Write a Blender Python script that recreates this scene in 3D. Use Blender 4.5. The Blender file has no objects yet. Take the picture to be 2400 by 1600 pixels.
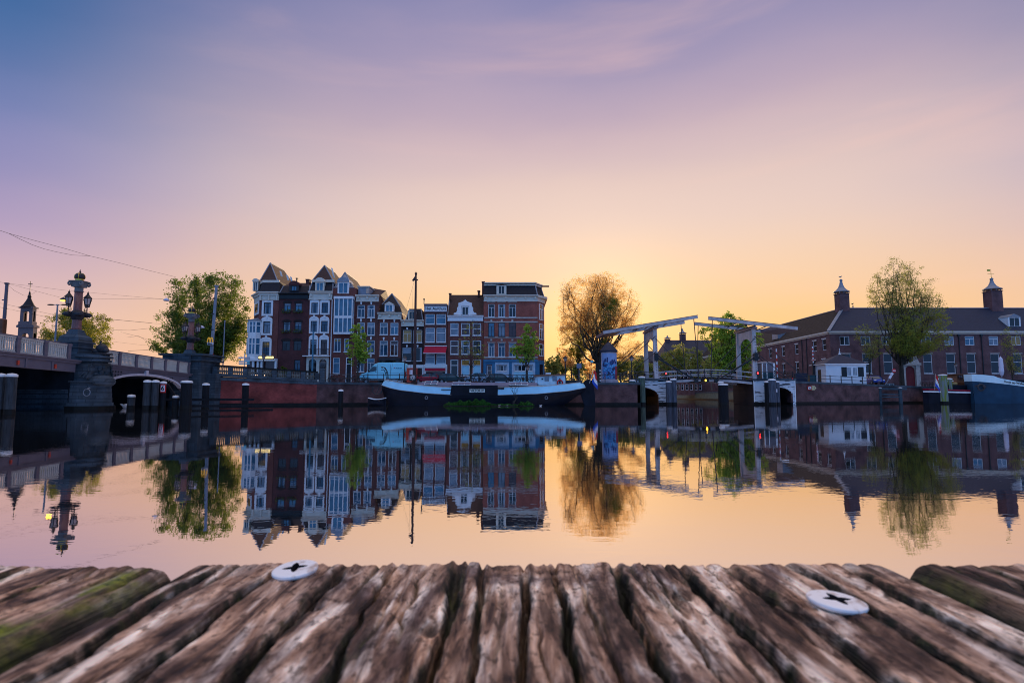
import bpy, math, random
import numpy as np
from mathutils import Vector, Matrix
R = math.radians
rnd = random.Random(7)
S = bpy.context.scene
COL = S.collection

# ---------------------------------------------------------------- camera model
F, CX, CY, CAMZ, PITCH = 1411.0, 1200.0, 800.0, 1.2, math.atan(0.0904)
SP, CP = math.sin(PITCH), math.cos(PITCH)
def P(x, y, Y):
    """world point seen at photo pixel (2400 wide) at world depth Y"""
    xr, yr = (x-CX)/F, (y-CY)/F
    dy, dz = CP+yr*SP, SP-yr*CP
    t = Y/dy
    return (xr*t, Y, CAMZ+dz*t)
def PX(x, Y, z=3.0):
    D = Y*CP+(z-CAMZ)*SP
    return (x-CX)/F*D
def ZF(x0, y0, s): return lambda u, v: (x0+u/s, y0+v/s)
Z1 = ZF(0,620,4.357); Z2 = ZF(240,600,4.125); Z3 = ZF(560,600,5.228); Z4 = ZF(820,660,6.535); Z5 = ZF(1060,640,6.03)
Z6 = ZF(840,840,4.055); Z7 = ZF(1280,620,4.357); Z8 = ZF(1500,700,5.6); F1 = ZF(1760,560,3.734); F2 = ZF(2040,580,3.92)
QA = ZF(680,840,9.8); QB = ZF(1000,850,9.8); QC = ZF(1230,850,9.8); QD = ZF(1900,820,9.8); QE = ZF(2140,820,9.05); QF = ZF(1740,820,11.2)
def RC(zf, u0, v0, u1, v1, Y):
    a = zf(u0, (v0+v1)/2); b = zf(u1, (v0+v1)/2); t = zf((u0+u1)/2, v0); o = zf((u0+u1)/2, v1)
    return (P(*a, Y)[0], P(*b, Y)[0], P(*o, Y)[2], P(*t, Y)[2])

# ---------------------------------------------------------------- materials
MATS = {}
def lin(c): return tuple((v/12.92 if v <= .04045 else ((v+.055)/1.055)**2.4) for v in [k/255. for k in c])
def mat(name, col, rough=.6, metal=0, var=.15, scale=1.5, bump=0, bscale=20, col2=None, spec=.3, stretch=(1,1,1), thr=None, emit=None, es=1.0, transl=None):
    if name in MATS: return MATS[name]
    m = bpy.data.materials.new(name); m.use_nodes = True; MATS[name] = m
    nt = m.node_tree; nd = nt.nodes; lk = nt.links
    b = nd['Principled BSDF']
    b.inputs['Roughness'].default_value = rough; b.inputs['Metallic'].default_value = metal
    b.inputs['Specular IOR Level'].default_value = spec
    tc = nd.new('ShaderNodeTexCoord'); mp = nd.new('ShaderNodeMapping'); mp.inputs['Scale'].default_value = stretch
    lk.new(tc.outputs['Object'], mp.inputs['Vector'])
    n = nd.new('ShaderNodeTexNoise'); n.inputs['Scale'].default_value = scale; n.inputs['Detail'].default_value = 6
    lk.new(mp.outputs[0], n.inputs['Vector'])
    r = nd.new('ShaderNodeValToRGB')
    lo, hi = thr if thr else (.3, .7)
    r.color_ramp.elements[0].position = lo; r.color_ramp.elements[1].position = hi
    c2 = col2 if col2 else tuple(min(1, k*(1+var)) for k in col)
    c1 = col if col2 else tuple(k*(1-var) for k in col)
    r.color_ramp.elements[0].color = (*c1, 1); r.color_ramp.elements[1].color = (*c2, 1)
    lk.new(n.outputs['Fac'], r.inputs['Fac']); lk.new(r.outputs[0], b.inputs['Base Color'])
    if bump:
        n2 = nd.new('ShaderNodeTexNoise'); n2.inputs['Scale'].default_value = bscale; n2.inputs['Detail'].default_value = 4
        lk.new(mp.outputs[0], n2.inputs['Vector'])
        bp = nd.new('ShaderNodeBump'); bp.inputs['Distance'].default_value = bump; bp.inputs['Strength'].default_value = 1
        lk.new(n2.outputs['Fac'], bp.inputs['Height']); lk.new(bp.outputs[0], b.inputs['Normal'])
    if emit:
        b.inputs['Emission Color'].default_value = (*emit, 1); b.inputs['Emission Strength'].default_value = es
    if transl:
        t = nd.new('ShaderNodeBsdfTranslucent'); mx = nd.new('ShaderNodeMixShader'); mx.inputs[0].default_value = transl[3]
        t.inputs['Color'].default_value = (*transl[:3], 1)
        lk.new(b.outputs[0], mx.inputs[1]); lk.new(t.outputs[0], mx.inputs[2]); lk.new(mx.outputs[0], nd['Material Output'].inputs['Surface'])
    return m
def brick(name, col, mortar=None, sc=1.0, var=.25):
    if name in MATS: return MATS[name]
    m = mat(name, col, .85, var=var, scale=.7)
    nt = m.node_tree; nd = nt.nodes; lk = nt.links; b = nd['Principled BSDF']
    ramp = [n for n in nd if n.type == 'VALTORGB'][0]
    tc = [n for n in nd if n.type == 'TEX_COORD'][0]
    mp = nd.new('ShaderNodeMapping'); mp.inputs['Rotation'].default_value = (R(90), 0, 0)
    lk.new(tc.outputs['Object'], mp.inputs['Vector'])
    bt = nd.new('ShaderNodeTexBrick'); bt.inputs['Scale'].default_value = 2.2/sc; bt.inputs['Mortar Size'].default_value = .012
    bt.inputs['Color1'].default_value = (.8,.8,.8,1); bt.inputs['Color2'].default_value = (1.25,1.2,1.2,1)
    mo = mortar or 1.3; bt.inputs['Mortar'].default_value = (mo, mo, mo, 1)
    bt.inputs['Row Height'].default_value = .15; bt.inputs['Brick Width'].default_value = .45
    lk.new(mp.outputs[0], bt.inputs['Vector'])
    mx = nd.new('ShaderNodeMixRGB'); mx.blend_type = 'MULTIPLY'; mx.inputs[0].default_value = 1
    lk.new(ramp.outputs[0], mx.inputs[1]); lk.new(bt.outputs['Color'], mx.inputs[2]); lk.new(mx.outputs[0], b.inputs['Base Color'])
    return m
def glass(name, col, rough=.06, ior=1.5):
    if name in MATS: return MATS[name]
    m = mat(name, col, rough, var=.3, scale=.9, spec=.6)
    m.node_tree.nodes['Principled BSDF'].inputs['IOR'].default_value = ior
    return m

brick_plum = brick('brick_plum', (.14,.048,.040))
brick_dark = brick('brick_dark', (.075,.026,.027))
brick_red = brick('brick_red', (.25,.075,.055))
brick_black = brick('brick_black', (.022,.014,.015))
tower_stone = mat('tower_stone', (.15,.12,.13), .8, var=.2)
brick_brown = brick('brick_brown', (.105,.042,.036))
brick_museum = brick('brick_museum', (.125,.066,.068), sc=1.0, var=.35)
brick_quay = brick('brick_quay', (.17,.036,.032), var=.5)
brick_quay2 = brick('brick_quay_dark', (.085,.045,.046), var=.6)
stone = brick('grey_stone_blocks', (.050,.072,.092), .6, sc=4.5, var=.45)
stone_dark = mat('wet_stone', (.008,.009,.009), .5, var=.3, scale=2, spec=.15)
stone_l = mat('pale_stone', (.42,.40,.37), .8, var=.2, scale=2)
granite = mat('red_granite', (.22,.09,.08), .35, var=.3, scale=8)
white = mat('white_paint', (.72,.74,.76), .5, var=.06, scale=3)
whiteold = mat('flaking_white_paint', (.52,.57,.62), .7, scale=1.5, col2=(.05,.05,.06), stretch=(.45,1,3.5), thr=(.55,.60))
cream = mat('cream_paint', (.62,.58,.5), .6, var=.08)
greypaint = mat('lilac_grey_paint', (.13,.11,.135), .5, var=.12, scale=1.5)
railwhite = mat('ivory_iron', (.50,.46,.40), .5, var=.1)
bridgewhite = mat('bridge_white_paint', (.42,.39,.40), .6, var=.25, scale=1.2, stretch=(1,1,.5))
black = mat('black_paint', (.012,.013,.016), .35, var=.3)
iron = mat('dark_iron', (.03,.03,.036), .5, var=.3)
slate = mat('slate_tiles', (.015,.014,.020), .7, var=.35, scale=3, bump=.03, bscale=6, stretch=(1,1,4))
slateblue = mat('blue_slate', (.014,.022,.048), .6, var=.3, scale=2, bump=.03, bscale=5, stretch=(1,1,5))
tile = mat('brown_roof_tiles', (.055,.028,.024), .75, var=.35, scale=3, bump=.04, bscale=5, stretch=(1,1,3))
zinc = mat('grey_zinc', (.22,.25,.30), .5, metal=.2, var=.15)
bluepaint = mat('blue_shop_paint', (.035,.16,.30), .5, var=.12)
paleblue = mat('pale_blue_panel', (.30,.62,.78), .5, var=.1)
redcloth = mat('red_awning_cloth', (.42,.012,.04), .8, var=.1)
wood = mat('timber_pile', (.028,.036,.045), .8, var=.5, scale=3, stretch=(3,3,.4), bump=.02, bscale=6)
woodgreen = mat('algae_timber', (.14,.20,.04), .85, scale=1.6, col2=(.16,.20,.2), stretch=(2,2,.3), thr=(.45,.55))
wooddark = mat('tarred_timber', (.008,.010,.014), .7, var=.4, scale=3, stretch=(3,3,.4), spec=.15)
mastwood = mat('dark_mast_wood', (.06,.028,.025), .6, var=.3)
brownwood = mat('varnished_wood', (.16,.062,.03), .35, var=.3, scale=2)
asphalt = mat('asphalt', (.06,.06,.065), .85, var=.2, scale=1)
paving = mat('brick_paving', (.16,.12,.11), .85, var=.25, scale=2)
bark = mat('bark', (.045,.038,.03), .9, var=.4, scale=4)
barkpale = mat('pale_bark', (.10,.08,.06), .9, var=.4, scale=4)
leafdark = mat('leaf_dark', (.075,.125,.022), .5, var=.5, scale=.5, transl=(.26,.36,.04,.4))
leafbright = mat('leaf_bright', (.27,.42,.05), .5, var=.35, scale=.6, transl=(.4,.5,.05,.4))
leafgold = mat('leaf_gold', (.60,.38,.14), .5, var=.35, scale=.6, transl=(1.0,.72,.30,.75))
leafolive = mat('leaf_olive', (.20,.25,.06), .6, var=.35, scale=.3, transl=(.44,.44,.10,.45))
leafmid = mat('leaf_mid', (.15,.22,.03), .5, var=.4, scale=.5, transl=(.45,.42,.06,.45))
g_dark = glass('glass_dark', (.005,.008,.014)); g_blue = glass('glass_blue', (.010,.05,.10)); g_sky = glass('glass_net_curtain', (.05,.16,.26))
g_amber = glass('glass_amber_curtain', (.30,.17,.035)); g_warm = glass('glass_brown_blind', (.06,.022,.022)); g_white = glass('glass_white_curtain', (.16,.21,.27))
g_lantern = glass('lantern_glass', (.5,.5,.5), .1)
gold = mat('gilding', (.75,.45,.08), .3, metal=.8, var=.1)
red = mat('red_paint', (.5,.02,.02), .45, var=.1); redv = mat('orange_red_paint', (.55,.06,.03), .4, var=.1)
bluecar = mat('blue_car_paint', (.01,.06,.35), .2, var=.05); tealcar = mat('dark_teal_paint', (.01,.05,.065), .2, var=.05)
redcar = mat('crimson_car_paint', (.30,.01,.03), .2, var=.05); palecar = mat('pale_blue_car_paint', (.35,.55,.75), .2, var=.05)
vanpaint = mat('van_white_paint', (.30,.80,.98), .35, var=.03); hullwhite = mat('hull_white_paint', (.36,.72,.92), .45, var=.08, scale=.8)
hullblack = mat('hull_black_paint', (.006,.008,.016), .5, var=.4, scale=1, spec=.15); hullblue = mat('hull_blue_paint', (.012,.045,.085), .6, var=.3, scale=.6, spec=.2)
rubber = mat('rubber', (.01,.01,.01), .7, var=.2)
deckpurple = mat('hatch_cover_paint', (.24,.20,.25), .6, var=.15)
lamp_red = mat('red_signal_lens', (.8,.02,.02), emit=(1,.02,.02), es=14); lamp_amber = mat('amber_lamp_lens', (.9,.5,.05), emit=(1,.55,.03), es=9)
lamp_yel = mat('lit_shop_sign', (.9,.8,.3), emit=(1,.78,.3), es=1.3); lamp_warm = mat('warm_lamp', (.9,.7,.5), emit=(1,.6,.35), es=3)
signblue = mat('sign_turquoise', (.2,.6,.7), .5); signwhite = mat('sign_white', (.75,.72,.78), .5, var=.03); yellow = mat('yellow_sign', (.85,.50,.05), .5, var=.03)
moss = mat('water_plant_green', (.02,.10,.012), .7, var=.5, scale=1, transl=(.03,.16,.01,.2))
flagblue = mat('flag_blue', (.02,.08,.45), .8, var=.1); cloth = mat('pale_cloth', (.55,.55,.66), .9, var=.1)

# ---------------------------------------------------------------- object helpers
def world_origin(o):
    v = Vector((0,0,0))
    while o is not None: v += o.location; o = o.parent
    return v
def tag(o, label=None, cat=None, group=None, kind=None):
    if label: o['label'] = label
    if cat: o['category'] = cat
    if group: o['group'] = group
    if kind: o['kind'] = kind
    return o
def thing(name, label, cat, loc, group=None):
    o = bpy.data.objects.new(name, None); COL.objects.link(o); o.location = loc; o.empty_display_size = .3
    return tag(o, label, cat, group)
class MB:
    def __init__(s): s.v = []; s.f = []; s.m = []; s.mi = 0
    def add(s, vs, fs):
        n = len(s.v); s.v += [tuple(p) for p in vs]
        for q in fs: s.f.append(tuple(n+i for i in q)); s.m.append(s.mi)
        return s
    def box(s, x0, x1, y0, y1, z0, z1):
        if x0 > x1: x0, x1 = x1, x0
        if y0 > y1: y0, y1 = y1, y0
        if z0 > z1: z0, z1 = z1, z0
        return s.add([(x0,y0,z0),(x1,y0,z0),(x1,y1,z0),(x0,y1,z0),(x0,y0,z1),(x1,y0,z1),(x1,y1,z1),(x0,y1,z1)],
            [(0,3,2,1),(4,5,6,7),(0,1,5,4),(1,2,6,5),(2,3,7,6),(3,0,4,7)])
    def hexa(s, p8): return s.add(p8, [(0,3,2,1),(4,5,6,7),(0,1,5,4),(1,2,6,5),(2,3,7,6),(3,0,4,7)])
    def poly(s, pts): return s.add(pts, [tuple(range(len(pts)))])
    def prism(s, pts, d):
        """planar polygon extruded by vector d"""
        n = len(pts); q = [tuple(p[i]+d[i] for i in range(3)) for p in pts]
        return s.add(list(pts)+q, [tuple(range(n))[::-1], tuple(range(n, 2*n))]+[(i,(i+1)%n,n+(i+1)%n,n+i) for i in range(n)])
    def tube(s, a, b, r0, r1=None, n=6, cap=True):
        r1 = r0 if r1 is None else r1
        a = Vector(a); b = Vector(b); d = (b-a)
        if d.length < 1e-6: return s
        d.normalize(); u = d.orthogonal().normalized(); w = d.cross(u)
        vs = []
        for c, r in ((a, r0), (b, r1)):
            for i in range(n):
                t = 2*math.pi*i/n; vs.append(tuple(c+(u*math.cos(t)+w*math.sin(t))*r))
        fs = [(i,(i+1)%n,n+(i+1)%n,n+i) for i in range(n)]
        if cap: fs += [tuple(range(n))[::-1], tuple(range(n, 2*n))]
        return s.add(vs, fs)
    def path(s, pts, r, n=5, r1=None):
        k = len(pts)-1
        for i in range(k):
            ra = r if r1 is None else r+(r1-r)*i/k; rb = r if r1 is None else r+(r1-r)*(i+1)/k
            s.tube(pts[i], pts[i+1], ra, rb, n)
        return s
    def beam(s, a, b, w, h):
        """rectangular bar, w horizontal, h vertical-ish"""
        a = Vector(a); b = Vector(b); d = (b-a).normalized()
        up = Vector((0,0,1)); 
        if abs(d.z) > .95: up = Vector((0,1,0))
        sd = d.cross(up).normalized(); up = sd.cross(d)
        vs = []
        for c in (a, b):
            for i, j in ((-1,-1),(1,-1),(1,1),(-1,1)): vs.append(tuple(c+sd*i*w/2+up*j*h/2))
        return s.add(vs, [(3,2,1,0),(4,5,6,7),(0,1,5,4),(1,2,6,5),(2,3,7,6),(3,0,4,7)])
    def lathe(s, prof, c, n=12, sq=False):
        """profile [(r,z)]; sq=True gives a square section"""
        if sq: n = 4
        off = math.pi/4 if sq else 0; k = math.sqrt(2) if sq else 1
        vs = []
        for r, z in prof:
            for i in range(n):
                t = 2*math.pi*i/n+off; vs.append((c[0]+r*k*math.cos(t), c[1]+r*k*math.sin(t), c[2]+z))
        fs = []
        for j in range(len(prof)-1):
            for i in range(n): fs.append((j*n+i, j*n+(i+1)%n, (j+1)*n+(i+1)%n, (j+1)*n+i))
        fs += [tuple(range(n))[::-1], tuple(range((len(prof)-1)*n, len(prof)*n))]
        return s.add(vs, fs)
    def torus(s, c, R1, r, axis='y', n=20, k=5):
        vs = []; fs = []
        for i in range(n):
            a = 2*math.pi*i/n
            for j in range(k):
                b = 2*math.pi*j/k; rr = R1+r*math.cos(b); h = r*math.sin(b)
                p = (rr*math.cos(a), h, rr*math.sin(a)) if axis == 'y' else ((h, rr*math.cos(a), rr*math.sin(a)) if axis == 'x' else (rr*math.cos(a), rr*math.sin(a), h))
                vs.append(tuple(c[q]+p[q] for q in range(3)))
                fs.append((i*k+j, ((i+1)%n)*k+j, ((i+1)%n)*k+(j+1)%k, i*k+(j+1)%k))
        return s.add(vs, fs)
    def ball(s, c, rx, ry, rz, n=10, k=6):
        vs = []; fs = []
        for j in range(k+1):
            t = math.pi*j/k
            for i in range(n):
                a = 2*math.pi*i/n
                vs.append((c[0]+rx*math.sin(t)*math.cos(a), c[1]+ry*math.sin(t)*math.sin(a), c[2]+rz*math.cos(t)))
        for j in range(k):
            for i in range(n): fs.append((j*n+i, (j+1)*n+i, (j+1)*n+(i+1)%n, j*n+(i+1)%n))
        return s.add(vs, fs)
    def build(s, name, mats, parent=None, origin=None, smooth=False, bevel=0):
        if not isinstance(mats, (list, tuple)): mats = [mats]
        if parent is not None: o0 = world_origin(parent)
        elif origin is not None: o0 = Vector(origin)
        else:
            a = np.array(s.v); o0 = Vector((float((a[:,0].min()+a[:,0].max())/2), float((a[:,1].min()+a[:,1].max())/2), float(a[:,2].min())))
        me = bpy.data.meshes.new(name)
        me.from_pydata([(p[0]-o0.x, p[1]-o0.y, p[2]-o0.z) for p in s.v], [], s.f)
        for m in mats: me.materials.append(m)
        if len(mats) > 1: me.polygons.foreach_set('material_index', s.m)
        if smooth: me.polygons.foreach_set('use_smooth', [True]*len(me.polygons))
        me.update()
        o = bpy.data.objects.new(name, me); COL.objects.link(o)
        if parent is not None: o.parent = parent
        else: o.location = o0
        if bevel:
            b = o.modifiers.new('bevel', 'BEVEL'); b.width = bevel; b.segments = 2; b.limit_method = 'ANGLE'; b.angle_limit = R(35)
        return o
KIDS = {}
def children(o): return [c for c in COL.objects if c.parent == o]
def copy_tree(o, parent=None, loc=None, rz=None, label=None, sc=None):
    c = o.copy(); COL.objects.link(c)
    if parent is not None: c.parent = parent
    if loc is not None: c.location = loc
    if rz is not None: c.rotation_euler.z = rz
    if sc is not None: c.scale = sc
    if label: c['label'] = label
    for ch in list(o.children): copy_tree(ch, c)
    return c
def text(s, name, m, parent, loc, size, ext=.01, rx=90, ry=0, rz=0, bold=.0, sx=1):
    cu = bpy.data.curves.new(name, 'FONT'); cu.body = s; cu.size = size; cu.extrude = ext; cu.align_x = 'CENTER'; cu.align_y = 'CENTER'; cu.offset = bold
    t = bpy.data.objects.new(name, cu)
    me = bpy.data.meshes.new_from_object(t); bpy.data.objects.remove(t)
    me.materials.clear(); me.materials.append(m)
    o = bpy.data.objects.new(name, me); COL.objects.link(o)
    o.parent = parent; o.location = Vector(loc)-world_origin(parent); o.rotation_euler = (R(rx), R(ry), R(rz)); o.scale = (sx,1,1)
    return o

# ---------------------------------------------------------------- world / sky
SUN_AZ, SUN_EL = 8.6, 3.6
w = bpy.data.worlds.new('World'); S.world = w; w.use_nodes = True
nt = w.node_tree; nd = nt.nodes; lk = nt.links
bg = nd['Background']
def mth(op, a, b=None, clamp=False):
    n = nd.new('ShaderNodeMath'); n.operation = op; n.use_clamp = clamp
    for i, q in enumerate((a, b)):
        if q is None: continue
        if isinstance(q, (int, float)): n.inputs[i].default_value = q
        else: lk.new(q, n.inputs[i])
    return n.outputs[0]
tc = nd.new('ShaderNodeTexCoord'); sep = nd.new('ShaderNodeSeparateXYZ'); lk.new(tc.outputs['Generated'], sep.inputs[0])
X_, Y_, Z_ = sep.outputs
hor = mth('SQRT', mth('ADD', mth('MULTIPLY', X_, X_), mth('ADD', mth('MULTIPLY', Y_, Y_), 1e-6)))
# slow warp so that colour bands are not perfectly even
nz = nd.new('ShaderNodeTexNoise'); nz.inputs['Scale'].default_value = 1.6; nz.inputs['Detail'].default_value = 5; nz.inputs['Roughness'].default_value = .5
mp = nd.new('ShaderNodeMapping'); mp.inputs['Rotation'].default_value = (0, R(-28), R(20)); mp.inputs['Scale'].default_value = (1.0, 1.6, 2.8)
lk.new(tc.outputs['Generated'], mp.inputs[0]); lk.new(mp.outputs[0], nz.inputs['Vector'])
warp = mth('MULTIPLY', mth('SUBTRACT', nz.outputs['Fac'], .5), 7.0)
elev0 = mth('MULTIPLY', mth('ARCTAN2', Z_, hor), 180/math.pi)
elev = mth('ADD', elev0, mth('MULTIPLY', warp, mth('MULTIPLY', elev0, 1/25., True)))
def ramp(stops, span):
    r = nd.new('ShaderNodeValToRGB'); lk.new(mth('MULTIPLY', elev, 1/span, True), r.inputs[0]); cr = r.color_ramp; cr.interpolation = 'CARDINAL'
    for i, (e, c) in enumerate(stops):
        el = cr.elements[i] if i < 2 else cr.elements.new(e/span)
        el.position = e/span; el.color = (*lin(c), 1)
    return r.outputs[0]
cC = ramp([(0,(255,184,100)),(5,(255,200,126)),(9,(253,208,158)),(15,(240,209,190)),(20,(224,197,192)),(24.6,(201,177,188)),(29,(172,157,184)),(34,(143,139,178)),(40,(115,122,172))], 40.)
cL = ramp([(0,(238,194,174)),(4,(234,192,179)),(7,(224,187,184)),(11.6,(190,165,190)),(15,(158,148,188)),(19,(128,134,182)),(23,(99,120,171)),(28,(67,106,160)),(40,(48,90,150))], 40.)
cB = ramp([(0,(110,155,225)),(22,(92,160,240)),(45,(100,150,220)),(70,(130,140,190)),(90,(150,145,180))], 90.)
sx, sy = math.sin(R(SUN_AZ)), math.cos(R(SUN_AZ))
dd = mth('DIVIDE', mth('ADD', mth('MULTIPLY', X_, sx), mth('MULTIPLY', Y_, sy)), hor)
def mix(f, a, b, typ='MIX'):
    n = nd.new('ShaderNodeMixRGB'); n.blend_type = typ
    if isinstance(f, (int, float)): n.inputs[0].default_value = f
    else: lk.new(f, n.inputs[0])
    lk.new(a, n.inputs[1]); lk.new(b, n.inputs[2]); return n.outputs[0]
def smooth(x, lo, hi):
    n = nd.new('ShaderNodeMapRange'); n.interpolation_type = 'SMOOTHSTEP'; n.inputs[1].default_value = lo; n.inputs[2].default_value = hi; lk.new(x, n.inputs[0]); return n.outputs[0]
front = mix(smooth(dd, .62, 1.0), cL, cC)
gain = nd.new('ShaderNodeRGB'); gain.outputs[0].default_value = (1.22,1.22,1.2,1)
full = mix(smooth(dd, -.45, .5), mix(1.0, cB, gain.outputs[0], 'MULTIPLY'), front)
# above the frame the sky turns to a bright warm fill added out of view
zen_fill = nd.new('ShaderNodeRGB'); zen_fill.outputs[0].default_value = (1.28,1.02,.90,1)
full = mix(smooth(elev0, 38, 72), full, zen_fill.outputs[0])
# glow round the sun
cs = math.cos(R(SUN_EL+2.5)); dot = mth('ADD', mth('ADD', mth('MULTIPLY', X_, sx*cs), mth('MULTIPLY', Y_, sy*cs)), mth('MULTIPLY', Z_, math.sin(R(SUN_EL+2.5))))
glow = mth('POWER', mth('MAXIMUM', dot, 0), 130.)
gc = nd.new('ShaderNodeRGB'); gc.outputs[0].default_value = (.34,.24,.10,1)
full = mix(mth('MULTIPLY', glow, .85), full, gc.outputs[0], 'ADD')
# faint wisps
nz2 = nd.new('ShaderNodeTexNoise'); nz2.inputs['Scale'].default_value = 1.9; nz2.inputs['Detail'].default_value = 7; nz2.inputs['Distortion'].default_value = .6
mp2 = nd.new('ShaderNodeMapping'); mp2.inputs['Rotation'].default_value = (R(10), R(-35), R(30)); mp2.inputs['Scale'].default_value = (.8, 1.0, 5.5)
lk.new(tc.outputs['Generated'], mp2.inputs[0]); lk.new(mp2.outputs[0], nz2.inputs['Vector'])
wc = nd.new('ShaderNodeRGB'); wc.outputs[0].default_value = (*lin((255,205,190)), 1)
full = mix(mth('MULTIPLY', mth('MULTIPLY', smooth(nz2.outputs['Fac'], .46, .76), smooth(dd, .70, .92)), .30), full, wc.outputs[0])
sky = nd.new('ShaderNodeTexSky'); sky.sky_type = 'NISHITA'; sky.sun_disc = False; sky.sun_elevation = R(SUN_EL); sky.sun_rotation = R(SUN_AZ); sky.altitude = 0
full = mix(.004, full, sky.outputs[0], 'ADD')
lk.new(full, bg.inputs['Color']); bg.inputs['Strength'].default_value = 1.0
sun = bpy.data.lights.new('sun', 'SUN'); sun.energy = 5.0; sun.angle = R(.6); sun.color = (1,.70,.40)
so = bpy.data.objects.new('sun', sun); COL.objects.link(so)
dirv = Vector((math.sin(R(SUN_AZ))*math.cos(R(SUN_EL)), math.cos(R(SUN_AZ))*math.cos(R(SUN_EL)), math.sin(R(SUN_EL))))
so.rotation_euler = dirv.to_track_quat('Z', 'Y').to_euler(); so.location = (20, -20, 60)

# ---------------------------------------------------------------- camera
cam = bpy.data.cameras.new('camera'); co = bpy.data.objects.new('camera', cam); COL.objects.link(co); S.camera = co
cam.sensor_width = 36; cam.lens = 36*F/2400; cam.clip_start = .005; cam.clip_end = 5000
co.location = (0, 0, CAMZ); co.rotation_euler = (R(90)+PITCH, 0, 0)
cam.dof.use_dof = True; cam.dof.focus_distance = 70; cam.dof.aperture_fstop = 60
S.view_settings.view_transform = 'Standard'; S.view_settings.look = 'None'; S.view_settings.exposure = 0; S.view_settings.gamma = 1
S.cycles.filter_width = 1.0; S.cycles.use_denoising = True; S.cycles.max_bounces = 6; S.cycles.diffuse_bounces = 3; S.cycles.glossy_bounces = 4; S.cycles.transmission_bounces = 4; S.cycles.transparent_max_bounces = 6
try: S.cycles.denoiser = 'OPENIMAGEDENOISE'; S.cycles.denoising_prefilter = 'ACCURATE'
except Exception: pass

# ---------------------------------------------------------------- water
def water_mat():
    m = bpy.data.materials.new('river_water'); m.use_nodes = True; nt = m.node_tree; nd = nt.nodes; lk = nt.links
    nd.remove(nd['Principled BSDF'])
    g = nd.new('ShaderNodeBsdfGlossy'); g.inputs['Roughness'].default_value = .012; g.inputs['Color'].default_value = (.98,.89,.86,1)
    d = nd.new('ShaderNodeBsdfDiffuse'); d.inputs['Color'].default_value = (.012,.016,.02,1)
    fr = nd.new('ShaderNodeFresnel'); fr.inputs['IOR'].default_value = 1.33
    mr = nd.new('ShaderNodeMapRange'); mr.inputs[1].default_value = 0.05; mr.inputs[2].default_value = .5; mr.inputs[3].default_value = .92; mr.inputs[4].default_value = .78
    lk.new(fr.outputs[0], mr.inputs[0])
    mx = nd.new('ShaderNodeMixShader'); lk.new(mr.outputs[0], mx.inputs[0]); lk.new(d.outputs[0], mx.inputs[1]); lk.new(g.outputs[0], mx.inputs[2])
    lk.new(mx.outputs[0], nd['Material Output'].inputs['Surface'])
    tc = nd.new('ShaderNodeTexCoord')
    def nz(scale, det, st):
        mp = nd.new('ShaderNodeMapping'); mp.inputs['Scale'].default_value = st; lk.new(tc.outputs['Object'], mp.inputs[0])
        n = nd.new('ShaderNodeTexNoise'); n.inputs['Scale'].default_value = scale; n.inputs['Detail'].default_value = det; lk.new(mp.outputs[0], n.inputs['Vector']); return n.outputs['Fac']
    def mul(a, k):
        n = nd.new('ShaderNodeMath'); n.operation = 'MULTIPLY'; lk.new(a, n.inputs[0])
        if isinstance(k, float): n.inputs[1].default_value = k
        else: lk.new(k, n.inputs[1])
        return n.outputs[0]
    def add(a, b):
        n = nd.new('ShaderNodeMath'); n.operation = 'ADD'; lk.new(a, n.inputs[0]); lk.new(b, n.inputs[1]); return n.outputs[0]
    patch = nz(.09, 2, (1,1.6,1))
    mr2 = nd.new('ShaderNodeMapRange'); mr2.inputs[1].default_value = .38; mr2.inputs[2].default_value = .66; mr2.inputs[3].default_value = .22; mr2.inputs[4].default_value = 1.5; lk.new(patch, mr2.inputs[0])
    small = mul(add(mul(nz(6.5, 2, (1,1.7,1)), .0005), mul(nz(1.3, 2, (1,1.5,1)), .0014)), mr2.outputs[0])
    h = add(small, mul(nz(.35, 1, (1,1,1)), .0022))
    b = nd.new('ShaderNodeBump'); b.inputs['Strength'].default_value = 1; b.inputs['Distance'].default_value = 1.0
    lk.new(h, b.inputs['Height']); lk.new(b.outputs[0], g.inputs['Normal'])
    return m
wm = MB(); wm.add([(-1800,-60,0),(1800,-60,0),(1800,3000,0),(-1800,3000,0)], [(0,1,2,3)])
tag(wm.build('water', water_mat(), origin=(0,0,0)), kind='structure')

# ---------------------------------------------------------------- land
def slab(name, edge, back, m):
    """edge: (x,y,z) along the water; back: far points"""
    b = MB(); n = len(edge); pts = edge+back
    b.poly(pts); return tag(b.build(name, m, origin=(0,0,0)), kind='structure')
QL = [(-38.6,73.2,3.55),(-24.9,77,2.98),(-19.2,80,2.93),(17,80,2.95),(17,85,3.15),(21.8,85,3.25),(21.8,92,3.2),(30,130,2.9),(50,250,2.6),(70,420,2.6)]
def strip(name, edge, back, m):
    b = MB()
    for i in range(len(edge)-1):
        b.poly([edge[i], edge[i+1], back[i+1], back[i]])
    return tag(b.build(name, m, origin=(0,0,0)), kind='structure')
strip('street', [(-38.6,73.2,3.7),(-24.9,77,2.98),(-19.2,80,2.93),(17,80,2.95)], [(-60,100,3.7),(-30,100,2.98),(-19.2,100,2.93),(17,100,2.95)], paving)
strip('street', [(17,85,3.15),(21.8,85,3.25)], [(17,100,2.95),(23.4,100,3.1)], paving)
strip('ground', [(-1500,76,3.6),(-60,76,3.65),(-60,100,3.7),(-30,100,2.98),(-19.2,100,2.93),(17,100,2.95),(23.4,100,3.1)],
      [(-1500,2500,3.6),(-800,2500,3.6),(-500,2500,3.6),(-200,2500,3),(0,2500,3),(60,2500,3),(75,2500,3)], paving)
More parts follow.
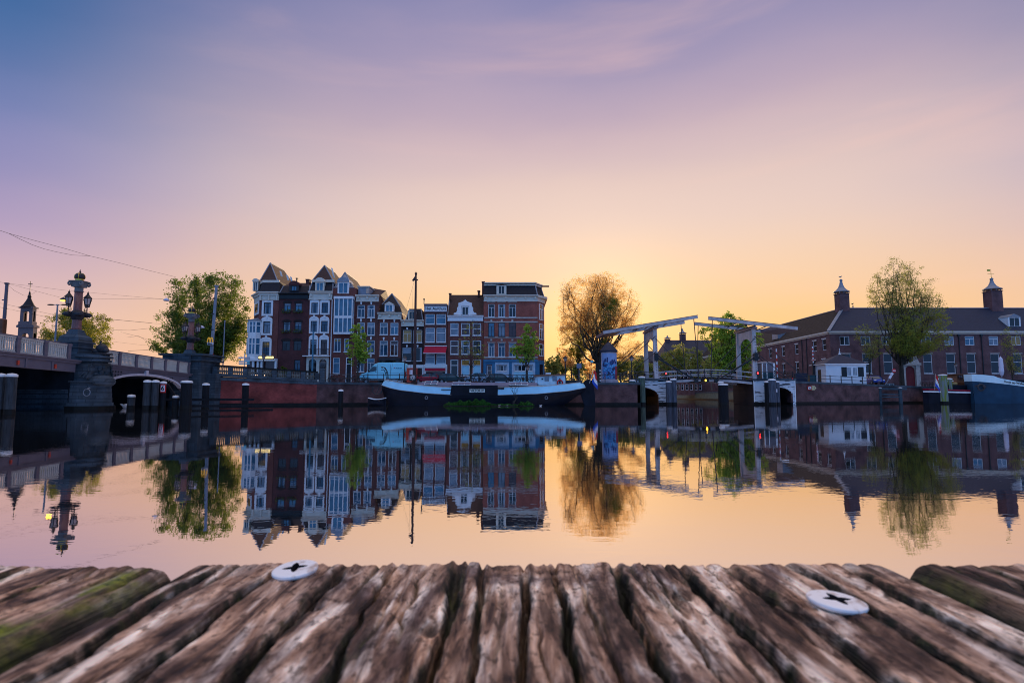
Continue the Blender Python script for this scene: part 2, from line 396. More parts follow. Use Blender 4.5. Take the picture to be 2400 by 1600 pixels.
strip('ground', [(23.4,100,3.1),(30,130,2.9),(50,250,2.6),(70,420,2.6)], [(75,2500,3),(76,2500,3),(78,2500,3),(80,2500,3)], paving)
QR = [(34,92.6,3.3),(34,85,3.4),(39.9,85,3.45),(40.5,90,3.45),(62,100,3.0),(72,104,2.75),(110,108,2.6),(400,108,2.6)]
RB = [(34,92.6,3.3),(46,118,2.6),(60,170,2.45),(75,300,2.4),(85,420,2.4)]
b = MB(); b.poly(QR+[(1500,2500,3),(90,2500,3)]+RB[::-1][:-1]); 
bm_pts = b.v
import bmesh
def tri_land(name, pts, m):
    bm = bmesh.new(); vs = [bm.verts.new(p) for p in pts]; bm.faces.new(vs); bmesh.ops.triangulate(bm, faces=bm.faces[:])
    me = bpy.data.meshes.new(name); bm.to_mesh(me); bm.free(); me.materials.append(m)
    o = bpy.data.objects.new(name, me); COL.objects.link(o); return tag(o, kind='structure')
tri_land('ground', bm_pts, paving)

def wall_line(name, pts, zb, th, mats, label, cat='quay wall', cop=.28, wet=.30, copw=.12):
    """retaining wall below a line of top points, with a stone coping and a wet foot"""
    t = thing(name, label, cat, (pts[0][0], pts[0][1], 0))
    w_, c_, f_ = MB(), MB(), MB()
    for a, b2 in zip(pts[:-1], pts[1:]):
        a = Vector(a); b2 = Vector(b2); d = (b2-a); d.z = 0; d.normalize(); nrm = Vector((d.y, -d.x, 0))
        def q(p, off, z): return (p.x+nrm.x*off, p.y+nrm.y*off, z)
        def seg(mb, o0, o1, za0, za1, zb0, zb1):
            mb.hexa([q(a,o1,za0), q(b2,o1,zb0), q(b2,o0,zb0), q(a,o0,za0), q(a,o1,za1), q(b2,o1,zb1), q(b2,o0,zb1), q(a,o0,za1)])
        seg(w_, -th, 0, wet, a.z-cop, wet, b2.z-cop)
        seg(c_, -th, copw, a.z-cop+.001, a.z+.03, b2.z-cop+.001, b2.z+.03)
        seg(f_, -th, .05, -1.5, wet, -1.5, wet)
    w_.build('brickwork', mats[0], t); c_.build('coping', mats[1], t); f_.build('wall_foot', mats[2], t)
    return t
wall_line('quay_wall', QL[0:2], 0, .6, (brick_quay, stone, stone_dark), 'red brick quay wall under the stone balustrade by the bridge', cop=.35)
wall_line('quay_wall', QL[1:4], 0, .6, (brick_quay2, stone, stone_dark), 'dark purple brick quay wall behind the black and white barge')
wall_line('quay_wall', [(17.0,80,2.95),(17,85,3.1)], 0, .4, (brick_quay2, stone, stone_dark), 'short return of brick quay wall beside the small arch')
wall_line('quay_wall', QL[6:], 0, .6, (brick_quay2, stone, stone_dark), 'side canal wall behind the drawbridge, city bank')
wall_line('quay_wall', QR[2:], 0, .6, (brick_quay2, stone, stone_dark), 'grey stained quay wall below the white toll house')
wall_line('quay_wall', RB[::-1], 0, .6, (mat('mossy_stone', (.12,.13,.09), .9, var=.3), stone, stone_dark), 'low mossy canal wall seen under the drawbridge')

# ---------------------------------------------------------------- house builder
def wall_holes(mb, x0, x1, z0, z1, Y, holes, dep):
    xs = sorted({x0, x1, *[h[0] for h in holes], *[h[1] for h in holes]}); zs = sorted({z0, z1, *[h[2] for h in holes], *[h[3] for h in holes]})
    for i in range(len(xs)-1):
        for j in range(len(zs)-1):
            cx, cz = (xs[i]+xs[i+1])/2, (zs[j]+zs[j+1])/2
            if not (x0 <= cx <= x1 and z0 <= cz <= z1): continue
            if any(h[0] < cx < h[1] and h[2] < cz < h[3] for h in holes): continue
            mb.poly([(xs[i],Y,zs[j]),(xs[i+1],Y,zs[j]),(xs[i+1],Y,zs[j+1]),(xs[i],Y,zs[j+1])])
    for a, b_, c, d in holes:
        e = Y+dep
        mb.poly([(a,Y,c),(a,Y,d),(a,e,d),(a,e,c)]); mb.poly([(b_,Y,d),(b_,Y,c),(b_,e,c),(b_,e,d)])
        mb.poly([(a,Y,c),(a,e,c),(b_,e,c),(b_,Y,c)]); mb.poly([(a,Y,d),(b_,Y,d),(b_,e,d),(a,e,d)])
        mb.poly([(a,e,c),(a,e,d),(b_,e,d),(b_,e,c)])
def window(par, r, Y, fm, pm, mull=1, tr=.32, b=.1, sur=None, sill=True, dep=.16, name='window', bars=None):
    x0, x1, z0, z1 = r; f = MB(); ya, yb = Y+dep-.07, Y+dep-.005
    f.box(x0,x0+b,ya,yb,z0,z1); f.box(x1-b,x1,ya,yb,z0,z1); f.box(x0+b,x1-b,ya,yb,z0,z0+b); f.box(x0+b,x1-b,ya,yb,z1-b,z1)
    zt = z1-(z1-z0)*tr if tr else z1-b
    if tr: f.box(x0+b,x1-b,ya-.01,yb,zt-b*.4,zt+b*.4)
    for k in range(mull):
        c = x0+(x1-x0)*(k+1)/(mull+1); f.box(c-b*.38,c+b*.38,ya-.005,yb,z0+b,(zt-b*.4 if tr else z1-b))
    if bars:
        for k in range(1, bars[0]): c = x0+(x1-x0)*k/bars[0]; f.box(c-.02,c+.02,ya+.02,yb,z0+b,z1-b)
        for k in range(1, bars[1]): c = z0+(z1-z0)*k/bars[1]; f.box(x0+b,x1-b,ya+.022,yb,c-.02,c+.02)
    if sill and not sur: f.box(x0-.05,x1+.05,Y-.08,Y-.002,z0-.1,z0-.01)
    o = f.build(name, fm, par)
    p = MB(); p.box(x0+b*.5,x1-b*.5,Y+dep-.03,Y+dep-.01,z0+b*.5,z1-b*.5); p.build('pane', pm, o)
    if name == 'window' and pm in (g_blue, g_dark, g_sky) and Y < 100:
        k = rnd.random()
        if k < .3: q_ = MB(); h_ = (z1-z0)*rnd.uniform(.18,.45); q_.box(x0+b,x1-b,Y+dep-.045,Y+dep-.031,z1-b-h_,z1-b); q_.build('blind', rnd.choice((g_white, g_sky, g_amber if rnd.random() < .3 else g_white)), o)
        elif k < .6:
            for a_, c_ in ((x0+b,x0+b+(x1-x0)*.2),(x1-b-(x1-x0)*.2,x1-b)): q_ = MB(); q_.box(a_,c_,Y+dep-.045,Y+dep-.031,z0+b,z1-b); q_.build('curtain', g_white, o)
    if sur:
        sw, smt, crown = sur; s = MB(); y2, y3 = Y-.07, Y-.003
        s.box(x0-sw,x0,y2,y3,z0-sw,z1+sw); s.box(x1,x1+sw,y2,y3,z0-sw,z1+sw); s.box(x0,x1,y2,y3,z1,z1+sw); s.box(x0,x1,y2-.04,y3,z0-sw,z0)
        if crown:
            c = (x0+x1)/2; w2 = (x1-x0)/2+sw; zt = z1+sw+.002
            pts = [(c-w2,y3,zt),(c+w2,y3,zt)]+[(c+w2*math.cos(t), y3, zt+crown*math.sin(t)) for t in [math.pi*k/10 for k in range(1,10)]]
            s.prism(pts, (0,-.09,0)); s.box(c-.15,c+.15,y2-.1,y2-.03,zt+crown*.5,zt+crown+.18)
        s.build('window_surround', smt, o)
    return o
def keystones(par, rects, Y, m, h=.45):
    for x0, x1, z0, z1 in rects:
        s = MB(); c = (x0+x1)/2; s.prism([(c-.08,Y-.003,z1+.08),(c+.08,Y-.003,z1+.08),(c+.15,Y-.003,z1+.08+h),(c-.15,Y-.003,z1+.08+h)], (0,-.08,0)); s.build('keystone', m, par)
def cornice(par, x0, x1, z0, z1, Y, m, brackets=0, proj=.45, name='cornice', mr=None):
    c = MB(); h = z1-z0
    c.box(x0,x1,Y-.12,Y-.002,z0,z1-h*.3); c.box(x0-.03,x1+.03,Y-.2,Y-.002,z0-.03,z0+h*.1)
    c.prism([(x0-.08,Y-.002,z1-h*.3),(x0-.08,Y-.25,z1-h*.3),(x0-.08,Y-proj,z1-h*.1),(x0-.08,Y-proj,z1),(x0-.08,Y-.002,z1)], (x1-x0+.16,0,0))
    for k in range(brackets):
        t = x0+.35+(x1-x0-.7)*k/max(1, brackets-1); c.box(t-.13,t+.13,Y-.34,Y-.122,z1-h*.62,z1-h*.3-.003)
    return c.build(name, m, par)
YH = 94.0
GZ = 2.9
def house(label, x0, x1, ztop, wm_, wins, Y=YH, depth=11, z0=GZ, extra_holes=()):
    t = thing('canal_house', label, 'house', ((x0+x1)/2, Y, z0), 'canal houses in the terrace')
    wl = MB(); holes = [w_[0] for w_ in wins]+list(extra_holes)
    holes = [(max(h[0],x0+.05), min(h[1],x1-.05), max(h[2],z0+.02), min(h[3],ztop-.05)) for h in holes]
    wall_holes(wl, x0, x1, z0, ztop, Y, holes, .16)
    wl.poly([(x0,Y,z0),(x0,Y,ztop),(x0,Y+depth,ztop),(x0,Y+depth,z0)]); wl.poly([(x1,Y,z0),(x1,Y+depth,z0),(x1,Y+depth,ztop),(x1,Y,ztop)])
    wl.poly([(x0,Y+depth,z0),(x0,Y+depth,ztop),(x1,Y+depth,ztop),(x1,Y+depth,z0)]); wl.poly([(x0,Y,ztop),(x1,Y,ztop),(x1,Y+depth,ztop),(x0,Y+depth,ztop)])
    wl.build('wall', wm_, t)
    for h, w_ in zip(holes, wins):
        window(t, h, Y, *w_[1:3], **(w_[3] if len(w_) > 3 else {}))
    return t
def roofmesh(par, faces, m, name='roof', trim=None):
    b_ = MB()
    for f in faces: b_.poly(f)
    o = b_.build(name, m, par)
    if trim:
        for a, c in trim: k = MB(); k.beam(a, c, .16, .14); k.build('roof_trim', zinc, o)
    return o
def pyr(par, zf, bl, br, ap, ridge_end, Y, D, m):
    """steep front hip + side slope: base corners (u,v), apex, ridge running back and to the right"""
    A = Vector(P(*zf(*bl), Y+.3)); B = Vector(P(*zf(*br), Y+.3)); T = Vector(P(*zf(*ap), Y+2.6)); E = Vector(P(*zf(*ridge_end), Y+D))
    Bb = Vector((B.x+.2, Y+D+1, B.z)); Ab = Vector((A.x, Y+D+1, A.z)); E.z = min(E.z, T.z)
    E2 = Vector(((A.x+B.x)/2+ (E.x-T.x)*.0+ (T.x-(A.x+B.x)/2), Y+D, T.z))
    roofmesh(par, [[A,B,T],[B,Bb,E2,T],[Ab,A,T,E2],[Bb,Ab,E2]], m, trim=[(A,T),(B,T),(T,E2)])
def dormer(par, r, Y, fm, pm, roofm, mull=1, arch=True, dep=1.6, head=.35, side=.14):
    x0, x1, z0, z1 = r; d = MB(); e = side
    d.box(x0-e,x0,Y,Y+dep,z0,z1+.1); d.box(x1,x1+e,Y,Y+dep,z0,z1+.1); d.box(x0,x1,Y,Y+dep,z1,z1+.1); d.box(x0,x1,Y+.2,Y+dep,z0,z1-.001)
    o = d.build('dormer', fm, par)
    c = (x0+x1)/2; w2 = (x1-x0)/2+e+.1; h = MB()
    if arch: pts = [(c+w2*math.cos(t), Y-.12, z1+.1+head*math.sin(t)) for t in [math.pi*k/10 for k in range(11)]]
    else: pts = [(c+w2,Y-.12,z1+.1),(c,Y-.12,z1+.1+head),(c-w2,Y-.12,z1+.1)]
    h.prism(pts, (0,dep+.12,0)); h.build('dormer_head', roofm, o)
    f = MB(); b_ = .07
    f.box(x0,x0+b_,Y+.02,Y+.1,z0,z1); f.box(x1-b_,x1,Y+.02,Y+.1,z0,z1); f.box(x0+b_,x1-b_,Y+.02,Y+.1,z0,z0+b_); f.box(x0+b_,x1-b_,Y+.02,Y+.1,z1-b_,z1)
    for k in range(mull): q = x0+(x1-x0)*(k+1)/(mull+1); f.box(q-.04,q+.04,Y+.02,Y+.1,z0+b_,z1-b_)
    f.build('window', fm, o)
    p = MB(); p.box(x0+.03,x1-.03,Y+.11,Y+.14,z0+.03,z1-.03); p.build('pane', pm, o)
    return o
def chimney(par, r, Y, d, m, pots=0):
    x0, x1, z0, z1 = r; b_ = MB(); b_.box(x0,x1,Y,Y+d,z0,z1); b_.box(x0-.07,x1+.07,Y-.07,Y+d+.07,z1,z1+.15)
    for k in range(pots): b_.tube(((x0+x1)/2+(k-.5*(pots-1))*.4, Y+d/2, z1+.15), ((x0+x1)/2+(k-.5*(pots-1))*.4, Y+d/2, z1+.7), .12)
    return b_.build('chimney', m, par)
def mansard(par, x0, x1, z0, z1, Y, m, inset=.9, back=8, sl=.25, top=True):
    A = [(x0,Y+.05,z0),(x1,Y+.05,z0),(x1,Y+back,z0),(x0,Y+back,z0)]
    B = [(x0+sl,Y+inset,z1),(x1-sl,Y+inset,z1),(x1-sl,Y+back-.3,z1),(x0+sl,Y+back-.3,z1)]
    fs = [[A[0],A[1],B[1],B[0]],[A[1],A[2],B[2],B[1]],[A[2],A[3],B[3],B[2]],[A[3],A[0],B[0],B[3]],B]
    return roofmesh(par, fs, m, trim=[(A[0],B[0]),(A[1],B[1])])
def flowerbox(par, x0, x1, z, Y):
    b_ = MB(); b_.box(x0,x1,Y-.3,Y-.09,z-.2,z); o = b_.build('flower_box', iron, par)
    l = MB()
    for k in range(60):
        c = Vector((rnd.uniform(x0-.1,x1+.1), Y-.2+rnd.uniform(-.18,.12), z+rnd.uniform(-.35,.25))); s_ = .1
        a = Vector((rnd.gauss(0,1),rnd.gauss(0,1),rnd.gauss(0,1))).normalized()*s_; q = Vector((rnd.gauss(0,1),rnd.gauss(0,1),rnd.gauss(0,1))).normalized()*s_
        l.add([c-a,c+q,c+a,c-q], [(0,1,2,3)])
    l.build('plants', leafdark, o)
W = lambda zf, u0, v0, u1, v1, Y=YH: RC(zf, u0, v0, u1, v1, Y)
wf = dict(b=.09)

# H1 corner house with the white bay ---------------------------------------
x0 = PX(606, YH, 10); x1 = PX(650.5, YH, 10); zc0 = P(*Z3(300,540),YH)[2]; zc1 = P(*Z3(300,440),YH)[2]
h1 = house('tall corner house with white bay and pyramid roof beside the big green tree', x0, x1, zc0+.3, brick_plum, [
    (W(Z3,305,570,395,710), iron, g_blue, dict(sur=(.3,white,0))), (W(Z3,298,800,385,945), iron, g_white, dict(sur=(.3,white,.45))),
    (W(Z3,288,1050,375,1215), iron, g_blue, dict(sur=(.3,white,.45), bars=(4,5)))], depth=12)
# chamfered corner wall
cb = MB(); xa, ya = PX(592,97,10), 97.2
cb.poly([(xa,ya,GZ),(x0-.002,YH+.002,GZ),(x0-.002,YH+.002,zc0+.3),(xa,ya,zc0+.3)]); cb.poly([(xa,106,GZ),(xa,ya,GZ),(xa,ya,zc0+.3),(xa,106,zc0+.3)]); cb.build('corner_wall', brick_plum, h1)
cn = MB()
dz = zc1-zc0
for zz0, zz1, pr in ((zc0,zc1-.55,.1),(zc1-.55,zc1-.2,.3),(zc1-.2,zc1,.55)):
    cn.prism([(x1+.02,YH-pr,zz0),(x1+.02,YH+1,zz0),(xa+.3,ya+1.2,zz0),(xa-pr*1.1,ya+1.2,zz0),(xa-pr*1.1,ya-pr*.2,zz0),(x0-pr*.3,YH-pr,zz0)], (0,0,zz1-zz0-.002))
for k in range(3): t = x0+.15+(x1-x0-.4)*k/2; cn.box(t-.12,t+.12,YH-.3,YH-.101,zc1-1.35,zc1-.56)
cn.build('cornice', cream, h1)
zm = P(*Z3(300,300),YH)[2]
ms = MB(); xl = PX(597,96,18)
A = [(x1,YH+.1,zc1),(x0-.1,YH+.1,zc1),(xa+.1,ya,zc1),(xa+.1,105,zc1),(x1,105,zc1)]; B = [(x1-.3,YH+.8,zm),(x0+.1,YH+.8,zm),(xa+.45,ya+.3,zm),(xa+.45,105,zm),(x1-.3,105,zm)]
for i in range(5): j = (i+1)%5; ms.poly([A[j],A[i],B[i],B[j]])
ms.poly(B); ms.build('mansard_roof', slate, h1)
tb = MB(); 
for i in (0,1,2): tb.beam(B[i], B[(i+1)%5], .35, .4)
tb.build('roof_trim', cream, h1)
pyr(h1, Z3, (262,297), (470,300), (385,85), (640,200), YH+.6, 8.5, tile)
for uu, vv in ((505,215),(586,262),(632,282)):
    p = Vector(P(*Z3(uu,vv), YH+3.2)); s = MB(); s.prism([(p.x-.12,p.y,p.z+.45),(p.x+.12,p.y-.02,p.z+.3),(p.x+.33,p.y+.02,p.z-.5),(p.x+.08,p.y+.04,p.z-.4)], (.05,.1,.02)); s.build('skylight', glass('skylight_glass', (.75,.75,.72), .05), h1)
dormer(h1, (PX(596.5,96,18), PX(605,96,18), P(*Z3(210,430),96)[2], P(*Z3(210,325),96)[2]), 95.6, cream, g_blue, cream, arch=True, head=.5)
# window on chamfer, surround
sw = MB(); dx, dy = (x0-xa), (YH-ya)
def ch(t, z, off=0): 
    n = Vector((dy, -dx, 0)).normalized()*-1
    n = Vector((-abs(dy), -abs(dx), 0)).normalized()
    return (xa+dx*t+n.x*off, ya+dy*t+n.y*off, z)
zt, zb = P(*Z3(205,560),95.5)[2], P(*Z3(205,720),95.5)[2]
sw.hexa([ch(.05,zb,.08),ch(.9,zb,.08),ch(.9,zb,0),ch(.05,zb,0),ch(.05,zt,.08),ch(.9,zt,.08),ch(.9,zt,0),ch(.05,zt,0)])
so_ = sw.build('window', white, h1)
pw = MB(); pw.hexa([ch(.25,zb+.35,.12),ch(.72,zb+.35,.12),ch(.72,zb+.35,.085),ch(.25,zb+.35,.085),ch(.25,zt-.35,.12),ch(.72,zt-.35,.12),ch(.72,zt-.35,.085),ch(.25,zt-.35,.085)]); pw.build('pane', g_warm, so_)
# bay window
bx0, bx1 = PX(577,93.6,9), PX(607.5,93.6,9); bz0 = P(*Z3(170,1285),93.5)[2]; bzt = P(*Z3(170,790),93.5)[2]; bzr = P(*Z3(170,738),93.5)[2]
bay = MB(); yb_ = 93.2
hx = bx1-bx0
plan = [(bx0,95.0),(bx0+.02,93.9),(bx0+.55,yb_),(bx1-.45,yb_),(bx1,YH-.05),(bx1,95.0)]
zmid0, zmid1 = P(*Z3(170,1008),93.5)[2], P(*Z3(170,935),93.5)[2]
zlow = P(*Z3(170,1200),93.5)[2]
def bayring(mb, z0_, z1_, off=0):
    c = (sum(p[0] for p in plan)/6, 95.0)
    pp = [((p[0]-c[0])*(1+off)+c[0], (p[1]-c[1])*(1+off*1.3)+c[1]) for p in plan]
    mb.prism([(p[0],p[1],z0_) for p in pp], (0,0,z1_-z0_))
bayring(bay, bz0, zlow); bayring(bay, zmid0, zmid1); bayring(bay, bzt-.25, bzt)
gl = MB(); bayring(gl, zlow, zmid0, -.04); bayring(gl, zmid1, bzt-.25, -.04)
for (za_, zb2) in ((zlow,zmid0),(zmid1,bzt-.25)):
    for p in plan[:-1]: bay.box(p[0]-.09,p[0]+.09,p[1]-.06,p[1]+.1,za_,zb2)
    m_ = (plan[2][0]+plan[3][0])/2; bay.box(m_-.08,m_+.08,yb_-.02,yb_+.12,za_,zb2)
    zz = zb2-(zb2-za_)*.35
    for i in range(1,4):
        a_, b2_ = plan[i], plan[i+1]; bay.beam((a_[0],a_[1]+.02,zz),(b2_[0],b2_[1]+.02,zz),.1,.12)
bo = bay.build('bay_window', white, h1); gl.build('pane', g_sky, bo)
bayring(bay := MB(), bzt, bzt+.12, .1); 
c_ = (sum(p[0] for p in plan)/6+.3, 95.0)
for i in range(len(plan)-1):
    bay.poly([(plan[i][0]-.05,plan[i][1],bzt+.12),(plan[i+1][0],plan[i+1][1],bzt+.12),(c_[0],c_[1],bzr)])
bay.build('bay_roof', zinc, bo)
# cafe front
sf = MB(); fz1, fz0 = P(*Z3(260,1256),93.3)[2], P(*Z3(260,1285),93.3)[2]; sf.box(PX(575,93,6),PX(645,93,6),92.9,93.9,fz0,fz1)
for px in (592,603,612,645): q = PX(px,93.2,4); sf.box(q-.14,q+.14,93.1,93.5,GZ+.3,fz0)
sf.build('shopfront', white, h1)
si = MB(); si.box(PX(577,93.7,4),PX(644,93.7,4),93.75,93.98,GZ,fz0); si.build('shop_window', g_warm, h1)
ys = thing('illuminated_sign', 'glowing yellow oblong sign over the corner cafe', 'shop sign', P(*Z3(330,1250),92.8))
r_ = W(Z3,240,1227,425,1256,92.8); q = MB(); q.box(r_[0],r_[1],92.7,92.88,r_[2],r_[3]); q.build('light_box', lamp_yel, ys, bevel=.12); q = MB(); q.box(r_[0]-.08,r_[1]+.08,92.88,92.95,r_[2]-.1,r_[3]+.08); q.build('backing', iron, ys)
q = MB()
for k in range(5): q.beam((r_[0]+.9+k*.26,92.68,r_[2]+.13),(r_[0]+1.06+k*.26,92.68,r_[2]+.35),.02,.05)
q.build('lettering', mat('amber_lettering',(.7,.35,.05)), ys)

# H2 dark brick ---------------------------------------------------------------
x0, x1 = PX(651,YH,10), PX(721,YH,10); z0_, z1_ = P(*Z3(650,525),YH)[2], P(*Z3(650,455),YH)[2]
wn = []
for (a, b_) in ((550,635),(688,772)): wn.append((W(Z3,a,570,b_,680), iron, g_sky, dict(b=.08,sill=False)))
for (a, b_) in ((543,628),(682,767)): wn.append((W(Z3,a,800,b_,925), iron, g_blue, dict(b=.08,tr=.24,sill=False)))
for (a, b_) in ((530,625),(668,765)): wn.append((W(Z3,a,1030,b_,1155), iron, g_dark, dict(b=.08,sill=False)))
wn.append((W(Z3,675,1270,750,1440), iron, g_blue, dict(tr=.25,sill=False,name='door')))
h2 = house('dark plum brick house with black cornice and flower boxes', x0+.02, x1-.02, z1_-.1, brick_dark, wn)
cornice(h2, x0+.05, x1-.05, z0_, z1_, YH, black, 0, .5)
for w_ in wn[:4]: flowerbox(h2, w_[0][0]-.1, w_[0][1]+.1, w_[0][2]+.1, YH)
for w_ in wn[:6]:
    s = MB(); c = (w_[0][0]+w_[0][1])/2; ww = (w_[0][1]-w_[0][0])/2+.18; zt_ = w_[0][3]
    s.prism([(c+ww,YH-.003,zt_-.12)]+[(c+ww*math.cos(t),YH-.003,zt_+.32*math.sin(t)) for t in [math.pi*k/8 for k in range(9)]]+[(c-ww,YH-.003,zt_-.12)], (0,-.06,0)); s.build('brick_arch', brick_black, h2)
mansard(h2, x0, x1, z1_, P(*Z3(650,352),YH)[2], YH, slate, inset=1.0)
dormer(h2, W(Z3,637,362,705,425,YH), YH+.1, iron, g_sky, brick_dark, head=.7, side=.3)
rt = [P(*Z3(700,335),YH+3), P(*Z3(835,365),YH+3), P(*Z3(880,400),YH+3), P(*Z3(520,352),YH+3)]
zr = P(*Z3(700,330),YH+4)[2]; zl = P(*Z3(700,352),YH)[2]
roofmesh(h2, [[(x0+.3,YH+1,zl),(x1-.3,YH+1,zl),(x1-.3,YH+4,zr),(x0+.3,YH+4,zr)],[(x1-.3,YH+1,zl),(x1-.3,YH+8,zl),(x1-.3,YH+4,zr)],[(x0+.3,YH+4,zr),(x1-.3,YH+4,zr),(x1-.3,YH+8,zl),(x0+.3,YH+8,zl)]], tile)
chimney(h2, W(Z3,832,300,870,400,YH+3), YH+2.5, 1.0, brick_brown); chimney(h2, W(Z3,712,285,724,345,YH+3), YH+2.6, .3, iron)

# H3 house with white surrounds -----------------------------------------------
x0, x1 = PX(721,YH,10), PX(777,YH,10); z0_, z1_ = P(*Z3(990,535),YH)[2], P(*Z3(990,435),YH)[2]
wn = []
for (a, b_) in ((888,968),(1014,1094)): wn.append((W(Z3,a,572,b_,700), iron, g_blue, dict(b=.07,sur=(.24,white,.25))))
for (a, b_) in ((880,960),(1008,1088)): wn.append((W(Z3,a,795,b_,930), iron, g_blue, dict(b=.07,sur=(.24,white,.5))))
for (a, b_) in ((874,952),(1002,1082)): wn.append((W(Z3,a,1025,b_,1205), iron, g_warm if a > 900 else g_dark, dict(b=.07,sur=(.24,white,.55),tr=.2)))
h3 = house('house with paired white curved window surrounds and pyramid roof', x0+.02, x1-.02, z1_-.1, brick_plum, wn)
cornice(h3, x0+.05, x1-.05, z0_, z1_, YH, cream, 2, .5)
zt = P(*Z3(990,305),YH)[2]
mansard(h3, x0, x1, z1_, zt, YH, slate, inset=.8, back=9)
q = MB(); q.box(x0+.2,x1+.05,YH+.45,YH+.95,zt-.1,zt+.28); q.build('roof_trim', cream, h3)
dormer(h3, W(Z3,948,325,1033,425), YH-.05, cream, g_sky, cream, head=.7, side=.16)
pyr(h3, Z3, (900,300), (1180,352), (1050,115), (1260,250), YH+.6, 8.5, tile)
p = Vector(P(*Z3(1145,210), YH+3.2)); s = MB(); s.prism([(p.x-.25,p.y,p.z+.9),(p.x-.05,p.y-.02,p.z+.8),(p.x+.35,p.y+.02,p.z-.8),(p.x+.15,p.y+.04,p.z-.7)], (.05,.1,.02)); s.build('skylight', MATS['skylight_glass'], h3)
bz = P(*Z3(960,1225),YH)[2]; q = MB(); q.box(PX(713,YH,7),x1-.05,YH-.9,YH-.01,bz-.1,bz+.05); bal = q.build('balcony', white, h3)
q = MB(); zr_ = P(*Z3(960,1145),YH)[2]; q.box(PX(722,YH,7),x1-.1,YH-.88,YH-.84,zr_,zr_+.05)
for k in range(34): t = PX(722,YH,7)+(x1-.1-PX(722,YH,7))*k/33; q.box(t-.012,t+.012,YH-.875,YH-.845,bz+.05,zr_)
q.build('balcony_rail', iron, bal)
q = MB(); pz = P(*Z3(960,1235),YH)[2]; oz = P(*Z3(960,1290),YH)[2]; ed = [x0, PX(723.5,YH,4), PX(741.7,YH,4), PX(748.4,YH,4), PX(765.6,YH,4), x1-.3]
q.box(ed[0],ed[5],YH-.25,YH-.003,oz+.35,pz); 
for i in (0,2,4): q.box(ed[i],ed[i+1],YH-.25,YH-.003,GZ,oz+.35)
for a_, b_ in ((ed[1],ed[2]),(ed[3],ed[4])):
    c = (a_+b_)/2; ww = (b_-a_)/2
    for sgn in (-1,1): q.prism([(c+sgn*ww,YH-.003,oz+.349)]+[(c+sgn*ww*math.sin(t),YH-.003,oz+.349-.5*(1-math.cos(t))) for t in [math.pi/2*k/5 for k in range(1,6)]], (0,-.24,0))
q.build('portico', cream, h3)
for a_, b_, mm in ((ed[1],ed[2],g_dark),(ed[3],ed[4],brownwood)):
    q = MB(); q.box(a_,b_,YH-.05,YH-.004,GZ,oz+.34); dr = q.build('door', mm, h3); q = MB(); c = (a_+b_)/2; q.box(c-.04,c+.04,YH-.09,YH-.051,GZ,oz); q.build('door_frame', iron, dr)
q = MB(); q.tube((x1-.02,YH-.12,GZ),(x1-.02,YH-.12,z0_),.08); q.build('drainpipe', white, h3)

# H4 house with glass oriel ------------------------------------------------------
x0, x1 = PX(777.5,YH,10), PX(832,YH,10); zt = P(*Z3(1280,392),YH)[2]
wn = [(W(Z3,1162,1008,1250,1172), white, g_blue, dict(tr=0,b=.1)), (W(Z3,1287,1008,1345,1172), white, g_blue, dict(tr=0,b=.1,mull=0)),
      (W(Z3,1150,1243,1235,1440), white, g_sky, dict(tr=.36,mull=0,b=.1))]
h4 = house('plum brick house with two storey white glazed oriel', x0, x1-.02, zt, brick_plum, wn)
rr = W(Z3,1312,1243,1385,1470); window(h4, (rr[0],rr[1],GZ,rr[3]), YH-.19, white, black, mull=0, tr=.24, b=.12, sill=False, name='door')
r_ = W(Z3,1162,492,1390,955,93); yo = 93.0
q = MB(); q.box(r_[0],r_[1],yo,YH-.003,r_[2],r_[2]+.3); q.box(r_[0]-.06,r_[1]+.06,yo-.1,YH-.003,r_[3]-.4,r_[3])
zm_ = P(*Z3(1270,745),93)[2]; q.box(r_[0],r_[1],yo,YH-.003,zm_-.18,zm_+.18)
n = 4
for k in range(n+1):
    t = r_[0]+.07+(r_[1]-r_[0]-.14)*k/n; q.box(t-.07,t+.07,yo-.02,yo+.12,r_[2]+.3,zm_-.18); q.box(t-.07,t+.07,yo-.02,yo+.12,zm_+.18,r_[3]-.4)
for t in (r_[0],r_[1]-.12): q.box(t,t+.12,YH-.2,YH-.003,r_[2]+.3,r_[3]-.4)
og = q.build('oriel', white, h4)
q = MB(); q.box(r_[0]+.05,r_[1]-.05,yo+.1,YH-.004,r_[2]+.3,r_[3]-.4); q.build('pane', g_sky, og)
dx0, dx1, dz0, dz1 = W(Z3,1228,330,1340,462)
dormer(h4, (dx0,dx1,dz0,dz1), YH-.32, white, g_sky, zinc, head=.8, side=.15, dep=2.5)
A = Vector(P(*Z3(1172,388),YH)); B = Vector(P(*Z3(1402,388),YH)); T = Vector(P(*Z3(1320,200),YH+2.5)); T.x = P(*Z3(1300,200),YH+2.5)[0]
Cb = Vector((B.x, YH+10, B.z)); Ab = Vector((A.x, YH+10, A.z)); Tb = Vector((T.x, YH+10, T.z))
roofmesh(h4, [[A,B,T],[Ab,A,T,Tb]], zinc); roofmesh(h4, [[B,Cb,Tb,T],[Cb,Ab,Tb]], tile, trim=[(A,T),(B,T),(T,Tb)])

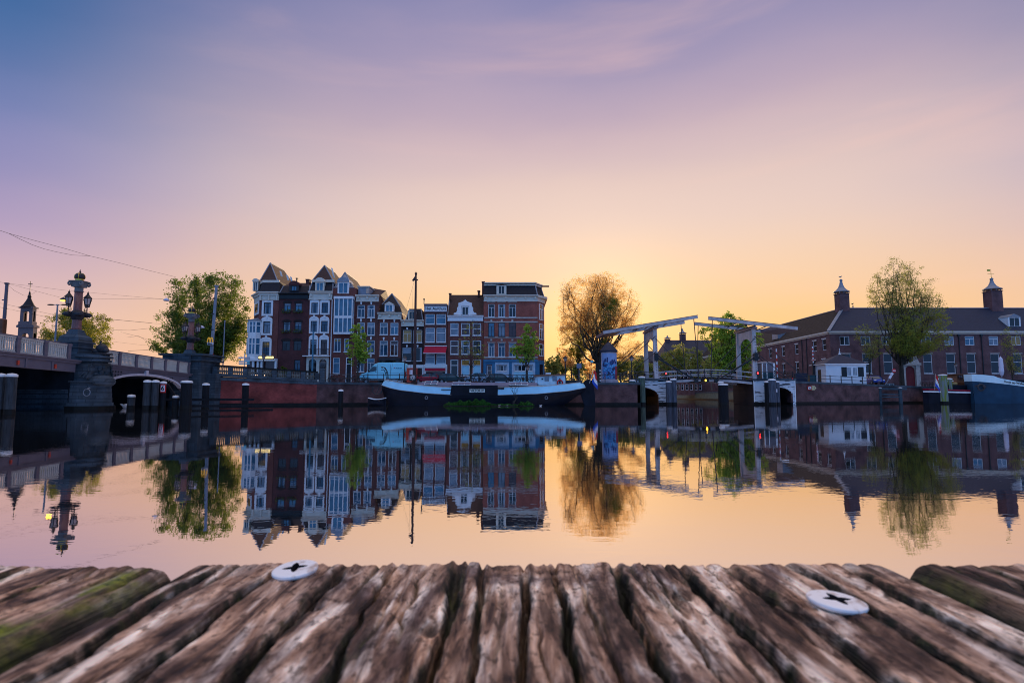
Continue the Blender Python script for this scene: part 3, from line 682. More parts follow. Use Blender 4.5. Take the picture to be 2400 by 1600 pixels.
# H5 -----------------------------------------------------------------------------
x0, x1 = PX(832,YH,10), PX(886.5,YH,10); z0_, z1_ = P(*Z4(250,305),YH)[2], P(*Z4(250,205),YH)[2]
wn = []
for (v0, v1) in ((358,550),(622,818),(897,1098),(1172,1380)):
    for j, (a, b_) in enumerate(((118,232),(272,387))): wn.append((W(Z4,a-v0*.01,v0,b_-v0*.01,v1), white, g_blue if (v0+j)%2 else g_white if v0 < 400 and j else g_blue, dict(b=.1)))
h5 = house('purple brick house with white cornice behind the young tree', x0+.01, x1-.02, z1_-.1, brick_brown, wn)
cornice(h5, x0+.05, x1-.05, z0_, z1_, YH, cream, 3, .5); keystones(h5, [w_[0] for w_ in wn], YH, white)
zr = P(*Z4(100,60),YH+4)[2]
roofmesh(h5, [[(x0,YH+.6,z1_),(x1,YH+.6,z1_),(x1+.0,YH+5,z1_+1.6),(x0,YH+5,zr)],[(x1,YH+.6,z1_),(x1,YH+9,z1_),(x1,YH+5,z1_+1.6)],[(x0,YH+5,zr),(x1,YH+5,z1_+1.6),(x1,YH+9,z1_),(x0,YH+9,z1_)]], tile)
dr_ = W(Z4,130,85,300,195,YH+1); q = MB(); q.box(dr_[0],dr_[1],YH+.9,YH+4,dr_[2],dr_[3]); dm = q.build('dormer', zinc, h5)
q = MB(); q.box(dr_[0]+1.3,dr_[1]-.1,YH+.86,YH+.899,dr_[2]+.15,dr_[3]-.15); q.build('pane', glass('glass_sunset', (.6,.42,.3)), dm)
q = MB(); q.box(dr_[0]-.15,dr_[1]+.15,YH+.7,YH+4.1,dr_[3],dr_[3]+.15); q.build('dormer_head', cream, dm)

# H6 ------------------------------------------------------------------------------
x0, x1 = PX(886.5,YH,10), PX(940,YH,10); z0_, z1_ = P(*Z4(600,575),YH)[2], P(*Z4(600,475),YH)[2]
wn = [(W(Z4,458,628,580,812), white, g_blue, {}), (W(Z4,620,628,742,812), white, g_sky, {}), (W(Z4,455,903,578,1135), white, g_blue, dict(tr=.25)), (W(Z4,618,903,738,1135), white, g_warm, dict(tr=.25))]
h6 = house('brick house with steep gable and white pedimented dormer', x0+.01, x1-.02, z1_-.1, brick_plum, wn)
cornice(h6, x0-.1, x1+.0, z0_, z1_, YH-.02, cream, 3, .5); keystones(h6, [w_[0] for w_ in wn], YH, white)
Az = z1_; T = Vector(P(*Z4(645,185),YH+3)); L = Vector((x0-.2,YH+.6,Az)); Rr = Vector((x1,YH+.6,Az)); Lm = Vector(P(*Z4(492,350),YH+1.2)); Rm = Vector(P(*Z4(770,380),YH+1.2))
Tb = T+Vector((0,8,0)); Lb = Lm+Vector((0,9,0)); Rb = Rm+Vector((0,9,0))
roofmesh(h6, [[L,Rr,Rm,Lm]], brick_black); roofmesh(h6, [[Lm,Rm,T]], slate); roofmesh(h6, [[Rm,Rb,Tb,T],[Lb,Lm,T,Tb],[Rb,Lb,Tb],[Rr,Rr+Vector((0,9,0)),Rb,Rm]], tile, trim=[(Lm,T),(Rm,T)])
dormer(h6, W(Z4,548,358,655,460), YH-.05, white, g_sky, cream, arch=False, head=.45)
sh = W(Z4,440,1165,765,1240,93.6); q = MB(); q.box(sh[0],sh[1],93.5,YH-.003,sh[3]-.4,sh[3]); q.box(sh[0],sh[0]+.2,93.6,YH-.003,GZ,sh[3]-.4); q.box(sh[1]-.2,sh[1],93.6,YH-.003,GZ,sh[3]-.4); sfp = q.build('shopfront', iron, h6)
q = MB(); q.box(sh[0]+.2,sh[1]-.2,93.75,93.99,GZ,sh[3]-.4); q.build('pane', g_dark, sfp)

# H7 black narrow house ---------------------------------------------------------------
x0, x1 = PX(940,YH,10), PX(993,YH,10); z0_, z1_ = P(*Z4(950,680),YH)[2], P(*Z4(950,590),YH)[2]
wn = [(W(Z4,812,740,942,930), white, g_amber, dict(tr=.28,b=.07)), (W(Z4,972,740,1105,930), white, g_amber, dict(tr=.28,b=.07)),
      (W(Z4,805,1008,940,1212), white, g_dark, dict(tr=0,mull=0,b=.06)), (W(Z4,970,1008,1103,1212), white, g_dark, dict(tr=0,mull=0,b=.06))]
h7 = house('narrow black fronted house with amber curtains behind the mast', x0+.01, x1-.02, z1_-.1, brick_black, wn)
cornice(h7, x0+.02, x1-.02, z0_, z1_, YH, cream, 2, .5); keystones(h7, [w_[0] for w_ in wn], YH, white, .3)
zt = P(*Z4(950,402),YH)[2]; mansard(h7, x0+.7, x1-.2, z1_, zt, YH, slate, inset=1.0, sl=.45)
dormer(h7, W(Z4,905,455,1000,578), YH-.02, cream, g_dark, zinc, arch=False, head=.15)
q = MB(); rr = W(Z4,785,1272,1130,1320,93.7); q.box(rr[0],rr[1],93.7,YH-.003,rr[2],rr[3]); q.box(rr[1]-.25,rr[1],93.75,YH-.003,GZ,rr[2]); q.box(rr[0],rr[0]+.25,93.75,YH-.003,GZ,rr[2]); s_ = q.build('shopfront', white, h7)
q = MB(); q.box(rr[0]+.25,rr[1]-.25,93.9,93.99,GZ,rr[2]); q.build('pane', g_warm, s_)

# H8 house with the painted name board ------------------------------------------------------
x0, x1 = PX(993,YH,10), PX(1048,YH,10); z0_, z1_ = P(*Z4(1300,455),YH)[2], P(*Z4(1300,342),YH)[2]
wn = []
for (v0, v1) in ((495,650),(705,925),(1100,1255)):
    for (a, b_) in ((1158,1300),(1325,1470)): wn.append((W(Z4,a,v0,b_,v1), white, g_white if v0 > 600 else g_sky, dict(tr=.35,mull=0,b=.1)))
h8 = house('brick house with painted name board and red awning', x0+.01, x1-.02, z1_-.05, brick_brown, wn)
nb = thing('name_board', 'white name board reading Het Aarthuis across a house top', 'sign', ((x0+x1)/2, YH-.1, z0_))
q = MB(); q.box(x0+.1,x1-.1,YH-.15,YH-.003,z0_,z1_-.35); q.build('board', white, nb); q = MB(); q.box(x0+.02,x1-.02,YH-.3,YH-.003,z1_-.35,z1_); q.box(x0+.05,x1-.05,YH-.22,YH-.003,z0_-.15,z0_-.002); q.build('moulding', greypaint, nb)
text('Het Aarthuis', 'lettering', black, nb, ((x0+x1)/2, YH-.16, (z0_+z1_-.35)/2), .62, bold=.012, sx=1.0)
aw = W(Z4,1135,985,1480,1092,93.2)
awn = thing('awning', 'red cloth awning over the second floor windows', 'awning', ((aw[0]+aw[1])/2, 93.4, aw[2]))
q = MB(); q.hexa([(aw[0]-.1,92.9,aw[2]),(aw[1]-.1,92.9,aw[2]),(aw[1]-.1,92.94,aw[2]-.02),(aw[0]-.1,92.94,aw[2]-.02),(aw[0]+.05,YH-.05,aw[3]),(aw[1],YH-.05,aw[3]),(aw[1],YH-.01,aw[3]-.03),(aw[0]+.05,YH-.01,aw[3]-.03)]); q.build('cloth', redcloth, awn)
q = MB(); q.box(aw[0],aw[1],YH-.12,YH-.06,aw[3],aw[3]+.12); q.box(aw[0]-.12,aw[1]-.08,92.86,92.92,aw[2]-.1,aw[2]-.01); q.build('rail', white, awn)
rr = W(Z4,1135,1268,1488,1310,93.6); r2 = W(Z4,1150,1312,1465,1365,93.5); q = MB(); q.box(rr[0],rr[1],93.6,YH-.003,rr[2],rr[3])
for t in (rr[0],rr[1]-.3): q.box(t,t+.3,93.65,YH-.003,GZ,rr[2])
s_ = q.build('shopfront', white, h8); q = MB(); q.box(rr[0]+.3,rr[1]-.3,93.85,93.99,GZ,rr[2]); q.build('pane', g_warm, s_)
q = MB(); q.box(r2[0],r2[1],93.3,93.34,r2[2],r2[3]-.1); q.build('valance', redcloth, s_); q = MB(); q.box(r2[0],r2[1],93.26,93.36,r2[3]-.1,r2[3]); q.box(r2[0],r2[1],93.7,93.8,r2[2]-.12,r2[2]-.02); q.build('shop_rail', white, s_)
chimney(h8, W(Z4,1130,275,1145,345,YH+2), YH+2, .3, iron)

# H9 tiled roof with ornate gable dormer ----------------------------------------------------
x0, x1 = PX(1048.5,YH,10), PX(1132.5,YH,10); z0_, z1_ = P(*Z5(200,675),YH)[2], P(*Z5(200,600),YH)[2]
wn = []
for (v0, v1, gm) in ((705,880,(g_white,leafolive,leafolive)),(950,1145,(g_warm,g_dark,g_dark))):
    for j, (a, b_) in enumerate(((-28,88),(125,247),(287,408))): wn.append((W(Z5,a,v0,b_,v1), white, (g_white,g_warm,g_warm)[j] if v0 == 705 else (g_warm,g_dark,g_dark)[j], dict(tr=.45 if v0 == 705 else .4,mull=0,b=.12)))
for a, b_ in ((125,247),(287,408)):
    wn.append((W(Z5,a,1220,b_,1450), white, paleblue, dict(tr=.36,mull=0,b=.12)))
wn.append((W(Z5,-28,1220,85,1450), white, g_dark, dict(tr=.36,mull=0,b=.14,name='door')))
h9 = house('wide brick house with tiled roof and ornate white dormer', x0+.01, x1-.02, z1_-.05, brick_plum, wn)
for w_ in wn[6:8]:
    r_ = w_[0]; q = MB(); q.box(r_[0]+.14,r_[1]-.14,YH+.09,YH+.125,r_[3]-(r_[3]-r_[2])*.34,r_[3]-.13); q.build('blind', mat('amber_blind', (.38,.2,.04), .8), h9)
cornice(h9, x0+.03, x1-.03, z0_, z1_, YH, white, 0, .4)
zr = P(*Z5(200,308),YH+3.5)[2]
roofmesh(h9, [[(x0,YH+.1,z1_),(x1,YH+.1,z1_),(x1,YH+3.5,zr),(x0,YH+3.5,zr)],[(x0,YH+3.5,zr),(x1,YH+3.5,zr),(x1,YH+7,z1_),(x0,YH+7,z1_)],[(x0,YH+.1,z1_),(x0,YH+3.5,zr),(x0,YH+7,z1_)],[(x1,YH+.1,z1_),(x1,YH+7,z1_),(x1,YH+3.5,zr)]], tile, trim=[((x0,YH,z1_+.1),(x0,YH+3.5,zr+.1))])
r_ = W(Z5,138,478,228,590); dormer(h9, r_, YH-.05, white, g_dark, white, head=.2, side=.15)
c = (r_[0]+r_[1])/2; q = MB(); w1 = r_[1]-c+.15
prof = [(w1+1.15,0),(w1+1.1,.35),(w1+.75,.5),(w1+.6,.9),(w1+.62,1.4),(w1+.4,1.9),(w1+.42,2.5),(w1*.8,2.75),(w1*.5,2.85),(0,3.25)]
for sg in (-1,1):
    pts = [(c+sg*w1*.98,YH-.12,r_[2]-.05)]+[(c+sg*a,YH-.12,r_[2]+h*(r_[3]-r_[2]+1.15)/3.25) for a,h in prof]+[(c,YH-.12,r_[3]+.14),(c+sg*w1*.98,YH-.12,r_[3]+.14)]
    q.prism(pts, (0,-.12,0))
q.build('gable_ornament', white, h9)
chimney(h9, W(Z5,360,258,388,330,YH+3), YH+3, .7, brick_brown); chimney(h9, W(Z4,1520,190,1550,270,YH+2), YH+2, .5, brick_brown)

# H10 corner building with blue ground floor ----------------------------------------------------
x0, x1, xr = PX(1133,YH,10), PX(1260,YH,10), PX(1276,96,10); z0_, z1_ = P(*Z5(800,400),YH)[2], P(*Z5(800,312),YH)[2]
wn = []
for (v0, v1, g3) in ((437,620,(g_dark,g_dark,g_dark)),(700,895,(g_sky,g_white,g_warm)),(985,1180,(g_blue,g_blue,g_blue))):
    for j, (a, b_) in enumerate(((508,597),(650,747),(799,900))): wn.append((W(Z5,a,v0,b_,v1), white if v0 != 700 else iron, g3[j], dict(tr=.26,b=.08)))
zb = P(*Z5(800,1225),YH)[2]
wn.append((W(Z5,490,1300,555,1450), white, g_warm, dict(tr=.5,mull=0,name='door',sill=False)))
wn.append((W(Z5,625,1297,775,1385), white, g_dark, dict(tr=0,mull=2)))
wn.append((W(Z5,875,1297,1140,1385), white, g_dark, dict(tr=0,mull=4)))
h10 = house('large red brick corner building with blue shop floor', x0+.01, x1, z1_-.1, brick_red, wn, depth=14)
q = MB(); q.poly([(x1,YH,zb),(xr,96.2,zb),(xr,96.2,z1_-.1),(x1,YH,z1_-.1)]); q.poly([(xr,96.2,zb),(xr,108,zb),(xr,108,z1_-.1),(xr,96.2,z1_-.1)]); q.poly([(x1,YH,z1_-.1),(xr,96.2,z1_-.1),(xr,108,z1_-.1),(x1,108,z1_-.1)]); q.build('corner_wall', brick_red, h10)
q = MB(); q.poly([(x1,YH,GZ),(xr,96.2,GZ),(xr,96.2,zb),(x1,YH,zb)]); q.poly([(xr,96.2,GZ),(xr,108,GZ),(xr,108,zb),(xr,96.2,zb)])
q.box(x0+.02,x1+.0,YH-.22,YH-.003,zb-.35,zb+.05)
for a, b_ in ((440,485),(560,602),(803,842),(1172,1225)): rr = W(Z5,a,1240,b_,1450); q.box(rr[0],rr[1],YH-.14,YH-.003,GZ,zb-.35)
for a, b_ in ((485,560),): rr = W(Z5,a,1240,b_,1290); q.box(rr[0],rr[1],YH-.08,YH-.003,rr[2],zb-.35)
q.build('shopfront', bluepaint, h10)
for a, b_, c0, c1 in ((602,803,625,775),(842,1172,875,1140)):
    o_ = W(Z5,a,1262,b_,1480); i_ = W(Z5,c0,1297,c1,1385); q = MB()
    q.box(o_[0],i_[0]-.02,YH-.1,YH-.003,GZ,zb-.36); q.box(i_[1]+.02,o_[1],YH-.1,YH-.003,GZ,zb-.36); q.box(i_[0]-.02,i_[1]+.02,YH-.1,YH-.003,i_[3]+.02,zb-.36); q.build('window_surround', mat('pale_blue_paint', (.42,.55,.68)), h10)
    q = MB(); q.box(i_[0]-.02,i_[1]+.02,YH-.09,YH-.003,GZ,i_[2]-.12); q.build('panel', paleblue if a > 700 else MATS['pale_blue_paint'], h10)
cornice(h10, x0+.05, x1-.002, z0_, z1_, YH, cream, 6, .55)
q = MB(); q.prism([(x1,YH-.12,z0_),(xr+.1,96.1,z0_),(xr+.1,97,z0_),(x1,YH+.8,z0_)],(0,0,(z1_-z0_)*.7)); q.prism([(x1,YH-.55,z1_-.35),(xr+.5,95.8,z1_-.35),(xr+.5,108,z1_-.35),(x1,108,z1_-.35)],(0,0,.35)); q.build('cornice', cream, h10)
zt = P(*Z5(800,165),YH)[2]
A = [(x0,YH+.1,z1_),(x1,YH+.1,z1_),(xr,96.3,z1_),(xr,107,z1_),(x0,107,z1_)]; B = [(x0,YH+.8,zt),(x1-.3,YH+.8,zt),(xr-.5,96.8,zt),(xr-.5,107,zt),(x0,107,zt)]
roofmesh(h10, [[A[i],A[(i+1)%5],B[(i+1)%5],B[i]] for i in range(5)]+[B], slate, name='mansard_roof', trim=[(A[1],B[1]),(A[2],B[2])])
q = MB(); zz = P(*Z5(800,140),YH)[2]
q.prism([(x0,YH+.6,zt),(x1-.3,YH+.6,zt),(xr-.3,96.6,zt),(xr-.3,107,zt),(x0,107,zt)],(0,0,.18)); q.prism([(x0,YH+.45,zt+.3),(x1-.3,YH+.45,zt+.3),(xr-.2,96.5,zt+.3),(xr-.2,107,zt+.3),(x0,107,zt+.3)],(0,0,.14)); q.build('roof_trim', cream, h10)
q = MB(); q.prism([(x0,YH+.75,zt+.18),(x1-.3,YH+.75,zt+.18),(xr-.4,96.8,zt+.18),(xr-.4,107,zt+.18),(x0,107,zt+.18)],(0,0,zz-zt+.1)); q.build('roof_edge', tile, h10)
dormer(h10, W(Z5,652,180,738,297), YH-.05, cream, g_dark, tile, arch=False, head=.12, side=.3)
chimney(h10, W(Z5,420,130,455,310,YH+1), YH+1, 1.5, brick_brown)
q = MB()
for (v, th_) in ((630,.2),(690,.2),(908,.16),(1190,.2)):
    z_ = P(*Z5(800,v),YH)[2]; q.box(x0+.1,x1-.003,YH-.05,YH-.003,z_-th_/2,z_+th_/2)
for (v) in (985,425):
    for a, b_ in ((490,610),(635,760),(785,915)):
        z_ = P(*Z5(a,v-(8 if v == 425 else 0)),YH)[2]; r_ = W(Z5,a,v,b_,v+10); q.box(r_[0],r_[1],YH-.09,YH-.051,z_,z_+.12)
q.build('stone_bands', stone_l, h10)
q = MB()
for w_ in wn[:9]:
    for v in (w_[0][2]-.55,): c = (w_[0][0]+w_[0][1])/2; q.box(c-.15,c+.15,YH-.07,YH-.003,v-.15,v+.15)
q.build('stone_blocks', stone_l, h10)
# windows in the chamfer
for (v0, v1) in ((437,665),(715,940),(1000,1175)):
    za_, zb_ = P(*Z5(1240,v1),95)[2], P(*Z5(1240,v0),95)[2]; q = MB()
    def c2(t, z, off=0): n = Vector((2.2, -(xr-x1), 0)).normalized(); return (x1+(xr-x1)*t+n.x*off, YH+2.2*t+n.y*off, z)
    for t0, t1, z0q, z1q in ((.2,.28,za_,zb_),(.72,.8,za_,zb_),(.28,.72,zb_-.1,zb_),(.28,.72,za_,za_+.1),(.28,.72,zb_-.9,zb_-.78),(.47,.53,za_+.1,zb_-.9)):
        q.hexa([c2(t0,z0q,.07),c2(t1,z0q,.07),c2(t1,z0q,.005),c2(t0,z0q,.005),c2(t0,z1q,.07),c2(t1,z1q,.07),c2(t1,z1q,.005),c2(t0,z1q,.005)])
    wo = q.build('window', white, h10); q = MB(); q.hexa([c2(.28,za_,.03),c2(.72,za_,.03),c2(.72,za_,.004),c2(.28,za_,.004),c2(.28,zb_,.03),c2(.72,zb_,.03),c2(.72,zb_,.004),c2(.28,zb_,.004)]); q.build('pane', g_warm, wo)
za_, zb_ = GZ, P(*Z5(1250,1290),95)[2]; q = MB(); q.hexa([c2(.3,za_,.06),c2(.7,za_,.06),c2(.7,za_,.004),c2(.3,za_,.004),c2(.3,zb_,.06),c2(.7,zb_,.06),c2(.7,zb_,.004),c2(.3,zb_,.004)]); q.build('door', g_dark, h10)
q = MB(); p = P(*Z5(1292,187),96.5); q.beam((p[0]-.6,96.5,p[2]),(P(*Z5(1368,187),96.5)[0],96.5,p[2]),.2,.22); q.build('hoist_beam', brownwood, h10)

# ---------------------------------------------------------------- stone road bridge on the city side
XB = -38.0
zr_ = lambda y: 5.76-(y-45)*.0275
rb = thing('road_bridge', 'stone and iron road bridge with ivory balustrade and arch', 'bridge', (XB-12, 50, 0))
def ystrip(mb, x0, x1, ya, yb, za0, za1, zb0, zb1):
    mb.hexa([(x0,ya,za0),(x1,ya,za0),(x1,yb,zb0),(x0,yb,zb0),(x0,ya,za1),(x1,ya,za1),(x1,yb,zb1),(x0,yb,zb1)])
Y0, Y1 = 14, 71.5
led = lambda y: zr_(y)-1.35
q = MB(); ystrip(q, XB-24, XB-.45, Y0, Y1, led(Y0)-.5, led(Y0)+.05, led(Y1)-.5, led(Y1)+.05); q.build('deck', asphalt, rb)
q = MB()
ystrip(q, XB-.45, XB+.12, Y0, Y1, led(Y0)-.22, led(Y0), led(Y1)-.22, led(Y1)); ystrip(q, XB-.45, XB+.25, Y0, Y1, led(Y0), led(Y0)+.1, led(Y1), led(Y1)+.1)
q.build('cornice', greypaint, rb)
q = MB(); ystrip(q, XB-.45, XB, Y0, 52.4, led(Y0)-1.1, led(Y0)-.222, led(52.4)-.95, led(52.4)-.222)
for y in np.arange(20, 52, 2.7): q.box(XB, XB+.08, y-.08, y+.08, led(y)-.95, led(y)-.23)
q.build('girder', greypaint, rb)
q = MB()
for y in (42.6, 46.2, 50.0): q.box(XB+.002, XB+.12, y-.08, y+.08, led(y)-.8, led(y)-.45)
q.build('navigation_light_bracket', redv, rb)
# arch span
q = MB(); ya, yc, ye = 56.6, 62.4, 69.2; za, zc, ze = 2.3, 3.42, 1.9
def zarch(y):
    t = (y-yc)/(yc-ya) if y < yc else (y-yc)/(ye-yc)
    lo = za if y < yc else ze
    return zc-(zc-lo)*(1-math.sqrt(max(0, 1-.96*t*t)))
ys_ = np.linspace(ya, ye, 25)
for a, b_ in zip(ys_[:-1], ys_[1:]): ystrip(q, XB-.4, XB, a, b_, zarch(a), led(a)-.222, zarch(b_), led(b_)-.222)
ystrip(q, XB-.4, XB, ye, 70.9, zarch(ye), led(ye)-.222, 1.0, led(70.9)-.222); q.build('spandrel', greypaint, rb)
q = MB()
for a, b_ in zip(ys_[:-1], ys_[1:]): ystrip(q, XB-.3, XB+.16, a, b_, zarch(a)-.16, zarch(a)+.06, zarch(b_)-.16, zarch(b_)+.06)
q.box(XB, XB+.25, yc-.2, yc+.2, zc-.15, zc+.4); q.build('arch_rib', mat('pale_lilac_paint', (.48,.45,.5), .5), rb)
q = MB()
for k in range(4): y = 69.3+k*.42; q.box(XB+.002, XB+.02, y, y+.2, 1.6, 3.0)
for k in range(4): y = 57.2+k*.42; q.box(XB+.002, XB+.02, y, y+.22, 2.95+.05*k, 3.3); q.box(XB+.002, XB+.02, y, y+.22, 3.42, 3.6)
for k in range(3): y = 66.4+k*.45; q.box(XB+.002, XB+.02, y, y+.22, 2.85-.12*k, 3.25)
q.build('lattice_openings', black, rb)
# railing: posts and panels
def baluster_panel(ya, yb, X, m, name='railing_panel', n=11):
    q = MB(); L_ = yb-ya
    def zz(y): return zr_(y)
    for h0, h1, t in ((-.14,0,.09),(-1.28,-1.16,.07),(-.98,-.94,.03),(-.26,-.22,.03)):
        ystrip(q, X-t, X+t, ya, yb, zz(ya)+h0, zz(ya)+h1, zz(yb)+h0, zz(yb)+h1)
    for k in range(n):
        y = ya+L_*(k+.5)/n; z0 = zz(y)-1.17; 
        q.lathe([(.09,0),(.09,.1),(.055,.16),(.065,.6),(.05,.78),(.09,.85),(.06,.92),(.08,1.03)], (X,y,z0), 6)
        if k < n-1: q.torus((X, ya+L_*(k+1)/n, z0+.84), .09, .032, 'x', 8, 4)
    return q.build(name, m, rb)
posts = [22,24.7,27.4,30.1,32.8,35.5,38.2,40.8,43.4,46.05,48.8,51.4]; posts2 = [55.5,58.1,60.7,63.3,65.8,68.3,70.6]
for grp in (posts, posts2):
    for a, b_ in zip(grp[:-1], grp[1:]): baluster_panel(a+.16, b_-.16, XB, railwhite)
    for y in grp:
        q = MB(); q.box(XB-.16, XB+.16, y-.16, y+.16, led(y)+.1, zr_(y)-.14); q.box(XB-.2, XB+.2, y-.2, y+.2, zr_(y)-.14, zr_(y)+.06); q.build('railing_post', greypaint, rb)
    q = MB(); ystrip(q, XB-.14, XB+.14, grp[0], grp[-1], zr_(grp[0]), zr_(grp[0])+.07, zr_(grp[-1]), zr_(grp[-1])+.07); q.build('handrail', greypaint, rb)
q = MB(); ystrip(q, XB-24.1, XB-23.8, Y0, Y1, led(Y0)+.1, zr_(Y0)-.2, led(Y1)+.1, zr_(Y1)-.2); q.build('parapet', greypaint, rb)
# piers
def pier(yc_, nose=True):
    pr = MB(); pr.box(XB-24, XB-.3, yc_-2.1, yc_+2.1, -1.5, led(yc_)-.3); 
    pb = MB()
    for k in range(5): z = -.3+k*.42; pb.box(XB-22, XB-.35, yc_-2.2+.02*k, yc_-2.101, z, z+.38)
    pb.build('pier_masonry', brick('dim_stone_blocks', (.03,.05,.07), .4, sc=3.0, var=.5), rb)  # paler courses: light on the lower pier put into the block colour
    p_ = pr.build('pier', mat('underdeck_shade_stone', (.012,.018,.026), .8, var=.5, scale=.8, spec=.1), rb)  # shade under the deck put into the stone as a near-black colour
    def dplan(r, ext): return [(XB-.4,yc_-r)]+[(XB-.2+ext*math.sin(t), yc_-r*math.cos(t)) for t in [math.pi*k/12 for k in range(13)]]+[(XB-.4,yc_+r)]
    c = MB()
    cf = MB(); cf.prism([(x,y,-1.5) for x,y in dplan(2.38,2.18)], (0,0,1.8)); cf.build('wet_foot', stone_dark, p_)
    for z0, z1, r, e in ((-1.4,.35,2.3,2.1),(.35,.62,2.2,2.0)): c.prism([(x,y,z0) for x,y in dplan(r,e)], (0,0,z1-z0))
    for k in range(4): c.prism([(x,y,.62+k*.44) for x,y in dplan(2.05-.02*k,1.9-.05*k)], (0,0,.41)); c.prism([(x,y,.62+k*.44+.41) for x,y in dplan(1.96-.02*k,1.78-.05*k)], (0,0,.03))
    c.prism([(x,y,2.38) for x,y in dplan(2.12,1.95)], (0,0,.14)); 
    c.build('cutwater', stone, p_)
    s_ = MB(); s_.box(XB-.4, XB+.9, yc_-1.6, yc_+1.6, 2.52, led(yc_)-.1)
    prow = [(2.52,1.5,1.3),(2.9,1.4,1.1),(3.3,1.1,1.0),(3.8,1.2,1.2),(4.1,1.6,1.5)]
    n = 12; rings = []
    for z, e, r in prow: rings.append([(XB+e*math.sin(math.pi*k/n), yc_-r*math.cos(math.pi*k/n), z) for k in range(n+1)])
    for a, b_ in zip(rings[:-1], rings[1:]): s_.add(a+b_, [(k,k+1,n+1+k+1,n+1+k) for k in range(n)])
    for k in range(14):
        t = rnd.uniform(.1,.95)*math.pi; z = rnd.uniform(2.6,3.9); s_.ball((XB+1.15*math.sin(t), yc_-1.1*math.cos(t), z), rnd.uniform(.12,.32), rnd.uniform(.12,.3), rnd.uniform(.1,.35), 7, 5)
    for sg in (-1,1):
        for k in range(3): s_.tube((XB+1.0, yc_+sg*1.3, 3.9-k*.2), (XB+.3+k*.3, yc_+sg*1.75, 2.9-k*.1), .09, .05, 5)
    s_.ball((XB+1.1, yc_, 2.5), .8, 1.5, .6, 14, 8)
    s_.build('ship_carving', stone, p_)
    t = MB()
    for z0, z1, r, e in ((4.1,4.24,1.4,1.5),(4.24,4.42,1.6,1.8),(4.42,4.6,1.45,1.65),(4.6,4.75,1.7,1.9),(4.75,4.9,1.45,1.6)): t.prism([(x,y,z0) for x,y in dplan(r,e)], (0,0,z1-z0-.002))
    t.build('platform', stone, p_)
    m = MB(); m.torus((XB+1.15, yc_-1.95, 1.5), .3, .035, 'y', 18, 5); m.tube((XB+1.15,yc_-1.95,1.8),(XB+1.15,yc_-1.6,1.9),.05); m.build('mooring_ring', zinc, p_)
    return p_
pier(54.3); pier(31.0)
ab = MB(); ab.box(XB-24, XB-.5, 71.0, 75.5, -1.5, led(71)+.02); ab.build('abutment', MATS['underdeck_shade_stone'], rb)  # same painted under-deck shade as the pier body
tr = thing('helmet_trophy', 'dark carved helmet trophy on the pier platform', 'sculpture', (XB+.9, 54.3, 4.9)); XB -= .35
q = MB(); q.box(XB+.5,XB+1.9,53.7,54.9,4.9,5.02); q.ball((XB+1.25,54.3,5.45),.5,.42,.45,12,8); q.ball((XB+1.6,54.3,5.3),.28,.3,.25); q.ball((XB+.85,54.3,5.2),.45,.4,.3); q.tube((XB+1.15,54.3,5.8),(XB+1.1,54.3,6.05),.09,.05); q.ball((XB+1.1,54.3,6.08),.09,.09,.09); q.build('carving', iron, tr, smooth=True); XB += .35
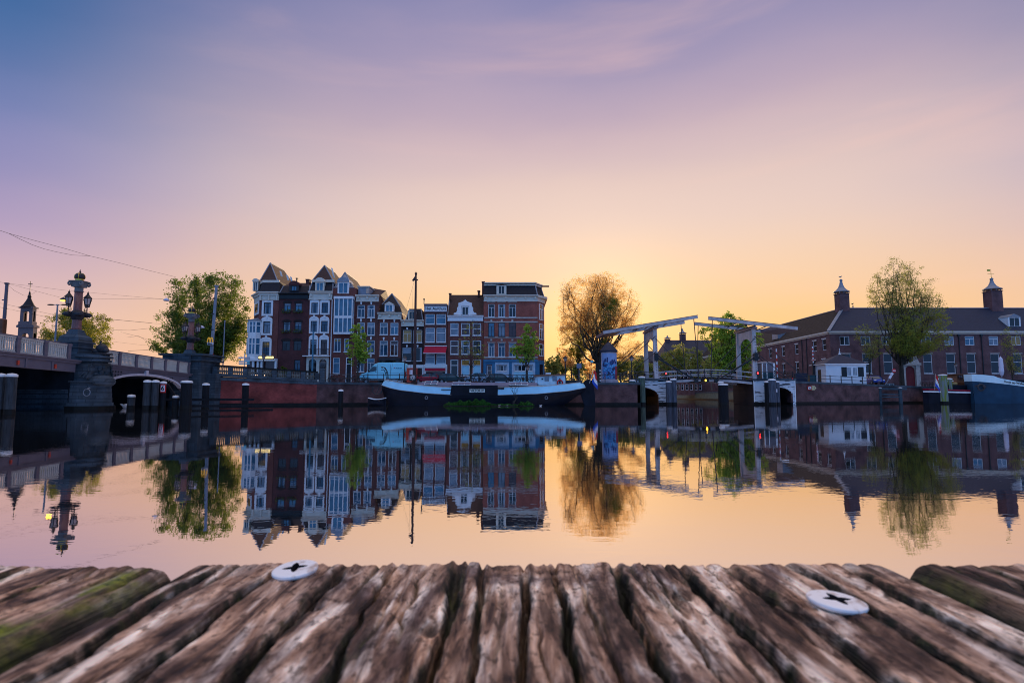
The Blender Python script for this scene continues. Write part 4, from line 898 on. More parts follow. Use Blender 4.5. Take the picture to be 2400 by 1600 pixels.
# column builder
def lamp_column(x, y, label, zb):
    t = thing('lamp_column', label, 'street lamp', (x, y, zb), 'granite lamp columns of the bridge')
    p = MB(); p.lathe([(.95,0),(.95,1.75),(.98,1.78),(1.04,1.86),(1.04,1.95),(.95,2.0),(.98,2.3),(1.0,2.32)], (x,y,zb), sq=True); p.lathe([(1.1,2.32),(1.1,2.42),(.92,2.5),(.86,2.85),(.68,3.05),(.54,3.12),(.5,3.3),(.44,3.4),(.42,3.55)], (x,y,zb), sq=True); p.build('pedestal', stone, t)
    s = MB(); s.lathe([(.42,3.55),(.39,3.7),(.35,4.9),(.33,7.0)], (x,y,zb), 14); s.build('shaft', granite, t, smooth=True)
    c = MB(); c.lathe([(.35,4.4),(.45,4.55),(.6,4.85),(.62,5.05),(.5,5.2),(.38,5.3)], (x,y,zb), 12)
    for k in range(4):
        a = math.pi/4+k*math.pi/2; c.ball((x+.75*math.cos(a), y+.75*math.sin(a), zb+4.95), .36, .36, .24, 8, 5); c.tube((x+.5*math.cos(a),y+.5*math.sin(a),zb+5.0),(x+1.15*math.cos(a),y+1.15*math.sin(a),zb+4.9),.14,.06)
    c.build('ship_prow_collar', iron, t)
    k_ = MB(); k_.lathe([(.36,7.0),(.4,7.05),(.34,7.1),(.34,7.45),(.45,7.55)], (x,y,zb), 12)
    k_.lathe([(.55,7.9),(.62,8.0)], (x,y,zb), sq=True); k_.lathe([(.42,7.45),(.5,7.9)], (x,y,zb), sq=True)
    for sx_ in (-1,1):
        for sy_ in (-1,1): k_.torus((x+sx_*.52, y+sy_*.5, zb+7.75), .13, .09, 'y', 10, 5)
    k_.build('capital', mat('weathered_capital_stone', (.16,.155,.16), .8, var=.25), t)
    g = MB(); g.lathe([(.32,8.0),(.36,8.05),(.33,8.18),(.37,8.22)], (x,y,zb), 12); g.build('crown_band', gold, t)
    g = MB(); g.lathe([(.34,8.22),(.4,8.36),(.38,8.55),(.25,8.7),(.08,8.76),(.05,8.85),(.1,8.9),(.03,8.98),(.02,9.1)], (x,y,zb), 12); g.build('crown', iron, t, smooth=True)
    g = MB()
    for k in range(4):
        a = k*math.pi/2+.4; g.path([(x+r*math.cos(a),y+r*math.sin(a),zb+z) for r,z in ((.38,8.22),(.42,8.38),(.39,8.56),(.25,8.72),(.05,8.78))], .03, 4)
    g.build('crown_hoops', gold, t)
    for k in range(4):
        a = k*math.pi/2-.157; lx, ly = x+.98*math.cos(a), y+.98*math.sin(a); lz = zb+5.75
        l = MB(); l.path([(x+.4*math.cos(a),y+.4*math.sin(a),zb+5.0),(lx,ly,zb+5.15),(lx,ly,lz)], .035, 5); l.torus((lx-.15*math.cos(a),ly-.15*math.sin(a),zb+5.4), .14, .025, 'y', 10, 4)
        l.lathe([(.2,0),(.22,.06)], (lx,ly,lz), 6); l.lathe([(.36,.62),(.38,.68),(.3,.76),(.14,.95),(.08,1.05),(.1,1.12),(.03,1.2),(.02,1.3)], (lx,ly,lz), 6)
        for j in range(6): b_ = 2*math.pi*j/6; l.tube((lx+.2*math.cos(b_),ly+.2*math.sin(b_),lz+.05),(lx+.32*math.cos(b_),ly+.32*math.sin(b_),lz+.65),.02,n=4)
        lo = l.build('lantern', black, t)
        gg = MB(); gg.lathe([(.17,.06),(.28,.62)], (lx,ly,lz), 6); gg.build('lantern_glass', glass('clear_lamp_glass', (.40,.30,.27)), lo)
    return t
lamp_column(-39.45, 54.2, 'tall granite lamp column with golden crown on the river pier', 3.6)
abt = thing('bridge_abutment', 'blue grey stone abutment block carrying the second lamp column', 'abutment', (-39, 73.5, 0))
q = MB()
q.box(-41.2,-36.9,71.3,76,.5,5.35); q.box(-41.5,-36.6,71.0,76.2,-1.5,.5); q.box(-41.5,-36.5,70.95,76.3,5.35,5.55); q.box(-41.35,-36.75,71.1,76.1,5.55,6.0); q.box(-41.7,-36.4,70.8,76.4,6.0,6.2); q.box(-40.0,-37.9,70.9,71.1,3.6,6.0)
for k in range(9): q.box(-36.9,-35.7,72.6,74.5,.6+k*.37,.6+k*.37+.31)
q.box(-36.9,-35.75,72.7,74.5,-1.5,3.9)
q.build('block', stone, abt)
q = MB()
for z0, z1, r in ((-1.5,.7,1.45),(.7,.95,1.5),(.95,2.6,1.3),(2.6,2.75,1.42)): q.prism([(-39+r*math.cos(t),71.3-r*.75*math.sin(t),z0) for t in [math.pi*k/12 for k in range(13)]], (0,0,z1-z0))
q.ball((-39,71.3,2.75),1.3,1.0,.95,14,8); q.torus((-38.9,70.25,1.55),.38,.06,'y',18,5); q.box(-39.45,-38.35,70.28,70.5,1.0,2.1); q.build('rounded_niche', stone, abt)
lamp_column(-39.25, 73.2, 'smaller looking granite lamp column on the abutment before the tree', 3.2)

# balustrade along the quay
bs = thing('stone_balustrade', 'weathered stone balustrade on the red brick quay wall', 'balustrade', (-31, 75, 3))
A, B = Vector((-36.4,73.9,3.6)), Vector((-24.9,77.05,2.98)); n = 7
d = (B-A); dn = Vector((d.x,d.y,0)).normalized(); nr = Vector((dn.y,-dn.x,0))
def obox(mb, c, l, w_, z0, z1, ze0=None, ze1=None):
    """box centred on c, length l along the balustrade"""
    ze0 = z0 if ze0 is None else ze0; ze1 = z1 if ze1 is None else ze1
    a = c-dn*l/2; b_ = c+dn*l/2
    mb.hexa([(a+nr*w_/2).to_tuple()[:2]+(z0,), (b_+nr*w_/2).to_tuple()[:2]+(ze0,), (b_-nr*w_/2).to_tuple()[:2]+(ze0,), (a-nr*w_/2).to_tuple()[:2]+(z0,),
             (a+nr*w_/2).to_tuple()[:2]+(z1,), (b_+nr*w_/2).to_tuple()[:2]+(ze1,), (b_-nr*w_/2).to_tuple()[:2]+(ze1,), (a-nr*w_/2).to_tuple()[:2]+(z1,)])
q = MB(); obox(q, (A+B)/2, d.length, .5, A.z, A.z+.3, B.z, B.z+.3); q.build('plinth', stone, bs); q = MB(); obox(q, (A+B)/2, d.length+.1, .42, A.z+1.22, A.z+1.42, B.z+1.14, B.z+1.34); q.build('handrail', stone_dark, bs)
for i in range(n+1):
    c = A+d*i/n; q = MB(); obox(q, c, .55, .44, c.z+.3, c.z+1.2-.06*i/n); q.build('post', stone, bs)
for i in range(n):
    q = MB()
    for k in range(7):
        c = A+d*(i+(k+1)/8)/n; q.lathe([(.11,.3),(.11,.36),(.06,.42),(.12,.62),(.1,.78),(.05,.95),(.09,1.08),(.1,1.21-.05*i/n)], (c.x,c.y,c.z), 7)
    q.build('balusters', mat('lichen_stone', (.13,.125,.11), .9, var=.4, scale=3), bs)
ep = thing('carved_stone_pillar', 'carved stone pillar ending the quay balustrade', 'pillar', (-24.3,77.2,2.9))
q = MB(); q.lathe([(.36,0),(.36,.35),(.28,.4),(.28,1.5),(.34,1.55),(.34,1.65),(.22,1.75),(.26,1.9),(.34,2.0),(.3,2.15),(.22,2.25)], (-24.3,77.35,2.95), sq=True); q.build('shaft', stone, ep)
q = MB(); q.ball((-24.3,77.35,5.35),.42,.42,.3,10,6)
for k in range(8): a = k*.785; q.ball((-24.3+.3*math.cos(a),77.35+.3*math.sin(a),5.3),.15,.15,.22,6,4)
q.ball((-24.3,77.35,5.7),.2,.2,.18); q.build('finial', stone, ep)

# ---------------------------------------------------------------- piles
def pile(px, ytop, Y, r, label, m=wood, lean=0, cap=True, grp='mooring piles in the river', z0=-1.0, blue=0):
    x, _, zt = P(px, ytop, Y); t = thing('mooring_pile', label, 'mooring pile', (x, Y, 0), grp)
    q = MB(); q.tube((x-lean,Y,z0),(x,Y,zt),r*1.06,r,10); q.build('post', m, t)
    q = MB(); q.tube((x-lean,Y,z0-.02),(x-lean*.85,Y,.33),r*1.09,r*1.07,10); q.build('wet_foot', stone_dark, t)
    if cap: q = MB(); q.lathe([(r*1.07,-.08),(r*1.07,.06),(r*.7,.13),(.02,.16)], (x,Y,zt), 10); q.build('cap', white, t)
    return t
pile(3, 880, 40, .26, 'white capped timber pile at the very edge under the road bridge', wood); pile(28, 880, 40, .31, 'thick white capped timber pile under the road bridge girder', wood)
pile(346, 894, 55, .32, 'broad grey pile in front of the bridge arch, first of the pair'); pile(365, 894, 55.2, .30, 'broad grey pile beside the number sign, second of the pair')
pile(383, 897, 56, .28, 'dark pile that carries the red framed number sign', wooddark); pile(308, 928, 56, .32, 'short stubby pile standing inside the dark bridge arch')
pile(438, 895, 57, .5, 'fat black pile before the stone abutment niche', wooddark); pile(483, 901, 60, .33, 'black pile beside the quoined wall corner', wooddark); pile(576, 901, 62, .33, 'lone black pile in front of the red brick quay', wooddark)
pile(412, 930, 57, .28, 'low slanting pile stub by the timber rails', wooddark); pile(799, 915, 76.5, .3, 'slim dark pile with white cap near the barge bow', wooddark)
q = MB()
for (px0, px1, y_, Yd) in ((388,596,936,58.5),(440,640,951,58.0)):
    a = P(px0,y_,Yd); b_ = P(px1,y_,Yd+3); q.beam(a, b_, .25, .22)
q.beam(P(392,900,57), P(412,932,57), .2, .22)
tf = thing('timber_fender', 'long black timber fender rails floating before the abutment', 'fender', P(480,945,58)); q.build('rails', wooddark, tf)
sg = thing('number_sign', 'red framed board with a black 6 on a pile', 'sign', P(382.5,910,55.6)); r_ = RC(lambda u,v:(u,v), 376,900,389,920,55.6)
q = MB(); q.box(r_[0],r_[1],55.55,55.62,r_[2],r_[3]); q.build('frame', red, sg); q = MB(); q.box(r_[0]+.07,r_[1]-.07,55.52,55.549,r_[2]+.1,r_[3]-.1); q.build('face', signwhite, sg); text('6','number',black,sg,((r_[0]+r_[1])/2,55.51,(r_[2]+r_[3])/2),.62,ext=.005,bold=.01)
# swan under the arch
def bird(px, py, Y, label, s=1.0, m=white, cat='swan', name='swan', neck=True, rz=0):
    p = P(px, py, Y); t = thing(name, label, cat, (p[0], Y, max(0,p[2]) if name != 'gull' else p[2]))
    z = 0 if name != 'gull' else p[2]; q = MB(); x = p[0]
    q.ball((x,Y,z+.14*s),.38*s,.2*s,.2*s,12,8); q.tube((x-.3*s,Y,z+.2*s),(x-.55*s,Y,z+.32*s),.1*s,.02*s)
    if neck: q.path([(x+.28*s,Y,z+.2*s),(x+.4*s,Y,z+.45*s),(x+.32*s,Y,z+.7*s),(x+.38*s,Y,z+.82*s)], .06*s, 6, .045*s); q.ball((x+.42*s,Y,z+.84*s),.09*s,.06*s,.06*s); q.tube((x+.48*s,Y,z+.84*s),(x+.6*s,Y,z+.8*s),.03*s,.008*s)
    else: q.tube((x+.25*s,Y,z+.18*s),(x+.38*s,Y,z+.38*s),.09*s,.07*s); q.ball((x+.4*s,Y,z+.4*s),.1*s,.08*s,.08*s); q.tube((x+.48*s,Y,z+.4*s),(x+.58*s,Y,z+.37*s),.03*s,.01*s)
    q.build('body', m, t, smooth=True); return t
bird(298, 948, 60, 'white swan swimming in the dark bridge arch', 1.3)
bird(1170, 949, 72.2, 'white water bird beside the dead branch raft', .3, cat='water bird', name='water_bird', neck=False); bird(1188, 949, 72.2, 'smaller white water bird near the bare sapling', .25, cat='water bird', name='water_bird', neck=False); bird(1267, 948, 72.2, 'lone white water bird by the barge stern', .3, cat='water bird', name='water_bird', neck=False)

# ---------------------------------------------------------------- drawbridge
DN, DF = 85.0, 91.3
db = thing('drawbridge', 'white double leaf timber drawbridge across the side canal', 'drawbridge', (27.2, 88, 0))
xl_, xr2 = 20.3, 34.3
q = MB()
def abut(x0, x1, arch, name, m=whiteold):
    q = MB(); ax, ar, az0 = arch; zt = 3.35
    n = 14; xs = [x for x in np.linspace(x0, x1, 29)]
    def zh(x):
        t = (x-ax)/ar
        return az0+1.35*math.sqrt(max(0,1-t*t)) if abs(t) < 1 else None
    for a, b_ in zip(xs[:-1], xs[1:]):
        za = zh((a+b_)/2); lo = -.6 if za is None else za
        q.poly([(a,DN,lo),(b_,DN,lo),(b_,DN,zt),(a,DN,zt)])
    xa, xb = max(x0, ax-ar), min(x1, ax+ar)
    o = q.build(name, m, db)
    q = MB(); tt = np.linspace(xa, xb, 16)
    zf_ = lambda x: az0+1.35*math.sqrt(max(0,1-((x-ax)/ar)**2))
    for a, b_ in zip(tt[:-1], tt[1:]): q.poly([(a,DN,zf_(a)),(b_,DN,zf_(b_)),(b_,DF+1,zf_(b_)),(a,DF+1,zf_(a))])
    q.poly([(xb,DN,-.6),(xb,DN,az0),(xb,DF+1,az0),(xb,DF+1,-.6)]); q.poly([(xa,DN,-.6),(xa,DN,az0),(xa,DF+1,az0),(xa,DF+1,-.6)])
    q.build('arch_vault', brownwood if ax < 25 else brick_black, o)  # orange light inside the left vault put in as its brown colour
    q = MB(); q.box(ax+ar+.001 if ax < 25 else x0, x1 if ax < 25 else ax-ar, DN-.03, DN-.002, -.8, .32); q.build('wet_foot', stone_dark, o)
    q = MB()
    for x in (x1-.12, x0+.0) if ax > 25 else (x1-.15,): q.box(x,x+.12,DN-.06,DN-.003,.35,zt)
    q.build('timber_strips', white, o)
    return o
abut(17.0, 21.8, (17.6,3.0,1.15), 'abutment_wall'); abut(34.0, 39.9, (37.6,1.95,1.05), 'abutment_wall')
q = MB(); q.box(21.8,21.9,DN,92,-.6,3.2); q.build('abutment_side', brick_black, db); q = MB(); q.box(33.9,34.0,DN,92.6,-.6,3.3); q.build('abutment_side', brick_black, db)
q = MB(); q.box(16.9,21.9,DN-.15,DN+.3,3.36,3.62); q.box(33.9,40,DN-.15,DN+.3,3.36,3.62); q.build('coping', stone, db)
q = MB(); q.box(17,21.9,DN+.3,DF+.8,3.3,3.55); q.box(33.9,39.9,DN+.3,DF+.8,3.3,3.55); q.build('approach_deck', asphalt, db)
zd = lambda x: 3.62-.45*((x-27.2)/7)**2
for sgn, xe, xm in ((1,20.6,27.15),(-1,33.9,27.25)):
    q = MB(); xs = np.linspace(xe, xm, 8)
    for a, b_ in zip(xs[:-1], xs[1:]):
        for y in (DN+.1, DF-.4): q.hexa([(a,y,zd(a)-.38),(b_,y,zd(b_)-.38),(b_,y+.3,zd(b_)-.38),(a,y+.3,zd(a)-.38),(a,y,zd(a)-.04),(b_,y,zd(b_)-.04),(b_,y+.3,zd(b_)-.04),(a,y+.3,zd(a)-.04)])
    lf = q.build('bridge_leaf', bridgewhite, db)
    q = MB()
    for a, b_ in zip(xs[:-1], xs[1:]): q.hexa([(a,DN,zd(a)-.04),(b_,DN,zd(b_)-.04),(b_,DF,zd(b_)-.04),(a,DF,zd(a)-.04),(a,DN,zd(a)+.12),(b_,DN,zd(b_)+.12),(b_,DF,zd(b_)+.12),(a,DF,zd(a)+.12)])
    for x in (xm-.25*sgn,): q.box(x-.25,x+.25,DN-.05,DF+.05,zd(x)-.45,zd(x)-.041)
    q.build('deck_planks', wooddark, lf)
    for y in (DN+.15, DF-.15):
        for h in (1.28, .62):
            q = MB()
            for a, b_ in zip(xs[:-1], xs[1:]): q.beam((a,y,zd(a)+h),(b_,y,zd(b_)+h),.07,.13)
            q.build('handrail', bridgewhite, lf)
    for y in (DN+.15, DF-.15):
        for x in xs[1::2]: q = MB(); q.box(x-.06,x+.06,y+.04,y+.12,zd(x),zd(x)+1.3); q.build('railing_post', iron, lf)
# portals
for X, near_r, key in ((xl_,.24,0),(xr2,.36,1)):
    zt = 10.7
    for y, rr_, zt2 in ((DN+.1,.30,zt+.1),(DF-.3,.30,zt)):
        q = MB(); q.add([(X-rr_*1.15,y-.25,3.4),(X+rr_*1.15,y-.25,3.4),(X+rr_*1.15,y+.25,3.4),(X-rr_*1.15,y+.25,3.4),(X-rr_*.8,y-.2,zt2),(X+rr_*.8,y-.2,zt2),(X+rr_*.8,y+.2,zt2),(X-rr_*.8,y+.2,zt2)], [(0,3,2,1),(4,5,6,7),(0,1,5,4),(1,2,6,5),(2,3,7,6),(3,0,4,7)])
        po = q.build('portal_post', bridgewhite, db)
    # arched head board between the posts (in the plane across the deck)
    q = MB(); ya_, yb_ = DN+.35, DF-.55; n = 12; yc_ = (ya_+yb_)/2; hw = (yb_-ya_)/2
    pts = [(X-.08,ya_,zt-.15),(X-.08,ya_,zt-3.2)]+[(X-.08,yc_-hw*math.cos(t),zt-3.2+2.0*math.sin(t)) for t in [math.pi*k/n for k in range(1,n)]]+[(X-.08,yb_,zt-3.2),(X-.08,yb_,zt-.15)]
    for i in range(1, len(pts)-2):
        a, b_ = pts[i], pts[i+1]; q.hexa([(X-.08,a[1],a[2]),(X+.08,a[1],a[2]),(X+.08,b_[1],b_[2]),(X-.08,b_[1],b_[2]),(X-.08,a[1],zt-.15),(X+.08,a[1],zt-.15),(X+.08,b_[1],zt-.15),(X-.08,b_[1],zt-.15)])
    q.build('arched_board', bridgewhite, po)
    q = MB(); q.box(X-.28,X+.28,DN-.7,DF+.5,zt-.05,zt+.2); q.build('cap_beam', greypaint, po)
    q = MB()
    for k in range(14): z = 4.4+k*.4; q.tube((X+.1,DN-.19,z),(X+.1,DN-.13,z),.05,n=6)
    q.build('bolts', iron, po)
# balance beams (near and far) + counterweights
def zB(side, x): return 11.35+.168*(x-xl_) if side == 0 else 11.4-.115*(x-xr2)
for side, (xo, xi, xp) in enumerate(((12.9,26.3,xl_),(40.4,27.85,xr2))):
    for y in (DN-.3, DF-.1): q = MB(); q.beam((xo,y,zB(side,xo)),(xi,y,zB(side,xi)),.28,.42); bb = q.build('balance_beam', bridgewhite, db)
    q = MB(); sg_ = 1 if side == 0 else -1
    q.hexa([(xo,DN-.1,zB(side,xo)-.25),(xo+sg_*2.6,DN-.1,zB(side,xo+sg_*2.6)-.25),(xo+sg_*2.6,DF-.3,zB(side,xo+sg_*2.6)-.25),(xo,DF-.3,zB(side,xo)-.25),(xo,DN-.1,zB(side,xo)+.2),(xo+sg_*2.6,DN-.1,zB(side,xo+sg_*2.6)+.2),(xo+sg_*2.6,DF-.3,zB(side,xo+sg_*2.6)+.2),(xo,DF-.3,zB(side,xo)+.2)]); q.build('counterweight', greypaint, bb)
    q = MB()
    for y in (DN-.3, DF-.1): q.beam((xo-sg_*.2,y,zB(side,xo)+.24),(xi,y,zB(side,xi)+.24),.34,.05)
    q.build('weather_board', brownwood, bb)
    q = MB()
    for k in range(4): x = xp+(k-1.5)*1.4; q.beam((x,DN-.1,zB(side,x)),(x+.6,DF-.3,zB(side,x+.6)),.1,.12)
    q.beam((xp-2,DN-.2,zB(side,xp-2)+.2),(xp+2,DF-.2,zB(side,xp+2)+.1),.08,.1); q.beam((xp+2,DN-.2,zB(side,xp+2)+.2),(xp-2,DF-.2,zB(side,xp-2)+.1),.08,.1)
    q.box(xp-.12,xp+.12,DN-.5,DF+.3,zB(side,xp)-.55,zB(side,xp)-.26); q.build('cross_bracing', iron, bb)
    xi2 = xi-.55*sg_; xd = 26.3 if side == 0 else 28.1
    for y in (DN-.3, DF-.1): q = MB(); q.tube((xi2,y,zB(side,xi2)),(xd,y+.3,zd(xd)+1.2),.06,n=5); q.tube((xd,y+.3,zd(xd)+1.2),(xd,y+.3,zd(xd)-.1),.1,n=5); q.build('lifting_rod', iron, bb)
    q = MB(); xw = xp; 
    q.beam((xw+.05*sg_,DN-.25,6.6),(xw+sg_*5.6,DN-.25,3.35),.2,.2); q.box(xw-.22,xw+.3,DN-.5,DN-.16,6.1,7.2); q.box(xw+sg_*5.6-.25,xw+sg_*5.6+.25,DN-.4,DN-.05,3.05,3.5)
    q.build('push_strut', black, db)
    for y, za_ in ((DN-.22,9.6),(DF,9.6)):
        for a_, b_ in (((xp,y,za_),(xp-sg_*7.2,y,3.6)),((xp,y,7.4),(xp-sg_*4.6,y,3.6)),((xp,y,za_-.3),(xp+sg_*5.2,y,3.8)),((xp,y,7.2),(xp+sg_*4.0,y,3.8))): q = MB(); q.tube(a_,b_,.05,n=5); q.build('stay_rod', iron, db)
q = MB(); q.ball((PX(1654,84.9,3.3),84.85,P(1654,891,84.9)[2]),.13,.1,.13); q.build('passage_lamp', lamp_amber, db)
def signal(px, py, Y, label, h=1.1):
    p = P(px,py,Y); t = thing('signal_light', label, 'signal light', (p[0],Y,p[2]-h)); q = MB(); q.tube((p[0],Y+.1,p[2]-h),(p[0],Y+.1,p[2]+.3),.06); q.box(p[0]-.14,p[0]+.14,Y,Y+.2,p[2]-.2,p[2]+.2); q.build('post', iron, t); q = MB(); q.ball((p[0],Y-.04,p[2]),.1,.07,.1); q.build('lens', lamp_red, t)
signal(1561,875,84.6,'lit red signal at the city end of the drawbridge'); signal(1776,874,84.6,'lit red signal between tall post and control cabin'); signal(1858,888,90,'brightest red signal on the quay wall by the arch')
for px, yt, Y, r, lb, m in ((1482,892,82,.42,'green tinted white capped pile before the small arch','g'),(1504,884,82.3,.45,'taller green tinted pile before the small arch','g'),(1567,895,83,.40,'bluish pile beside the white flaking abutment','w'),(1578,889,83.4,.42,'taller bluish pile beside the white flaking abutment','w'),
        (1689,896,82.5,.38,'black pile in the canal mouth, rear of the group','b'),(1695,901,81.8,.62,'wide black pile cluster in the canal mouth','b'),(1800,895,83.5,.5,'black pile against the far white abutment','b'),(1809,890,83,.5,'tall bluish pile in front of the far arch','w'),(1819,895,83.6,.42,'bluish pile with a white plate near the far arch','w'),
        (2201,888,99,.45,'short bright green algae pile by the moored boats','G'),(2209,879,98.6,.6,'tallest green algae pile by the moored boats','G'),(2223,888,99,.5,'green grey pile close to the brown boat','G')):
    pile(px, yt, Y, r, lb, {'g':mat('greenish_timber',(.06,.095,.075),.8,var=.4,scale=3,stretch=(3,3,.4)),'w':mat('bluish_timber',(.055,.068,.095),.8,var=.45,scale=3,stretch=(3,3,.4)),'b':wooddark,'G':woodgreen}[m])
p = P(1820,915,82.9); tgp = thing('depth_plate', 'small white plate fixed to a pile', 'plate', p); q = MB(); q.box(p[0]-.17,p[0]+.17,83.05,83.1,p[2]-.22,p[2]+.22); q.build('plate', signwhite, tgp)

# control cabin
cbn = thing('control_cabin', 'small glazed bridge keeper cabin with shallow pale dome roof', 'cabin', P(1794,889,87))
x0, x1 = PX(1780,87,4), PX(1811,87,4); z0 = 3.5; z1 = P(1794,852,87)[2]; y0, y1 = 86, 88.4
q = MB()
for x in (x0, x0+.62, x1-.16): q.box(x,x+.12,y0,y0+.12,z0,z1)
for x in (x0, x1-.12): q.box(x,x+.12,y1-.12,y1,z0,z1)
q.box(x1-.3,x1-.16,y0,y0+.1,z0,z1); q.build('frame', white, cbn); q = MB(); q.lathe([(1.35,0),(1.35,.06),(1.0,.18),(.55,.3),(.02,.36)], ((x0+x1)/2,(y0+y1)/2,z1), 20); q.build('roof', zinc, cbn)
q = MB(); q.box(x0+.06,x1-.06,y0+.05,y0+.08,z0+1.0,z1); q.box(x0+.05,x0+.08,y0+.1,y1-.1,z0+1.0,z1); q.box(x1-.08,x1-.05,y0+.1,y1-.1,z0+1,z1); q.build('glass', glass('cabin_glass', (.14,.10,.11)), cbn)
q = MB(); q.box(x0+.05,x1-.05,y0+.04,y1,z0,z0+.999); q.build('panel', tealcar, cbn)
# striped barrier poles
for px, y0_, y1_, Y, lb in ((1822,817,884,90,'red and white upright barrier beside the control cabin'),(1906,812,850,103,'red and white upright barrier behind the toll house')):
    a = P(px,y1_,Y); b_ = P(px-1,y0_,Y); t = thing('barrier_pole', lb, 'barrier', (a[0],Y,3.3)); n = 9; q = MB(); q2 = MB()
    for k in range(n):
        z_0, z_1 = a[2]+(b_[2]-a[2])*k/n, a[2]+(b_[2]-a[2])*(k+1)/n; (q if k%2 == 0 else q2).box(a[0]-.08,a[0]+.08,Y-.05,Y+.05,z_0,z_1)
    q.build('white_bands', white, t); q2.build('red_bands', red, t); q = MB(); q.box(a[0]-.2,a[0]+.2,Y-.15,Y+.2,3.2,a[2]); q.build('stand', iron, t)

# ---------------------------------------------------------------- railings
def railing(pts, label, h=1.05, sp=2.0, m=iron, n=2):
    t = thing('railing', label, 'railing', pts[0]); q = MB()
    for a, b_ in zip(pts[:-1], pts[1:]):
        for k in range(n): hh = h*(1-k*.48); q.tube((a[0],a[1],a[2]+hh),(b_[0],b_[1],b_[2]+hh),.035,n=5)
    q.build('rails', m, t); proto = None
    for a, b_ in zip(pts[:-1], pts[1:]):
        a = Vector(a); b_ = Vector(b_); k = max(1, int((b_-a).length/sp))
        for i in range(k+1):
            c = a+(b_-a)*i/k
            if proto is None: q = MB(); q.box(c.x-.05,c.x+.05,c.y-.05,c.y+.05,c.z,c.z+h+.08); q.ball((c.x,c.y,c.z+h+.1),.07,.07,.07,6,4); proto = q.build('post', m, t); pc = c
            else: o = proto.copy(); COL.objects.link(o); o.parent = t; o.location = c-pc
    return t
railing([(-23.6,77.9,2.98),(-19.2,80.3,2.93),(16.6,80.3,2.95)], 'black iron railing on the quay edge behind the barge')
railing([(17.2,84.9,3.6),(20,84.9,3.6)], 'black railing on top of the small white arch', .95); railing([(35,85.2,3.6),(39.7,85.2,3.6),(40.5,90,3.5)], 'black railing above the far white arch', .95)
railing([(40.6,90.2,3.47),(61.5,100.0,3.0)], 'black railing below the white toll house', 1.05, 2.4)
railing([(17,90.8,3.5),(20,90.8,3.5)], 'rear railing of the drawbridge approach', .95)

# ---------------------------------------------------------------- toll house
YT = 99.5; th = thing('toll_house', 'small white weatherboarded house with blue slate hipped roof', 'house', (PX(1980,YT,3), YT, 3.2))
x0, x1 = PX(1936,YT,5), PX(2030,YT,5); ze = P(1980,852,YT)[2]; yb = YT+4.6; zap = P(1965,831,YT+2.3)[2]
wd = mat('white_weatherboard', (.70,.74,.78), .6, var=.05); wn = [(RC(QD,835,400,935,590,YT), white, g_white, dict(tr=0,mull=0,bars=(3,4),b=.07,dep=.1)),(RC(QD,968,400,1070,590,YT), white, g_white, dict(tr=0,mull=0,bars=(3,4),b=.07,dep=.1))]
q = MB(); wall_holes(q, x0, x1, 2.9, ze, YT, [w_[0] for w_ in wn], .1); q.poly([(x0,yb,2.9),(x0,YT,2.9),(x0,YT,ze),(x0,yb,ze)]); q.poly([(x1,YT,2.9),(x1,yb,2.9),(x1,yb,ze),(x1,YT,ze)]); q.poly([(x0,yb,2.9),(x0,yb,ze),(x1,yb,ze),(x1,yb,2.9)])
for k in range(13): z = 3.15+k*.22; q.box(x0-.03,x1,YT-.02,YT-.002,z,z+.03) if z < 3.9 else None; q.box(x0-.02,x0-.002,YT,yb,z,z+.03)
q.box(x0-.06,x1+.05,YT-.06,YT-.003,ze-.4,ze); q.build('wall', wd, th)
for w_ in wn: window(th, w_[0], YT, *w_[1:3], **w_[3])
for u0, u1 in ((708,828),(1088,1215)): r_ = RC(QD,u0,392,u1,610,YT); q = MB(); q.box(r_[0],r_[1],YT-.07,YT-.003,r_[2],r_[3]); q.build('shutter', black, th)
q = MB(); e = .35; E = [(x0-e,YT-e,ze),(x1+e,YT-e,ze),(x1+e,yb+e,ze),(x0-e,yb+e,ze)]; pxa = PX(1965,YT+2.3,zap); T1 = (pxa-.1,YT+2.3,zap); T2 = (pxa+.5,YT+2.3,zap)
q.poly([E[0],E[1],T2,T1]); q.poly([E[1],E[2],T2]); q.poly([E[2],E[3],T1,T2]); q.poly([E[3],E[0],T1]); ro = q.build('roof', slateblue, th)
q = MB(); q.box(x0-e,x1+e,YT-e,yb+e,ze-.12,ze-.002); q.build('eaves', white, ro); q = MB(); q.lathe([(.25,0),(.2,.15),(.1,.2),(.14,.35),(.1,.5)], (pxa+.2,YT+2.3,zap), 8); q.tube((pxa+.2,YT+2.3,zap+.5),(pxa+.2,YT+2.3,zap+1.1),.04); q.build('finial', white, ro)
q = MB(); q.box(x0-.05,x0-.003,YT+1.6,YT+2.6,2.95,5.6); q.build('door', black, th)
q = MB(); r_ = RC(QD,1130,690,1175,730,YT); q.box(r_[0],r_[1],YT-.04,YT-.003,r_[2],r_[3]); q.build('vent', black, th)
t = thing('electrical_box', 'dark teal cabinet on the quay before the toll house', 'cabinet', P(1902,897,94)); r_ = RC(QD,-20,590,130,755,94); q = MB(); q.box(r_[0],r_[1],94,94.6,3.15,r_[3]); q.box(r_[0]-.04,r_[1]+.04,93.97,94.63,r_[3],r_[3]+.06); q.build('casing', tealcar, t)
t = thing('electrical_box', 'long grey cabinet on the quay near the red signal', 'cabinet', P(1882,890,93)); r_ = RC(lambda u,v:(u,v),1865,875,1892,898,93); q = MB(); q.box(r_[0],r_[1],93,93.6,3.3,r_[3]); q.box(r_[0]-.04,r_[1]+.04,92.97,93.63,r_[3],r_[3]+.06); q.build('casing', slateblue, t)
